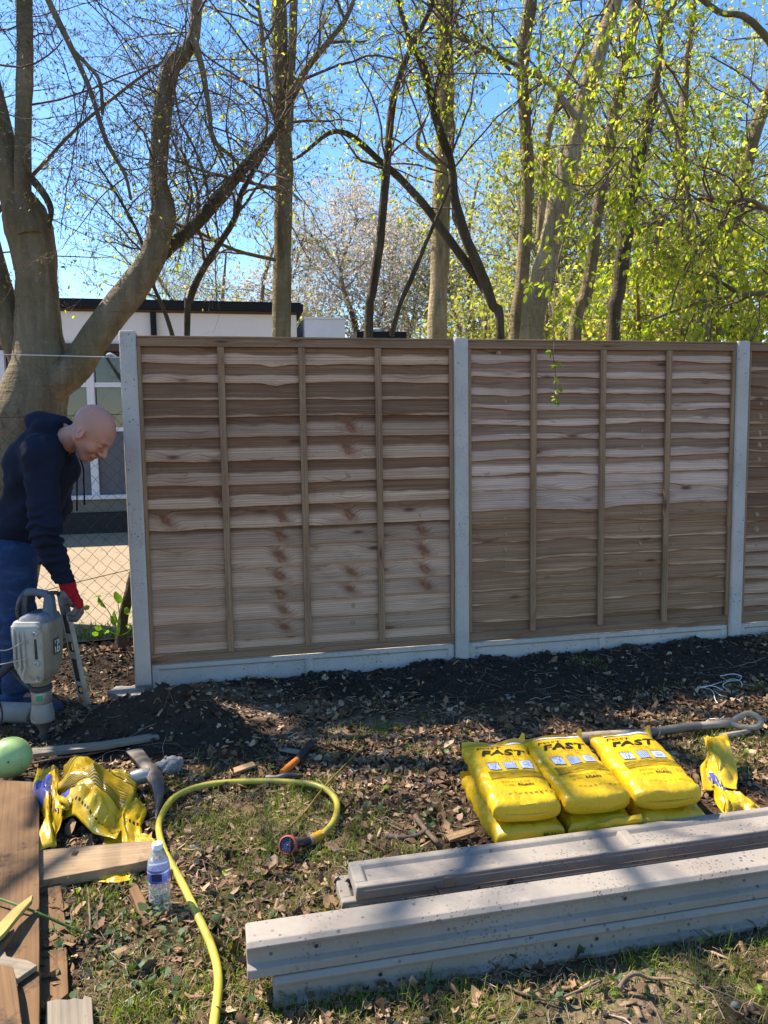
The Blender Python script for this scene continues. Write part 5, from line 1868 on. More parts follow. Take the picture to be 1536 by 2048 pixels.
def make_bag(label, seed, prints=True, group=None):
    B = Bag(seed)
    t = thing('cement_bag', label, 'cement bag', (0, 0, 0), group=group)
    m = MB()
    m.rings(B.mesh())
    # flat heat-sealed seam at the far end
    n = 25
    xs = np.linspace(-BW / 2 * 1.02, BW / 2 * 1.02, n)
    zz = B.zc(1.0) + 0.004 * vnoise(xs * 30, seed, 0, 2)
    tip = np.where(xs > BW / 2 * 0.86, 0.016, 0.0) + 0.006 * vnoise(xs * 12, seed, 3, 2)
    rows = [np.stack([xs, np.full(n, BL * 0.995), zz], 1), np.stack([xs * 1.01, BL + 0.012 + 0 * xs, zz + 0.012 + tip], 1), np.stack([xs * 1.0, BL + 0.02 + 0 * xs, zz + 0.028 + tip * 1.5], 1)]
    Vs = np.concatenate(rows + [r + np.array([0, 0.002, -0.0016]) for r in rows])
    fs = []
    for o in (0, 3 * n):
        for r in range(2):
            for j in range(n - 1):
                a = o + r * n + j
                fs.append((a, a + 1, a + n + 1, a + n))
    m.add(Vs, fs)
    m.build('sack', MT['bag'], t, smooth=50)

    def put(V2, F_, x0, y0, name, mat, off=0.0026, m=None):
        x, y = (V2[:, 0] + x0) * 0.925, (V2[:, 1] + y0) * 0.93
        z = B.top(x, y) + off
        mm = MB() if m is None else m
        mm.add(np.stack([x, y, z], 1), F_)
        if m is None: return mm.build(name, mat, t, smooth=50)

    def strip(poly, closed=False, w=0.0012):
        """a printed line as a thin ribbon"""
        p = np.asarray(poly, float)
        if closed: p = np.vstack([p, p[:1]])
        d = unit(np.gradient(p, axis=0))
        nrm = np.stack([-d[:, 1], d[:, 0]], 1) * w / 2
        V2 = np.concatenate([p + nrm, p - nrm])
        k = len(p)
        return V2, [(j, j + 1, k + j + 1, k + j) for j in range(k - 1)]

    def rect(x0, x1, y0, y1, nx=8, ny=4):
        X, Y = np.meshgrid(np.linspace(x0, x1, nx), np.linspace(y0, y1, ny), indexing='ij')
        i = (np.arange(nx - 1)[:, None] * ny + np.arange(ny - 1)).ravel()
        return np.stack([X.ravel(), Y.ravel()], 1), [(a, a + ny, a + ny + 1, a + 1) for a in i]

    if prints:
        y_ = lambda v: 0.416 - 0.410 * v
        # grey strip along the seam
        V2, F_ = rect(-0.088, 0.108, 0.43 * 0.955, 0.43 * 0.995, 20, 3)
        put(V2, F_, 0, 0, 'seam_strip', MT['print_grey'])
        m2 = MB()
        x3 = np.linspace(-0.1, 0.108, 16)
        lt = MB()
        for (bd, sz, bo, sh, x0, v, xsc, sp) in (('POST', 0.026, 0.0003, 0.35, -0.096, 0.125, 1.5, 1.08), ('FAST', 0.054, 0.0016, 0.25, -0.090, 0.245, 1.46, 1.05), ('CONCRETE', 0.0125, 0, 0.2, -0.022, 0.288, 1.1, 1.5),
                                        ('WOOD', 0.0085, 0, 0, -0.074, 0.355, 1.2, 1.1), ('METAL', 0.0085, 0, 0, -0.010, 0.355, 1.2, 1.1), ('CONCRETE', 0.0085, 0, 0, 0.046, 0.355, 1.0, 1.1),
                                        ('RECYCLE ME', 0.0195, -0.0002, 0, -0.062, 0.735, 1.0, 1.0), ('AGAIN', 0.0195, 0.0007, 0, -0.008, 0.787, 1.05, 1.0)):
            V2, F_ = text_geo(bd, sz, bo, sh, sp, xsc)
            put(V2, F_, x0, y_(v), '', None, m=lt)
        for (cx, v, r) in ((0.012, 0.318, 0.007), (0.094, 0.735, 0.0105), (-0.055, 0.787, 0.004)):
            a = np.linspace(0, 2 * math.pi, 15)[:-1]
            c = np.stack([np.cos(a) * r, np.sin(a) * r * (1 + 0.35 * (np.sin(a) > 0.9) * (r > 0.009))], 1)
            V2, F_ = strip(c, True, 0.0013)
            put(V2, F_, cx, y_(v), '', None, m=lt)
        for (x0, x1, v) in ((0.032, 0.052, 0.312), (0.032, 0.058, 0.326), (-0.045, -0.022, 0.780), (-0.045, -0.018, 0.790), (0.088, 0.100, 0.737)):
            V2, F_ = strip(np.stack([np.linspace(x0, x1, 5), np.full(5, y_(v))], 1), False, 0.0016)
            put(V2, F_, 0, 0, '', None, m=lt)
        lt.build('lettering', MT['print_black'], t, smooth=0)['kind'] = 'stuff'
        # three square pictograms
        for k, cx in enumerate((-0.058, 0.008, 0.072)):
            ym = y_(0.43)
            V2, F_ = rect(cx - 0.0235, cx + 0.0235, ym - 0.025, ym + 0.025, 8, 8)
            ic = put(V2, F_, 0, 0, 'pictogram', MT['print_blue'])
            il = MB()
            sq = [(cx - 0.0235, ym - 0.025), (cx + 0.0235, ym - 0.025), (cx + 0.0235, ym + 0.025), (cx - 0.0235, ym + 0.025)]
            V2, F_ = strip(spline(np.array(sq + sq[:1])[[0, 0, 1, 1, 2, 2, 3, 3, 4, 4]] * 1.0, 40), False, 0.0013)
            put(V2, F_, 0, 0, '', None, 0.0034, m=il)
            ls = []
            if k == 0:
                for (dx, am) in ((-0.011, 0.006), (-0.003, 0.008), (0.016, -0.007)):
                    yy = np.linspace(-0.024, 0.024, 12)
                    ls.append(np.stack([cx + dx + am * np.cos(yy * 65), ym + yy], 1))
                a = np.linspace(0, 2 * math.pi, 12)
                ls.append(np.stack([cx + 0.005 + 0.004 * np.cos(a), ym - 0.004 + 0.007 * np.sin(a)], 1))
            elif k == 1:
                for o in np.linspace(-0.036, 0.036, 10):
                    p0, p1 = max(-0.0225, -0.0225 + o), min(0.0225, 0.0225 + o)
                    xx = np.linspace(p0, p1, 6)
                    ls.append(np.stack([cx + xx, ym + (xx - o)], 1))
            else:
                for (o, w_) in ((0.008, 0.013), (-0.001, 0.014), (-0.008, 0.012)):
                    xx = np.linspace(-w_, w_, 9)
                    ls.append(np.stack([cx + xx, ym + o - 0.005 * np.cos(xx / w_ * 1.5)], 1))
                xx = np.linspace(-0.013, 0.013, 9)
                ls.append(np.stack([cx + xx, ym + 0.008 + 0.006 * np.cos(xx / 0.013 * 1.57)], 1))
            for l in ls:
                V2, F_ = strip(l, False, 0.0014)
                put(V2, F_, 0, 0, '', None, 0.0034, m=il)
            il.build('pictogram_lines', simple('ink_blue', (0.03, 0.045, 0.16), 0.5, bump=0) if 'ink' not in MT else MT['ink'], ic, smooth=0)
        # bands of fine lines
        bl = MB()
        rg = np.random.default_rng(3)
        v = 0.525
        while v < 0.665:
            w_ = rg.choice([0.0012, 0.002, 0.0035, 0.0055], p=[.3, .3, .25, .15])
            xx = np.linspace(-0.095, 0.118, 22)
            arc = 0.016 * (1 - ((xx - 0.03) / 0.13) ** 2) * (1 - (v - 0.5) * 2.0) - 0.01
            V2, F_ = strip(np.stack([xx, y_(v) + arc], 1), False, w_)
            put(V2, F_, 0, 0, '', None, 0.0022, m=bl)
            v += w_ / 0.425 + rg.uniform(0.002, 0.007)
        bl.build('printed_bands', MT['print_olive'], t, smooth=0)
        dl = MB()
        for k in range(9):
            if k == 6: continue
            V2, F_ = rect(-0.058 + k * 0.0195, -0.058 + k * 0.0195 + 0.0125, y_(0.903) - 0.0013, y_(0.903) + 0.0013, 4, 2)
            put(V2, F_, 0, 0, '', None, m=dl)
        xs_ = -0.058 + 6 * 0.0195 + 0.006
        for l in ([(-0.008, 0.005), (0.008, -0.006)], [(-0.008, -0.004), (0.008, 0.005)]):
            V2, F_ = strip(spline(np.array(l) + np.array([xs_, y_(0.903)]), 5), False, 0.0018)
            put(V2, F_, 0, 0, '', None, m=dl)
        dl.build('dashed_cut_line', MT['print_black'], t, smooth=0)
    return t


MT['ink'] = simple('ink_blue', (0.03, 0.045, 0.16), 0.5, bump=0)
gb = 'yellow cement bags stacked on the leaf litter'
BPOS = [((0.462, 2.430), 8.0), ((0.712, 2.476), 10.0), ((0.964, 2.506), 6.0)]
nm = ['left', 'middle', 'right']
nx_ = ['leftmost of the three upper yellow cement bags, nearest the hose nozzle', 'middle one of the three upper yellow cement bags', 'rightmost of the three upper yellow cement bags, beside the torn empty bag']
nl_ = ['lower yellow cement bag under the leftmost upper bag', 'lower yellow cement bag under the middle upper bag, with its end flap folded up', 'lower yellow cement bag under the rightmost upper bag']
for k, ((bx_, by_), ang) in enumerate(BPOS):
    lo_ = make_bag(nl_[k], 11 + k, False, gb)
    a2 = rad(ang + (2.5, -2, 1)[k])
    lo_.location = (bx_ + (0.012, 0.012, 0.014)[k], by_ + 0.004, 0.012)
    lo_.rotation_euler = (rad(0.6), 0, a2)
    up_ = make_bag(nx_[k], 1 + k, True, gb)
    up_.location = (bx_, by_ + 0.022, 0.012 + 0.098)
    up_.rotation_euler = (rad(3.2), rad((1.5, 0.5, -1)[k]), rad(ang))
    if k == 0:
        V2, F_ = text_geo('30-11', 0.016, 0.0006, 0.1, 1.1, 1.1)
        B = Bag(11)
        mm = MB()
        x, y = V2[:, 0] + 0.035, V2[:, 1] + 0.006
        mm.add(np.stack([x, np.full(len(x), -0.0145), 0.062 + y - 0.006], 1), F_)
        mm.build('date_stamp', MT['print_black'], lo_, smooth=0)['kind'] = 'stuff'
    if k == 1:
        q = MB()
        n = 16
        xs = np.linspace(-0.06, 0.128, n)
        rows = []
        for f in np.linspace(0, 1, 5):
            rows.append(np.stack([xs, -0.006 - 0.014 * np.sin(f * 2.2) - 0.006 * vnoise(xs * 25, f * 3, 0, 4), 0.035 + 0.055 * f + 0.018 * (xs / 0.12) + 0.007 * vnoise(xs * 30, f * 4, 1, 5)], 1))
        Vs = np.concatenate(rows + [r + np.array([0, -0.0015, 0.0]) for r in rows])
        fs = [(o + r * n + j, o + r * n + j + 1, o + (r + 1) * n + j + 1, o + (r + 1) * n + j) for o in (0, 5 * n) for r in range(4) for j in range(n - 1)]
        q.add(Vs, fs)
        q.build('end_flap', MT['bag'], lo_, smooth=25)


# ------------------------------------------------------------------ crumpled film
def sheet(c, z, amp, seed, nu=34, nv=34, uv=(0, 0, 1, 1), bulge=0.0):
    """c: TL TR BR BL (world xy or px), returns V, quads, uv"""
    rg = np.random.default_rng(seed)
    c = [G(*p, 0.02) for p in c]
    for q, zz in zip(c, z): q[2] = zz
    u, v = np.meshgrid(np.linspace(0, 1, nu), np.linspace(0, 1, nv), indexing='ij')
    w = [(1 - u) * (1 - v), u * (1 - v), u * v, (1 - u) * v]
    p = sum(wi[..., None] * np.asarray(ci) for wi, ci in zip(w, c))
    h = np.zeros_like(u)
    for k in range(9):
        a = rg.uniform(0, 2 * math.pi)
        o = rg.uniform(0.1, 0.9)
        d = (u - rg.uniform(0.1, 0.9)) * math.cos(a) + (v - o) * math.sin(a)
        h += rg.uniform(-1, 1) * np.minimum(np.abs(d), 0.25) * 2.2
    h = h - h.mean()
    e = np.minimum(np.minimum(u, 1 - u), np.minimum(v, 1 - v))
    h = h + 0.6 * np.abs(vnoise(u * 4 + seed, v * 4, 0, 3)) - 0.3 * np.abs(vnoise(u * 9 + seed, v * 9, 1, 5))
    p[..., 2] += amp * h * np.clip(0.35 + e * 4, 0, 1) + bulge * np.sin(np.pi * u) * np.sin(np.pi * v)
    p[..., 0] += amp * 0.7 * vnoise(u * 3 + seed, v * 3, 5, 3)
    p[..., 1] += amp * 0.7 * vnoise(u * 3 + seed, v * 3, 9, 4)
    p[..., 2] = np.maximum(p[..., 2], 0.006 + 0.004 * vnoise(u * 8, v * 8, seed, 2))
    idx = np.arange(nu * nv).reshape(nu, nv)
    Fq = np.stack([idx[:-1, :-1], idx[1:, :-1], idx[1:, 1:], idx[:-1, 1:]], -1).reshape(-1, 4)
    UV = np.stack([uv[0] + u * (uv[2] - uv[0]), uv[1] + v * (uv[3] - uv[1])], -1)
    return p.reshape(-1, 3), Fq, UV.reshape(-1, 2)


def film(name, sheets, mat, root):
    for sname, s in sheets:
        V, Fq, UV = sheet(**s)
        me = raw_mesh(sname, V - np.array(root.location), Fq)
        me.set_sharp_from_angle(angle=rad(28))
        set_uv(me, UV)
        o = link_mesh(sname, me, mat, root)
        sm = o.modifiers.new('film', 'SOLIDIFY')
        sm.thickness = 0.0015
    return root


t = thing('crumpled_bag', 'crumpled empty yellow cement bag with black lines, beside the big brown plank', 'empty bag', (-1.12, 2.7, 0))
film('fold', [
    ('inner_fold', dict(c=((92, 1556), (188, 1562), (196, 1640), (92, 1640)), z=(0.05, 0.06, 0.10, 0.07), amp=0.075, seed=4, uv=(0.0, 0.5, 0.6, 1.0), bulge=0.05)),
    ('main_fold', dict(c=((118, 1590), (276, 1566), (230, 1706), (118, 1652)), z=(0.09, 0.06, 0.055, 0.05), amp=0.05, seed=9, nu=44, nv=44, uv=(0.05, 0.1, 0.95, 0.95), bulge=0.085)),
    ('side_fold', dict(c=((80, 1560), (140, 1578), (106, 1712), (76, 1724)), z=(0.07, 0.11, 0.05, 0.04), amp=0.045, seed=15, uv=(0.0, 0.55, 0.3, 1.0), bulge=0.05)),
    ('lower_fold', dict(c=((250, 1580), (278, 1600), (292, 1694), (206, 1696)), z=(0.04, 0.03, 0.02, 0.03), amp=0.025, seed=21, uv=(0.3, 0.55, 0.9, 1.0), bulge=0.03)),
    ('back_fold', dict(c=((150, 1568), (272, 1563), (280, 1620), (150, 1640)), z=(0.05, 0.05, 0.04, 0.04), amp=0.05, seed=27, uv=(0.1, 0.2, 0.9, 0.7), bulge=0.06)),
], MT['crumple'], t)
t = thing('crumpled_bag', 'corner of a flattened yellow bag poking out under the cross plank', 'empty bag', (-0.87, 2.35, 0))
film('fold', [('corner_fold', dict(c=((150, 1730), (282, 1722), (262, 1766), (198, 1768)), z=(0.012, 0.014, 0.025, 0.02), amp=0.018, seed=33, uv=(0.2, 0.64, 0.8, 0.82), bulge=0.012)),
              ('side_fold', dict(c=((268, 1668), (300, 1678), (322, 1702), (300, 1712)), z=(0.03, 0.03, 0.012, 0.012), amp=0.014, seed=36, uv=(0.2, 0.64, 0.8, 0.82), bulge=0.012))], MT['crumple'], t)
t = thing('crumpled_bag', 'torn empty yellow bag lying open right of the stacked cement bags', 'empty bag', (1.33, 2.9, 0))
film('fold', [('upright_flap', dict(c=((1407, 1512), (1449, 1516), (1472, 1580), (1412, 1578)), z=(0.10, 0.11, 0.03, 0.02), amp=0.035, seed=41, uv=(0.3, 0.64, 0.6, 0.82), bulge=0.03)),
              ('blue_printed_fold', dict(c=((1394, 1546), (1412, 1550), (1458, 1590), (1440, 1592)), z=(0.05, 0.045, 0.02, 0.02), amp=0.015, seed=44, uv=(0.03, 0.67, 0.19, 0.79), bulge=0.012)),
              ('lower_fold', dict(c=((1412, 1574), (1448, 1592), (1490, 1640), (1432, 1640)), z=(0.05, 0.03, 0.02, 0.03), amp=0.035, seed=47, uv=(0.3, 0.64, 0.6, 0.82), bulge=0.02)),
              ('tail_fold', dict(c=((1450, 1590), (1470, 1588), (1540, 1618), (1482, 1634)), z=(0.03, 0.03, 0.01, 0.02), amp=0.018, seed=51, uv=(0.3, 0.64, 0.6, 0.82), bulge=0.01))], MT['crumple'], t)


# ------------------------------------------------------------------ loose timber
def slab(name, label, cat, pts, z, th, mat, grain, group=None, z2=None, bev=0.002, rough=0.0, seed=1):
    """flat piece outlined on its top face by pixel points lying at height z (or z..z2 along the outline)"""
    zs = z if hasattr(z, '__len__') else [z] * len(pts)
    W = np.array([G(p[0], p[1], zz) for p, zz in zip(pts, zs)])
    g0, g1 = G(*grain[0], zs[0]), G(*grain[1], zs[0])
    ang = math.atan2(g1[1] - g0[1], g1[0] - g0[0])
    c = W.mean(0)
    t = thing(name, label, cat, (c[0], c[1], c[2] - th), ang, group)
    R = rotm('Z', -ang)
    Lc = (W - np.array(t.location)) @ R.T
    if rough:
        rg = np.random.default_rng(seed)
        q = []
        for i in range(len(Lc)):
            a, b = Lc[i], Lc[(i + 1) % len(Lc)]
            n = max(2, int(np.linalg.norm(b - a) / 0.03))
            for f in np.linspace(0, 1, n, endpoint=False):
                p = a * (1 - f) + b * f
                if f > 0: p = p + np.array([rg.normal() * rough, rg.normal() * rough * 0.5, 0])
                q.append(p)
        Lc = np.array(q)
    m = MB()
    m.rings([Lc - np.array([0, 0, th]), Lc])
    m.build(name.split('_')[-1] if name.endswith(('plank',)) else 'timber', mat, t, smooth=30, bevel=bev)
    return t


slab('cross_plank', 'pale short plank lying across under the crumpled yellow bag', 'plank', [(40, 1704), (303, 1680), (318, 1717), (40, 1768)], 0.052, 0.034, MT['plank_pale'], ((80, 1720), (310, 1698)), rough=0.002)
slab('long_plank', 'narrow plank lying just right of the big brown plank', 'plank', [(60, 1690), (118, 1740), (133, 1856), (137, 1986), (120, 2000), (60, 2010)], 0.03, 0.026, MT['plank'], ((120, 1760), (137, 1980)), rough=0.0015)
slab('wide_plank', 'big wide brown plank with mud smears at the left edge', 'plank', [(-90, 1555), (78, 1564), (79, 2090), (-260, 2090)], 0.078, 0.025, MT['plank'], ((78, 1564), (79, 2060)), rough=0.001)
slab('broken_board', 'broken board end with ragged edge at the bottom left, beside the grass', 'board', [(92, 2003), (112, 1998), (136, 1999), (150, 1995), (166, 1998), (168, 1990), (184, 1994), (188, 2070), (88, 2070)], 0.045, 0.02, MT['plank_grey'], ((100, 2060), (100, 2000)), rough=0.0008)
slab('splinter_board', 'pointed yellowish splinter lying on the big brown plank', 'board', [(-40, 1872), (-2, 1846), (24, 1818), (66, 1788), (64, 1800), (44, 1822), (10, 1864), (-30, 1904)], [0.13, 0.125, 0.12, 0.115, 0.115, 0.12, 0.125, 0.13], 0.013, MT['plank_green'], ((-20, 1876), (60, 1794)), rough=0.0012)
slab('broken_board', 'dark broken board lying under the pointed yellowish splinter', 'board', [(-60, 1926), (-10, 1880), (29, 1856), (18, 1876), (-6, 1906), (-50, 1945)], 0.108, 0.015, MT['plank'], ((-30, 1900), (25, 1858)), rough=0.001)
slab('broken_board', 'greenish grey fan-shaped board fragment near the bottom left corner', 'board', [(-30, 1912), (10, 1901), (14, 1912), (56, 1920), (75, 1930), (33, 1959), (24, 1934), (-30, 1930)], 0.097, 0.014, MT['plank_grey'], ((0, 1918), (72, 1930)), rough=0.001)
slab('broken_board', 'pale brown board lying topmost in the bottom left corner', 'board', [(-70, 1918), (26, 1934), (33, 1962), (48, 2080), (-110, 2080)], 0.122, 0.02, MT['plank'], ((28, 1940), (48, 2070)), rough=0.001)
slab('wood_block', 'small brown wood offcut on the ground beside the water bottle', 'wood offcut', [(258, 1776), (276, 1769), (311, 1838), (288, 1852)], 0.03, 0.022, MT['plank'], ((266, 1772), (300, 1845)), rough=0.0015)
slab('batten_offcut', 'thin timber batten lying on the dark soil below the mound', 'batten', [(60, 1496), (200, 1483), (312, 1465), (319, 1473), (200, 1493), (66, 1508)], 0.055, 0.018, MT['plank_grey'], ((64, 1502), (316, 1469)), rough=0.0012)
slab('wood_chip', 'long pale wood chip on the litter left of the cement bags', 'wood chip', [(954, 1506), (985, 1477), (992, 1482), (966, 1514)], 0.02, 0.008, MT['chip'], ((958, 1508), (988, 1478)), rough=0.0012)
slab('wood_chip', 'orange-brown wood chip between the pickaxe and the hammer', 'wood chip', [(458, 1538), (505, 1522), (512, 1530), (466, 1546)], 0.022, 0.01, MT['chip'], ((460, 1540), (508, 1526)), rough=0.0012)
slab('wood_chip', 'grey wood chip just left of the hammer handle', 'wood chip', [(556, 1492), (605, 1500), (603, 1508), (558, 1499)], 0.02, 0.008, MT['plank_grey'], ((556, 1495), (604, 1504)), rough=0.001)
slab('wood_chip', 'brown chip of wood lying at the left of the bag stack, against the concrete', 'wood chip', [(890, 1668), (948, 1652), (950, 1664), (900, 1680)], 0.03, 0.01, MT['chip'], ((892, 1674), (948, 1658)), rough=0.001)
slab('stone_slab', 'pale flat slab on the ground at the foot of the free left post', 'slab', [(214, 1384), (232, 1372), (285, 1372), (292, 1388), (250, 1392)], 0.015, 0.05, MT['concrete_dirty'], ((214, 1384), (280, 1384)), rough=0.004)
t = thing('kerb_stone', 'rounded grey concrete lump lying at the left edge beside the breaker', 'concrete lump', G(20, 1436))
m = MB()
pl = spline([G(-60, 1424, 0.05), G(0, 1424, 0.05), G(56, 1426, 0.045), G(66, 1428, 0.04)], 12)
m.rings([p + np.array([0, 0, 0]) for p in tube_rings(pl, np.array([.052] * 10 + [.045, .02]), 10)])
m.build('lump', MT['concrete_dirty'], t, world=True, smooth=60)

# thorny green stem over the planks
t = thing('bramble_stem', 'green thorny bramble stem lying across the planks', 'stem', G(80, 1828, 0.09))
pl = spline([G(-30, 1790, 0.10), G(0, 1798, 0.10), G(36, 1811, 0.098), G(80, 1828, 0.086), (G(130, 1850, 0.05)), G(160, 1862, 0.035), G(182, 1876, 0.02)], 30)
m = MB()
m.tube(pl, np.linspace(0.0032, 0.0046, 30), 8)
rg = np.random.default_rng(2)
for i in range(2, 28, 2):
    d = unit(rg.normal(size=3))
    m.lathe([(0.0028, 0), (0.0012, 0.005), (0.0001, 0.009)], 5, pl[i] + d * 0.003, rot_to(d))
m.build('cane', simple('green_cane', (0.06, 0.11, 0.02), 0.5, var=0.4, scale=40), t, world=True)

# ------------------------------------------------------------------ pickaxe
t = thing('pickaxe', 'old pickaxe with grey wooden handle behind the crumpled yellow bag', 'pickaxe', G(296, 1562))
pl = spline([G(60, 1592, 0.05), G(190, 1568, 0.055), G(282, 1553, 0.06)], 14)
m = MB()
m.tube(pl, np.linspace(0.019, 0.022, 14), 12)
m.build('handle', MT['ash_handle'], t, world=True)
hd = MB()
a = [G(268, 1500, 0.05), G(284, 1520, 0.06), G(302, 1546, 0.062), G(316, 1572, 0.05), G(317, 1602, 0.03), G(312, 1640, 0.008)]
pl = spline(a, 26)
w = np.interp(np.linspace(0, 1, 26), [0, .2, .38, .5, .62, .85, 1], [.036, .030, .030, .034, .024, .014, .003])
h_ = np.interp(np.linspace(0, 1, 26), [0, .2, .38, .5, .62, .85, 1], [.004, .012, .026, .028, .018, .012, .003])
tg = unit(np.gradient(pl, axis=0))
R_ = []
for p, d, ww, hh in zip(pl, tg, w, h_):
    s = unit(np.cross(d, [0, 0, 1]))
    u_ = np.cross(s, d)
    an = np.arange(8) * math.pi / 4 + 0.39
    R_.append(p + ww * np.cos(an)[:, None] * s + hh * np.sin(an)[:, None] * u_)
hd.rings(R_)
hd.build('head', MT['steel_dark'], t, world=True, smooth=50)
ey = MB()
c0, c1 = G(262, 1556, 0.06), G(300, 1550, 0.062)
ey.tube(spline([c0, c1], 4), [0.026, 0.031, 0.032, 0.028], 12)
ey.build('eye_socket', MT['steel'], t, world=True)

# rough mortar lump
t = thing('mortar_lump', 'whitish rough lump of old mortar beside the pickaxe head', 'lump', G(338, 1546))
sd = SDF((-0.09, -0.07, -0.03), (0.09, 0.07, 0.1), 0.006)
sd.ell((0, 0, 0.025), (0.055, 0.045, 0.038), k=0.02).ell((0.02, 0.01, 0.04), (0.03, 0.03, 0.028), k=0.02).ell((-0.035, 0, 0.02), (0.03, 0.03, 0.025), k=0.02)
sd.warp(lambda x, y, z: 0.010 * fbm(x * 40, y * 40, z * 40, 3, 3))
me, _ = sd.mesh('lump', MT['mortar'])
link_mesh('lump', me, None, t)

# ------------------------------------------------------------------ ball
c = P(21, 1515, 3.06)
t = thing('ball', 'pale green rubber ball smeared with soil at the left edge', 'ball', (c[0], c[1], 0.0))
m = MB()
m.ball(c, (0.084, 0.084, 0.083), 36)
m.build('rubber_skin', MT['ball'], t, world=True, smooth=180)
m = MB()
m.lathe([(0.004, 0.0), (0.0035, 0.002), (0.001, 0.003)], 10, c + np.array([0.03, -0.0795, 0.014]), rot_to((0.34, -0.92, 0.16)))
m.build('valve', MT['black_rubber'], t, world=True)

# ------------------------------------------------------------------ hose and spray gun
t = thing('garden_hose', 'yellow garden hose looping over the grass', 'hose', G(437, 1960))
hp = [(415, 2160), (428, 2048), (437, 1962), (426, 1902), (396, 1832), (360, 1758), (331, 1706), (318, 1664), (322, 1634), (345, 1598), (385, 1577), (440, 1566), (500, 1563), (560, 1563), (615, 1567), (650, 1578), (671, 1598), (674, 1622), (664, 1648), (642, 1672)]
hz = [0.030] * 20
pl = spline([G(x, y, z) for (x, y), z in zip(hp, hz)], 130)
m = MB()
m.tube(pl, 0.0118, 12)
m.build('tube', MT['hose'], t, world=True)
t = thing('spray_gun', 'orange-rimmed hose nozzle at the end of the yellow hose', 'hose nozzle', G(590, 1700))
p0, p1 = G(646, 1668, 0.025), G(622, 1681, 0.032)
p2, p3, p4 = G(603, 1684, 0.042), G(585, 1689, 0.05), G(577, 1690, 0.052)
m = MB()
m.tube(spline([p0, p1], 8), [0.0145, 0.0175, 0.018, 0.018, 0.0185, 0.018, 0.0185, 0.017], 16)
m.build('connector', MT['amber'], t, world=True)
m = MB()
m.tube(spline([p1, p1 * 0.8 + p2 * 0.2], 3), [0.0165, 0.017, 0.0165], 16)
m.build('collar', MT['alu'], t, world=True)
m = MB()
m.tube(spline([p1 * 0.75 + p2 * 0.25, p2, p3, p4], 12), [.014, .0145, .015, .0155, .015, .015, .016, .018, .021, .024, .026, .026], 16)
m.build('body', MT['black_rubber'], t, world=True)
fd = np.array([-0.22, -0.86, 0.46])
fd /= np.linalg.norm(fd)
m = MB()
fc = p4 + fd * 0.006
m.lathe([(0.0255, -0.014), (0.0305, -0.010), (0.0315, 0.0), (0.0305, 0.007), (0.0265, 0.009), (0.0255, 0.004)], 28, fc, rot_to(fd), cap=False)
m.build('rim', MT['red_ring'], t, world=True)
m = MB()
m.lathe([(0.0262, -0.004), (0.0262, 0.0035), (0.02, 0.0045), (0.0001, 0.005)], 28, fc, rot_to(fd))
fo = m.build('spray_face', MT['navy_face'], t, world=True)
m = MB()
Rf = rot_to(fd)
for r, n in ((0.006, 6), (0.012, 12), (0.018, 18), (0.023, 22)):
    for k in range(n):
        a = k * 2 * math.pi / n
        m.ball(fc + Rf @ np.array([math.cos(a) * r, math.sin(a) * r, 0.0045]), 0.0009, 6)
m.build('spray_holes', MT['alu'], fo, world=True)
fo.children[0]['kind'] = 'stuff'
m = MB()
m.ball(fc + Rf @ np.array([0, 0, 0.005]), (0.0025, 0.0025, 0.0025), 8)
m.build('centre_screw', MT['steel'], fo, world=True)

t = thing('bamboo_cane', 'thin yellow cane lying across the ground inside the hose loop', 'cane', G(560, 1672))
m = MB()
pl = spline([G(356, 1737, 0.008), G(450, 1709, 0.012), (G(540, 1678, 0.012)), G(600, 1634, 0.02), G(648, 1574, 0.034), G(690, 1530, 0.02), G(722, 1497, 0.012)], 40)
m.tube(pl, 0.0036, 7)
m.build('rod', MT['hose_thin'], t, world=True)

# ------------------------------------------------------------------ hammer
t = thing('claw_hammer', 'hammer with orange and black handle lying on the leaf litter', 'hammer', G(575, 1548))
pa, pb, pc = G(564, 1546, 0.03), G(594, 1520, 0.03), G(622, 1487, 0.03)
m = MB()
m.tube(spline([pa, pa * .5 + pb * .5, pb], 8), [.0135, .0145, .015, .0155, .0155, .015, .0145, .014], 12)
m.build('orange_grip', MT['orange'], t, world=True)
m = MB()
m.tube(spline([pb, pb * .5 + pc * .5, pc], 10), [.0148, .015, .0152, .016, .017, .017, .0165, .017, .0195, .018], 12)
m.build('black_grip', MT['black_rubber'], t, world=True)
m = MB()
m.tube(spline([G(532, 1556, 0.02), G(550, 1556, 0.022), G(566, 1553, 0.024), G(585, 1551, 0.02), G(606, 1552, 0.012)], 12), [.011, .0125, .012, .010, .011, .013, .014, .013, .011, .009, .006, .003], 10)
m.build('head', MT['steel_dark'], t, world=True)

# ------------------------------------------------------------------ bottle
bc = G(321, 1823, 0.0)
bc[2] = 0.004
t = thing('water_bottle', 'clear plastic water bottle with blue label beside the hose', 'bottle', bc)
pr = [(0.0, 0.002), (0.020, 0.0), (0.029, 0.003), (0.0318, 0.012)]
for z in np.arange(0.018, 0.092, 0.0085):
    pr += [(0.0318, z), (0.0306, z + 0.0035)]
pr += [(0.0318, 0.096), (0.0322, 0.1), (0.0322, 0.14), (0.0318, 0.145), (0.0295, 0.158), (0.022, 0.178), (0.0138, 0.189), (0.0128, 0.195), (0.0128, 0.2)]
m = MB()
m.lathe(pr[1:] + [(0.0001, 0.2)], 32)
m.build('body', MT['water'], t, smooth=60)
m = MB()
m.lathe([(0.0325, 0.1005), (0.0326, 0.1005), (0.0326, 0.1395), (0.0325, 0.1395)], 28, cap=False)
m.build('label', MT['bottle_label'], t, smooth=60)
m = MB()
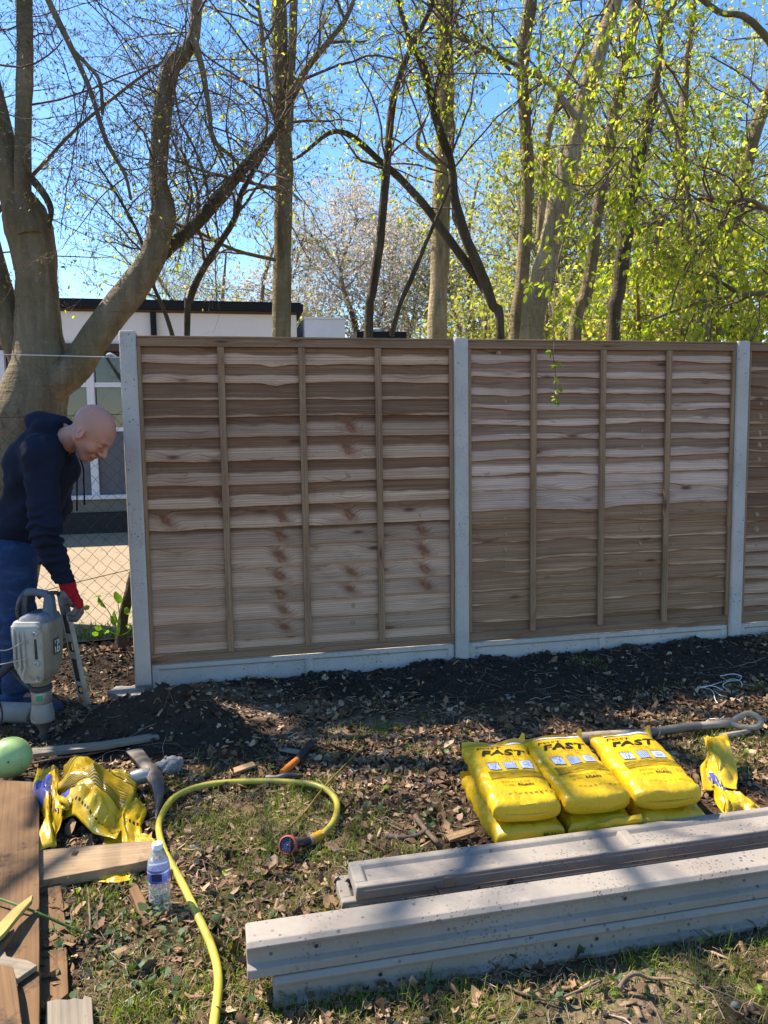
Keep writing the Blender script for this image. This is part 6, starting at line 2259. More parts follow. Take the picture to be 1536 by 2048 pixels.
k = [(0.0145, 0.194), (0.0158, 0.195), (0.0158, 0.209), (0.0148, 0.2105), (0.0001, 0.2108)]
m.lathe(k, 24)
m.build('cap', MT['print_white'], t, smooth=40)
m = MB()
m.box((0.004, -0.0331, 0.121), (0.03, 0.0008, 0.022))
m.build('dark_print', MT['navy_face'], t)

# ------------------------------------------------------------------ spade handle
t = thing('spade', 'old spade shaft with D grip lying on the ground behind the cement bags', 'spade', G(1330, 1478))
pl = spline([G(1148, 1481, 0.025), G(1200, 1474, 0.03), G(1300, 1466, 0.035), G(1370, 1455, 0.04), G(1440, 1448, 0.045), G(1466, 1444, 0.045)], 30)
m = MB()
m.tube(pl, np.interp(np.linspace(0, 1, 30), [0, .15, .4, .6, 1], [.032, .028, .022, .0185, .018]), 12)
m.build('shaft', MT['ash_handle'], t, world=True)
m = MB()
m.tube(spline([G(1300, 1466, 0.036), G(1370, 1455, 0.041), G(1400, 1452, 0.043)], 8), 0.0215, 12)
m.build('dark_sleeve', MT['steel_dark'], t, world=True)
m = MB()
m.tube(spline([G(1462, 1445, 0.045), G(1476, 1436, 0.065), G(1496, 1427, 0.085), G(1512, 1432, 0.08), G(1522, 1444, 0.06), G(1512, 1454, 0.04), G(1484, 1454, 0.035), G(1462, 1448, 0.042)], 34), 0.0135, 10)
m.build('d_grip', MT['ash_handle'], t, world=True)
t = thing('dark_stake', 'short dark stake lying below the spade grip', 'stake', G(1470, 1470))
m = MB()
m.tube(spline([G(1440, 1473, 0.02), G(1470, 1468, 0.022), G(1500, 1462, 0.02)], 8), [.012, .014, .014, .013, .013, .012, .012, .006], 8)
m.build('stick', MT['ash_handle'], t, world=True)

t = thing('string_tangle', 'tangle of white string on the soil near the right fence post', 'string', G(1460, 1390))
m = MB()
for pts in ([(1440, 1352), (1465, 1348), (1482, 1352), (1478, 1360), (1455, 1363), (1446, 1372), (1462, 1382), (1480, 1378), (1483, 1365), (1468, 1358), (1450, 1362), (1430, 1368), (1410, 1374), (1395, 1376), (1410, 1376), (1425, 1382), (1432, 1402), (1448, 1418), (1452, 1428), (1440, 1438), (1420, 1438), (1405, 1450)],
            [(1395, 1374), (1425, 1372), (1445, 1380)], [(1430, 1382), (1440, 1390), (1454, 1394)], [(1462, 1396), (1478, 1400), (1486, 1410)]):
    m.tube(spline([G(x, y, 0.02 + 0.012 * math.sin(i * 1.7)) for i, (x, y) in enumerate(pts)], len(pts) * 7), 0.0022, 5)
m.build('cord', MT['string'], t, world=True)

# sticks that can be told apart
def stick(label, pts, r0, r1, z=0.015, mat='ground_twig'):
    s_ = thing('fallen_stick', label, 'stick', G(*pts[0]), group=None)
    m = MB()
    pl = spline([G(x, y, z + 0.012 * math.sin(i * 2.1 + x)) for i, (x, y) in enumerate(pts)], 8 * len(pts))
    r = np.linspace(r0, r1, len(pl)) * (1 + 0.12 * vnoise(np.arange(len(pl)) * 0.7, pts[0][0], 0, 3))
    m.tube(pl, r, 8)
    m.build('wood', MT[mat], s_, world=True, smooth=60)


stick('knobbly brown stick left of the cement bags, pointing at the gravel boards', [(830, 1632), (850, 1658), (870, 1680), (884, 1694)], 0.010, 0.007, 0.03)
stick('dark crooked root on the litter behind the upper gravel board', [(772, 1672), (800, 1676), (830, 1672), (856, 1660)], 0.012, 0.006, 0.02, 'twig')
stick('pale forked twig standing up beside the narrow plank', [(176, 1776), (178, 1810), (180, 1850), (172, 1886)], 0.0035, 0.003, 0.03)
stick('pale curved twig leaning over the grass near the narrow plank', [(206, 1790), (196, 1822), (176, 1850), (158, 1886)], 0.004, 0.003, 0.03)
stick('long thin grey stick under the timber batten', [(66, 1526), (120, 1516), (190, 1506), (252, 1488)], 0.0045, 0.0035, 0.03)
stick('bent twig on the bare soil in front of the spare posts', [(1238, 1978), (1250, 1958), (1272, 1948), (1300, 1956), (1345, 1958)], 0.006, 0.004, 0.015)
stick('long pale stem under the lower spare post', [(992, 1958), (1040, 1985), (1100, 2000), (1150, 1984), (1200, 1962)], 0.0035, 0.003, 0.02)
stick('grey stick lying behind the leftmost cement bag', [(1082, 1500), (1110, 1494), (1140, 1488), (1158, 1478)], 0.006, 0.004, 0.02)

# ------------------------------------------------------------------ wire fence on the left
cl = thing('chain_link_fence', 'rusty diamond wire mesh fence behind the man', 'wire fence', FP(-0.9, -0.72, 0))
pitch, zt_ = 0.0435, 1.60
Ps = []
for k in range(58):
    zz = np.arange(0.02, zt_, pitch)
    sgn = np.where((np.arange(len(zz)) + k) % 2 == 0, 1, -1)
    tt = -1.95 + k * pitch + sgn * pitch / 2 * 1.02
    rgk = np.random.default_rng(k)
    p = np.stack([FP(a + rgk.normal() * 0.003, -0.72 + 0.003 * s_ + rgk.normal() * 0.003, z + rgk.normal() * 0.003) for a, s_, z in zip(tt, sgn, zz)])
    Ps.append(p)
# each wire bends at the knots
Ps = np.array(Ps)
V, Fq = tube_batch(Ps, np.full(Ps.shape[:2], 0.0016), 4)
me = raw_mesh('wire_mesh', V - np.array(cl.location), Fq)
link_mesh('wire_mesh', me, MT['wire'], cl)['kind'] = 'stuff'
for zz in (zt_ - 0.03, 0.12):
    m = MB()
    m.tube(spline([FP(-2.0, -0.72, zz), FP(-0.9, -0.72, zz - 0.02), FP(0.5, -0.72, zz + 0.01)], 20), 0.0024, 6)
    m.build('line_wire', MT['wire'], cl, world=True)
t = thing('builders_line', 'taut white string line tied to the free left concrete post', 'string line', FP(-0.088, 0.03, 1.84))
m = MB()
m.tube(spline([P(-160, 711, 3.9), P(0, 709, 4.05), FP(-0.09, 0.03, 1.845)], 10), 0.0022, 6)
m.build('cord', MT['string'], t, world=True)
m = MB()
m.tube(spline([FP(-0.16, 0.03, 1.856), FP(-0.135, 0.032, 1.862), FP(-0.105, 0.031, 1.848)], 8), [.002, .005, .007, .008, .007, .006, .004, .002], 6)
m.build('knot_tail', MT['string'], t, world=True)
t = thing('garden_twine', 'yellow-green twine stretched low behind the wire fence', 'twine', P(140, 1180, 5.6))
m = MB()
m.tube(spline([P(40, 1190, 5.4), P(90, 1181, 5.45), P(160, 1163, 5.5), P(265, 1138, 5.6)], 14), 0.003, 5)
m.build('cord', MT['hose_thin'], t, world=True)

# sapling beside the free post
t = thing('sapling', 'dark bent stump with bright green leaves beside the free concrete post', 'sapling', G(244, 1285))
m = MB()
pl = spline([P(242, 1292, 4.85), P(246, 1240, 4.85), P(256, 1195, 4.85), P(268, 1140, 4.9)], 14)
m.tube(pl, np.linspace(0.038, 0.026, 14) * (1 + 0.1 * vnoise(np.arange(14) * 0.8, 1, 2, 3)), 10)
m.build('stump', MT['bark_dark'], t, world=True, smooth=60)
rg = np.random.default_rng(8)
for (x, y, s_, dx, dz) in ((214, 1218, .10, -.5, .7), (228, 1222, .085, .2, -.8), (236, 1208, .10, .1, 1), (220, 1232, .09, .5, -.5), (248, 1226, .07, .6, .4), (252, 1250, .06, .7, .2), (258, 1262, .055, .4, .5), (204, 1258, .05, -.6, .3), (196, 1272, .05, -.4, .5), (262, 1236, .06, .6, .5), (210, 1268, .045, .6, .6), (185, 1195, .07, .9, .25), (180, 1212, .05, -.6, -.2)):
    p = P(x, y, 4.72)[None] - np.array(t.location)
    me = leaf_mesh('leaf', p, np.array([[dx, -0.35, dz]]), np.array([s_]), rg, MT['dock'], 0.9)
    link_mesh('leaf', me, None, t)
m = MB()
for k, (x, y) in enumerate(((236, 1208), (228, 1222), (214, 1218), (258, 1262), (204, 1258))):
    m.tube(spline([P(238, 1272, 4.8), P((238 + x) / 2 + 3, (1272 + y) / 2, 4.76), P(x, y, 4.72)], 6), 0.003, 5)
m.build('leaf_stalks', MT['dock'], t, world=True)
# ------------------------------------------------------------------ what lies on the ground
def scatter(n, rng, dens=None, ylo=1.45, yhi=5.2):
    """ground points inside the picture, evenly per square metre, thinned by dens(x, y)"""
    out = []
    tot = 0
    while tot < n:
        y = rng.uniform(ylo, yhi, n * 3)
        x = rng.uniform(-2.7, 2.75, n * 3)
        px, py, _ = project(np.stack([x, y, np.zeros_like(x)], 1))
        t, d = fence_td(x, y)
        ok = (px > -60) & (px < 1600) & (py < 2130) & ((d > 0.04) | (t < -0.1))
        x, y = x[ok], y[ok]
        if dens is not None:
            k = rng.random(len(x)) < dens(x, y)
            x, y = x[k], y[k]
        out.append(np.stack([x, y], 1))
        tot += len(x)
    p = np.concatenate(out)[:n]
    return np.column_stack([p, H(p[:, 0], p[:, 1])])


def litter_density(x, y):
    s, g = soil_mask(x, y), grass_mask(x, y)
    n = 0.55 + 0.6 * fbm(x * 3, y * 3, 0, 3, 31)
    return np.clip(n * (1 - 0.965 * s) * (1 - 0.6 * g) * (1 - 0.45 * dust_mask(x, y)), 0.012, 1)


def stuff(name, me, mat, label):
    if mat is not None and not me.materials: me.materials.append(mat)
    return tag(link_mesh(name, me), kind='stuff', label=label)


def flat_leaves(n, rng, dens, size, lift, mat, w=0.55, tilt=0.5, name='leaf_litter', label=''):
    p = scatter(n, rng, dens)
    p[:, 2] += rng.uniform(0.001, lift, n)
    a = rng.uniform(0, 2 * math.pi, n)
    ax = np.stack([np.cos(a), np.sin(a), rng.normal(size=n) * tilt], 1)
    sz = rng.uniform(size[0], size[1], n) * rng.uniform(0.6, 1.2, n)
    # blade mostly facing up
    N = n
    axu = unit(ax)
    up = unit(rng.normal(size=(N, 3)) * tilt * 0.9 + np.array([0, 0, 1.0]))
    side = unit(np.cross(up, axu))
    nrm = np.cross(axu, side)
    pr = np.array([(0, 0, 0), (.22, -.38, .10), (.5, -.5, .16), (.8, -.3, .08), (1, 0, .14), (.8, .3, .10), (.5, .5, .14), (.22, .38, .08), (.5, 0, -.02)])
    pr[:, 1] *= w
    Ft = np.array([(k, (k + 1) % 8, 8) for k in range(8)])
    jit = rng.normal(size=(N, 9, 3)) * np.array([.05, .07, .07])
    curl = rng.uniform(-1.2, 2.4, (N, 1, 1))
    q = pr[None] + jit
    V = p[:, None] + sz[:, None, None] * (q[..., 0:1] * axu[:, None] + q[..., 1:2] * side[:, None] + curl * q[..., 2:3] * nrm[:, None])
    zmin = H(V[..., 0].ravel(), V[..., 1].ravel()).reshape(V.shape[:2])
    V[..., 2] = np.maximum(V[..., 2], zmin + 0.001)
    tt = (Ft[None] + (np.arange(N) * 9)[:, None, None]).reshape(-1, 3)
    me = raw_mesh(name, V.reshape(-1, 3), None, tt, smooth=False)
    return stuff(name, me, mat, label)


rg = np.random.default_rng(101)
flat_leaves(15500, rg, litter_density, (0.013, 0.044), 0.012, MT['litter'], 0.6, 0.45, 'leaf_litter', 'brown dead leaves covering the ground')
flat_leaves(800, rg, lambda x, y: np.clip(litter_density(x, y) * 1.1, 0, 1), (0.04, 0.066), 0.02, MT['litter'], 0.55, 0.55, 'leaf_litter', 'larger curled dead leaves on top of the litter')
IVY = [(250, 1880, 0.16, 0.1, 1.0), (215, 1930, 0.14, 0.08, 0.9), (330, 1900, 0.1, 0.08, 0.7), (280, 1980, 0.12, 0.08, 0.7), (760, 1530, 0.14, 0.08, 0.5), (820, 1640, 0.16, 0.08, 0.4), (1080, 1990, 0.16, 0.06, 0.7), (900, 1500, 0.1, 0.06, 0.35), (690, 1590, 0.05, 0.04, 0.4), (460, 1520, 0.1, 0.05, 0.25)]
flat_leaves(420, rg, lambda x, y: blobs(x, y, IVY), (0.016, 0.034), 0.025, MT['ivy'], 0.85, 0.45, 'ivy', 'dark green ivy leaves creeping among the litter')
flat_leaves(160, rg, lambda x, y: np.clip(0.25 + 0.7 * grass_mask(x, y), 0, 1) * (1 - soil_mask(x, y)), (0.015, 0.03), 0.02, MT['dock'], 0.8, 0.4, 'weeds', 'small green weed leaves')

# pebbles and clods
def ico():
    p = (1 + 5 ** 0.5) / 2
    v = np.array([(-1, p, 0), (1, p, 0), (-1, -p, 0), (1, -p, 0), (0, -1, p), (0, 1, p), (0, -1, -p), (0, 1, -p), (p, 0, -1), (p, 0, 1), (-p, 0, -1), (-p, 0, 1)], float)
    f = np.array([(0, 11, 5), (0, 5, 1), (0, 1, 7), (0, 7, 10), (0, 10, 11), (1, 5, 9), (5, 11, 4), (11, 10, 2), (10, 7, 6), (7, 1, 8), (3, 9, 4), (3, 4, 2), (3, 2, 6), (3, 6, 8), (3, 8, 9), (4, 9, 5), (2, 4, 11), (6, 2, 10), (8, 6, 7), (9, 8, 1)])
    return v / np.linalg.norm(v[0]), f


def clods(n, rng, dens, size, name, label, mat):
    iv, if_ = ico()
    p = scatter(n, rng, dens)
    s = size[0] + (size[1] - size[0]) * rng.random(n) ** 3.0
    V = iv[None] * (1 + rng.normal(size=(n, 12, 1)) * 0.22) * s[:, None, None] * rng.uniform(0.7, 1.3, (n, 1, 3)) * np.array([1, 1, 0.75])
    V = V + p[:, None] + np.array([0, 0, 1.0]) * (s * 0.25)[:, None, None]
    tt = (if_[None] + (np.arange(n) * 12)[:, None, None]).reshape(-1, 3)
    return stuff(name, raw_mesh(name, V.reshape(-1, 3), None, tt, smooth=False), mat, label)


clods(9000, rg, lambda x, y: np.clip(0.05 + soil_mask(x, y), 0, 1), (0.0015, 0.013), 'soil_clods', 'dark crumbs and small clods of dug soil', MT['stone'])
clods(260, rg, lambda x, y: np.clip(0.15 + soil_mask(x, y), 0, 1) * 0.6, (0.003, 0.014), 'pebbles', 'pale small pebbles in the soil', simple('pale_pebble', (0.24, 0.21, 0.17), 0.9, 0.2, var=0.5, scale=9))


def spill(x, y):
    t, d = fence_td(x, y)
    return np.clip((0.13 - d) / 0.08, 0, 1) * np.clip((t - 0.25) / 0.6, 0, 1) * np.clip(0.25 + vnoise(t * 3, 0, 0, 8), 0, 1)


clods(900, rg, spill, (0.005, 0.024), 'soil_clods', 'dark clods of soil heaped against the gravel boards', MT['stone'])

# twigs and chips
def ground_twigs(n, rng, L, r, dens, mat, name, label, k=5, bend=0.35):
    p = scatter(n, rng, dens)
    a = rng.uniform(0, 2 * math.pi, n)
    ln = rng.uniform(L[0], L[1], n)
    pts = [p]
    for i in range(k - 1):
        a = a + rng.normal(size=n) * bend
        q = pts[-1] + np.stack([np.cos(a), np.sin(a), np.zeros(n)], 1) * (ln / (k - 1))[:, None]
        q[:, 2] = H(q[:, 0], q[:, 1]) + 0.004 + 0.02 * rng.random(n) ** 2
        pts.append(q)
    Pn = np.stack(pts, 1)
    Rn = rng.uniform(r[0], r[1], n)[:, None] * np.linspace(1, 0.6, k)
    V, Fq = tube_batch(Pn, Rn, 4)
    return stuff(name, raw_mesh(name, V, Fq), mat, label)


ground_twigs(1500, rg, (0.05, 0.2), (0.0008, 0.0022), lambda x, y: np.clip(0.75 - 0.55 * soil_mask(x, y), 0, 1), MT['ground_twig'], 'twig_litter', 'thin dry twigs lying on the ground')
ground_twigs(90, rg, (0.15, 0.35), (0.002, 0.004), lambda x, y: np.clip(0.8 - 0.5 * soil_mask(x, y), 0, 1), MT['ground_twig'], 'twig_litter', 'longer dry twigs lying on the ground')


def chips(n, rng, L, dens):
    p = scatter(n, rng, dens)
    a = rng.uniform(0, 2 * math.pi, n)
    c, s = np.cos(a), np.sin(a)
    l, w, h = rng.uniform(*L, n), rng.uniform(0.004, 0.012, n), rng.uniform(0.0015, 0.004, n)
    b = np.array([[x, y, z] for x in (-.5, .5) for y in (-.5, .5) for z in (0, 1)])
    B = b[None] * np.stack([l, w, h], 1)[:, None]
    B[:, :, 1] *= (1 + rng.uniform(-.5, .5, (n, 8)))
    V = np.stack([B[..., 0] * c[:, None] - B[..., 1] * s[:, None], B[..., 0] * s[:, None] + B[..., 1] * c[:, None], B[..., 2] + B[..., 0] * rng.normal(size=n)[:, None] * 0.25], -1) + p[:, None] + np.array([0, 0, 0.006])
    F_ = np.array([(0, 1, 3, 2), (4, 6, 7, 5), (0, 4, 5, 1), (2, 3, 7, 6), (0, 2, 6, 4), (1, 5, 7, 3)])
    Fq = (F_[None] + (np.arange(n) * 8)[:, None, None]).reshape(-1, 4)
    return stuff('wood_chippings', raw_mesh('wood_chippings', V.reshape(-1, 3), Fq, smooth=False), leafy('chip_mix', [(0, (0.10, 0.06, 0.035)), (0.5, (0.26, 0.16, 0.085)), (1, (0.46, 0.33, 0.20))], 0, 0.8, 60), 'small wood chippings in the litter')


chips(1500, rg, (0.015, 0.06), lambda x, y: np.clip(0.8 - 0.75 * soil_mask(x, y), 0.03, 1))


# grass
def blades(n, rng, dens, L, wd, lean, mat, name, label, tuft=0.0):
    p = scatter(n, rng, dens)
    if tuft:
        m = max(1, int(n / 14))
        c = p[:m]
        k = rng.integers(0, m, n)
        p = c[k] + np.column_stack([rng.normal(size=(n, 2)) * tuft, np.zeros(n)])
        p[:, 2] = H(p[:, 0], p[:, 1])
    a = rng.uniform(0, 2 * math.pi, n)
    d = np.stack([np.cos(a), np.sin(a), np.zeros(n)], 1)
    l = rng.uniform(L[0], L[1], n)
    le = rng.uniform(lean[0], lean[1], n)
    side = np.stack([-d[:, 1], d[:, 0], np.zeros(n)], 1) * (rng.uniform(wd[0], wd[1], n) / 2)[:, None]
    z = np.array([0, 0, 1.0])
    m1 = p + (d * np.sin(le * 0.5)[:, None] + z * np.cos(le * 0.5)[:, None]) * (l * 0.5)[:, None]
    tp = m1 + (d * np.sin(le * 1.25)[:, None] + z * np.cos(le * 1.25)[:, None]) * (l * 0.5)[:, None]
    for q in (m1, tp):
        q[:, 2] = np.maximum(q[:, 2], H(q[:, 0], q[:, 1]) + 0.003)
    V = np.stack([p - side, p + side, m1 + side * 0.85, m1 - side * 0.85, tp], 1).reshape(-1, 3)
    o = (np.arange(n) * 5)[:, None]
    me = raw_mesh(name, V, o + np.array([[0, 1, 2, 3]]), o + np.array([[3, 2, 4]]))
    return stuff(name, me, mat, label)


gd = lambda x, y: np.clip(grass_mask(x, y) * (0.55 + 0.7 * fbm(x * 7, y * 7, 0, 2, 77)), 0, 1) * (1 - 0.8 * np.clip(soil_mask(x, y), 0, 1))
blades(22000, rg, gd, (0.010, 0.034), (0.0016, 0.0032), (0.1, 1.1), MT['grass'], 'grass', 'short green grass growing in patches', 0.018)
blades(1200, rg, gd, (0.035, 0.075), (0.002, 0.0035), (0.3, 1.3), MT['grass'], 'grass', 'longer tufts of green grass', 0.02)
blades(12500, rg, lambda x, y: np.clip(0.07 + 0.75 * grass_mask(x, y), 0, 1) * (1 - 0.92 * np.clip(soil_mask(x, y), 0, 1)), (0.02, 0.065), (0.001, 0.0024), (1.1, 1.6), MT['straw'], 'dry_grass', 'dead straw-coloured grass lying flat', 0.03)
# strip of grass at the edge of the yard
p = np.stack([FP(t_, d_, 0) for t_, d_ in zip(rg.uniform(-1.6, 0.2, 1500), -1.15 - 0.35 * rg.random(1500) ** 2)])
me = leaf_mesh('yard_grass', p, rg.normal(size=(1500, 3)) * 0.4 + np.array([0, 0, 1]), rg.uniform(0.03, 0.08, 1500), rg, MT['grass'], 0.16, False)
stuff('yard_grass', me, None, 'thin grass along the near edge of the sandy yard')
p = np.stack([FP(t_, d_, 0.0) for t_, d_ in zip(rg.uniform(-1.7, 0.2, 900), rg.uniform(-1.25, -0.55, 900))])
p[:, 2] = H(p[:, 0], p[:, 1]) + rg.uniform(0.0, 0.03, 900)
me = leaf_mesh('leaf_drift', p, rg.normal(size=(900, 3)) * np.array([1, 1, 0.3]), rg.uniform(0.03, 0.07, 900), rg, MT['litter'], 0.6)
stuff('leaf_drift', me, None, 'dry leaves drifted against the wire fence')
# ------------------------------------------------------------------ the man
man = thing('person', 'bald man in navy hoodie and jeans bending to hold the spirit level', 'person', (*G(40, 1412)[:2], 0.0))
HIP, NECK, HEADC = P(30, 1088, 3.98), P(118, 876, 3.90), P(184, 864, 3.82)
PEL = HIP + np.array([0, 0, 0.0])
CHEST = P(86, 935, 3.93)
ShN, ElN, WrN = P(84, 912, 3.74), P(92, 1070, 3.66), P(134, 1166, 3.76)
ShF, ElF, WrF = P(112, 896, 4.09), P(118, 1010, 4.16), P(80, 1110, 4.14)
HiN, KnN, AnN, ToN = P(30, 1115, 3.87), P(40, 1262, 3.80), P(28, 1388, 3.90), P(96, 1410, 3.86)
HiF, KnF, AnF, ToF = P(28, 1110, 4.07), P(26, 1250, 4.08), P(4, 1380, 4.10), P(60, 1398, 4.10)
for q, z in ((AnN, 0.10), (AnF, 0.10), (ToN, 0.035), (ToF, 0.035)): q[2] = z

# head frame: f = where the face looks, u = crown, s = his left-hand side
u = unit(np.array([0.74, -0.16, 0.66]))
f = np.array([0.66, -0.10, -0.74])
f = unit(f - u * (f @ u))
s = np.cross(u, f)
HR = np.stack([f, s, u], 1)
HS = 1.07


def hp(x, y, z):
    return HEADC + HR @ (np.array([x, y, z]) * HS)


lo = np.minimum.reduce([HEADC - 0.2, AnN - 0.15, AnF - 0.15, HiN - 0.2])
body = SDF((-2.35, 3.45, 0.0), (-1.30, 4.35, 1.62), 0.0062)
hd = SDF(HEADC - 0.20, HEADC + 0.20, 0.0034)


def head_parts(S):
    e = lambda c, r, k=0.012, sub=False, rot=None: S.ell(hp(*c), np.array(r) * HS, HR if rot is None else HR @ rot, k, sub)
    cn = lambda a, b, ra, rb, k=0.01, sub=False: S.cone(hp(*a), hp(*b), ra * HS, rb * HS, k, sub)
    e((-0.014, 0, 0.034), (0.097, 0.077, 0.088))
    e((0.022, 0, 0.012), (0.076, 0.068, 0.084), 0.03)
    e((0.036, 0, -0.052), (0.052, 0.054, 0.062), 0.03)
    e((-0.01, 0, -0.03), (0.062, 0.062, 0.055), 0.03)
    cn((0.07, 0.016, -0.100), (0.07, -0.016, -0.100), 0.02, 0.02, 0.022)
    cn((-0.005, 0.055, -0.05), (0.055, 0.03, -0.097), 0.018, 0.018, 0.025)
    cn((-0.005, -0.055, -0.05), (0.055, -0.03, -0.097), 0.018, 0.018, 0.025)
    cn((0.082, 0.034, 0.022), (0.093, 0.008, 0.018), 0.012, 0.012, 0.014)
    cn((0.082, -0.034, 0.022), (0.093, -0.008, 0.018), 0.012, 0.012, 0.014)
    for sg in (1, -1):
        e((0.062, sg * 0.044, -0.03), (0.024, 0.017, 0.022), 0.03)
        e((0.096, sg * 0.031, -0.002), (0.014, 0.017, 0.0105), 0.010, True)
        e((0.0835, sg * 0.031, -0.003), (0.0135, 0.0145, 0.0125), 0.003)
        cn((0.092, sg * 0.018, 0.004), (0.088, sg * 0.045, 0.003), 0.0045, 0.004, 0.004)
    cn((0.094, 0, 0.008), (0.117, 0, -0.032), 0.009, 0.0135, 0.012)
    for sg in (1, -1):
        e((0.104, sg * 0.0125, -0.037), (0.0125, 0.0095, 0.0085), 0.006)
        e((0.108, sg * 0.007, -0.0455), (0.005, 0.0035, 0.004), 0.003, True)
    cn((0.088, 0.02, -0.066), (0.088, -0.02, -0.066), 0.0105, 0.0105, 0.012)
    cn((0.0955, 0.018, -0.0625), (0.0985, 0, -0.060), 0.005, 0.0062, 0.005)
    cn((0.0955, -0.018, -0.0625), (0.0985, 0, -0.060), 0.005, 0.0062, 0.005)
    cn((0.093, 0.015, -0.0745), (0.093, -0.015, -0.0745), 0.0068, 0.0068, 0.005)
    for sg in (1, -1): cn((0.1025, 0, -0.0672), (0.0955, sg * 0.024, -0.0765), 0.0022, 0.0022, 0.003, True)
    for sg in (1, -1):
        rt = rotm('Z', sg * 0.42)
        e((-0.010, sg * 0.076, -0.010), (0.028, 0.0085, 0.033), 0.005, False, rt)
        e((-0.002, sg * 0.086, -0.008), (0.013, 0.0065, 0.018), 0.004, True, rt)
        e((0.000, sg * 0.074, -0.036), (0.011, 0.007, 0.011), 0.005, False, rt)


head_parts(hd)
nk0, nk1 = hp(-0.03, 0, -0.055), NECK + np.array([-0.02, 0, -0.03])
for S in (hd, body):
    S.cone(nk0, nk1, 0.060, 0.068, 0.025)
head_parts(body)
for a, b, ra, rb in ((NECK, CHEST, .08, .12), (CHEST, HIP, .13, .125), (ShN, ShF, .07, .07), (ShN, ElN, .05, .042), (ElN, WrN, .040, .030), (ShF, ElF, .05, .042), (ElF, WrF, .040, .030),
                     (HiN, KnN, .078, .052), (KnN, AnN, .050, .040), (HiF, KnF, .078, .052), (KnF, AnF, .050, .040), (AnN, ToN, .030, .016), (AnF, ToF, .030, .016)):
    body.cone(a, b, ra, rb, 0.03)
# blend the fine head into the body grid: the body mesh is built once, with the head region refined
me_b, Vb = body.mesh('body')
me_h, Vh = hd.mesh('body')


def skin_tint(V):
    q = ((V - HEADC) @ HR) / HS
    x, y, z = q[:, 0], q[:, 1], q[:, 2]
    base = np.array([0.48, 0.235, 0.165])
    c = np.tile(base, (len(V), 1))
    w = lambda m: np.clip(m, 0, 1)[:, None]
    stub = np.clip((-z - 0.036) / 0.045, 0, 1) * np.clip((x + 0.01) / 0.02, 0, 1) * np.clip((0.118 - x) / 0.01, 0, 1)
    c = c * (1 - w(stub * 0.72)) + np.array([0.16, 0.10, 0.078]) * w(stub * 0.72)
    side = np.clip((np.abs(y) - 0.03) / 0.03, 0, 1) * np.clip((0.06 - x) / 0.04, 0, 1) * np.clip((z + 0.055) / 0.03, 0, 1) * np.clip((0.085 - z) / 0.05, 0, 1)
    back = np.clip((-x - 0.03) / 0.04, 0, 1) * np.clip((z + 0.07) / 0.03, 0, 1) * np.clip((0.10 - z) / 0.05, 0, 1)
    h = np.maximum(side, back) * 0.42
    c = c * (1 - w(h)) + np.array([0.23, 0.155, 0.13]) * w(h)
    ear = np.exp(-((x + 0.008) / 0.035) ** 2 - ((np.abs(y) - 0.08) / 0.02) ** 2 - ((z + 0.01) / 0.04) ** 2)
    nose = np.exp(-((x - 0.118) / 0.02) ** 2 - (y / 0.02) ** 2 - ((z + 0.036) / 0.02) ** 2)
    top = np.clip((z - 0.05) / 0.05, 0, 1) * 0.4
    c = c * (1 - w(np.maximum.reduce([ear * 0.8, nose * 0.6, top]))) + np.array([0.55, 0.225, 0.17]) * w(np.maximum.reduce([ear * 0.8, nose * 0.6, top]))
    lip = 0.7 * np.exp(-((x - 0.098) / 0.014) ** 2 - (y / 0.022) ** 2 - ((z + 0.068) / 0.010) ** 2)
    c = c * (1 - w(lip * 0.5)) + np.array([0.42, 0.17, 0.14]) * w(lip * 0.5)
    brow = np.exp(-((z - 0.020) / 0.006) ** 2 - ((np.abs(y) - 0.030) / 0.016) ** 2) * (x > 0.06)
    c = c * (1 - w(brow * 0.75)) + np.array([0.10, 0.065, 0.045]) * w(brow * 0.75)
    eye = np.exp(-((x - 0.096) / 0.012) ** 2 - ((np.abs(y) - 0.031) / 0.011) ** 2 - ((z + 0.004) / 0.005) ** 2)
    c = c * (1 - w(eye * 0.8)) + np.array([0.06, 0.045, 0.04]) * w(eye * 0.8)
    return c


# one continuous body: drop the coarse head above the neck cut and keep the fine one there
import bmesh as _bmesh


def keep_side(me, above):
    bm = _bmesh.new()
    bm.from_mesh(me)
    n = Vector(unit(nk0 - nk1))
    _bmesh.ops.bisect_plane(bm, geom=list(bm.verts) + list(bm.edges) + list(bm.faces), plane_co=Vector(nk0 * 0.45 + nk1 * 0.55), plane_no=n, clear_inner=above, clear_outer=not above)
    if not above:
        pass
    return bm


b1, b2 = keep_side(me_b, False), keep_side(me_h, True)
tmp = bpy.data.meshes.new('tmp')
b2.to_mesh(tmp)
b1.from_mesh(tmp)
_bmesh.ops.remove_doubles(b1, verts=b1.verts, dist=0.0002)
be = [e for e in b1.edges if e.is_boundary]
try:
    _bmesh.ops.bridge_loops(b1, edges=be)
except Exception:
    pass
me = bpy.data.meshes.new('body')
b1.to_mesh(me)
b1.free(); b2.free()
for q in (me_b, me_h, tmp): bpy.data.meshes.remove(q)
Vw = np.empty(len(me.vertices) * 3, np.float32)
me.vertices.foreach_get('co', Vw)
Vw = Vw.reshape(-1, 3).astype(float)
vcol(me, 'tint', skin_tint(Vw))
me.vertices.foreach_set('co', (Vw - np.array(man.location)).astype(np.float32).ravel())
me.shade_smooth()
link_mesh('body', me, MT['skin'], man)

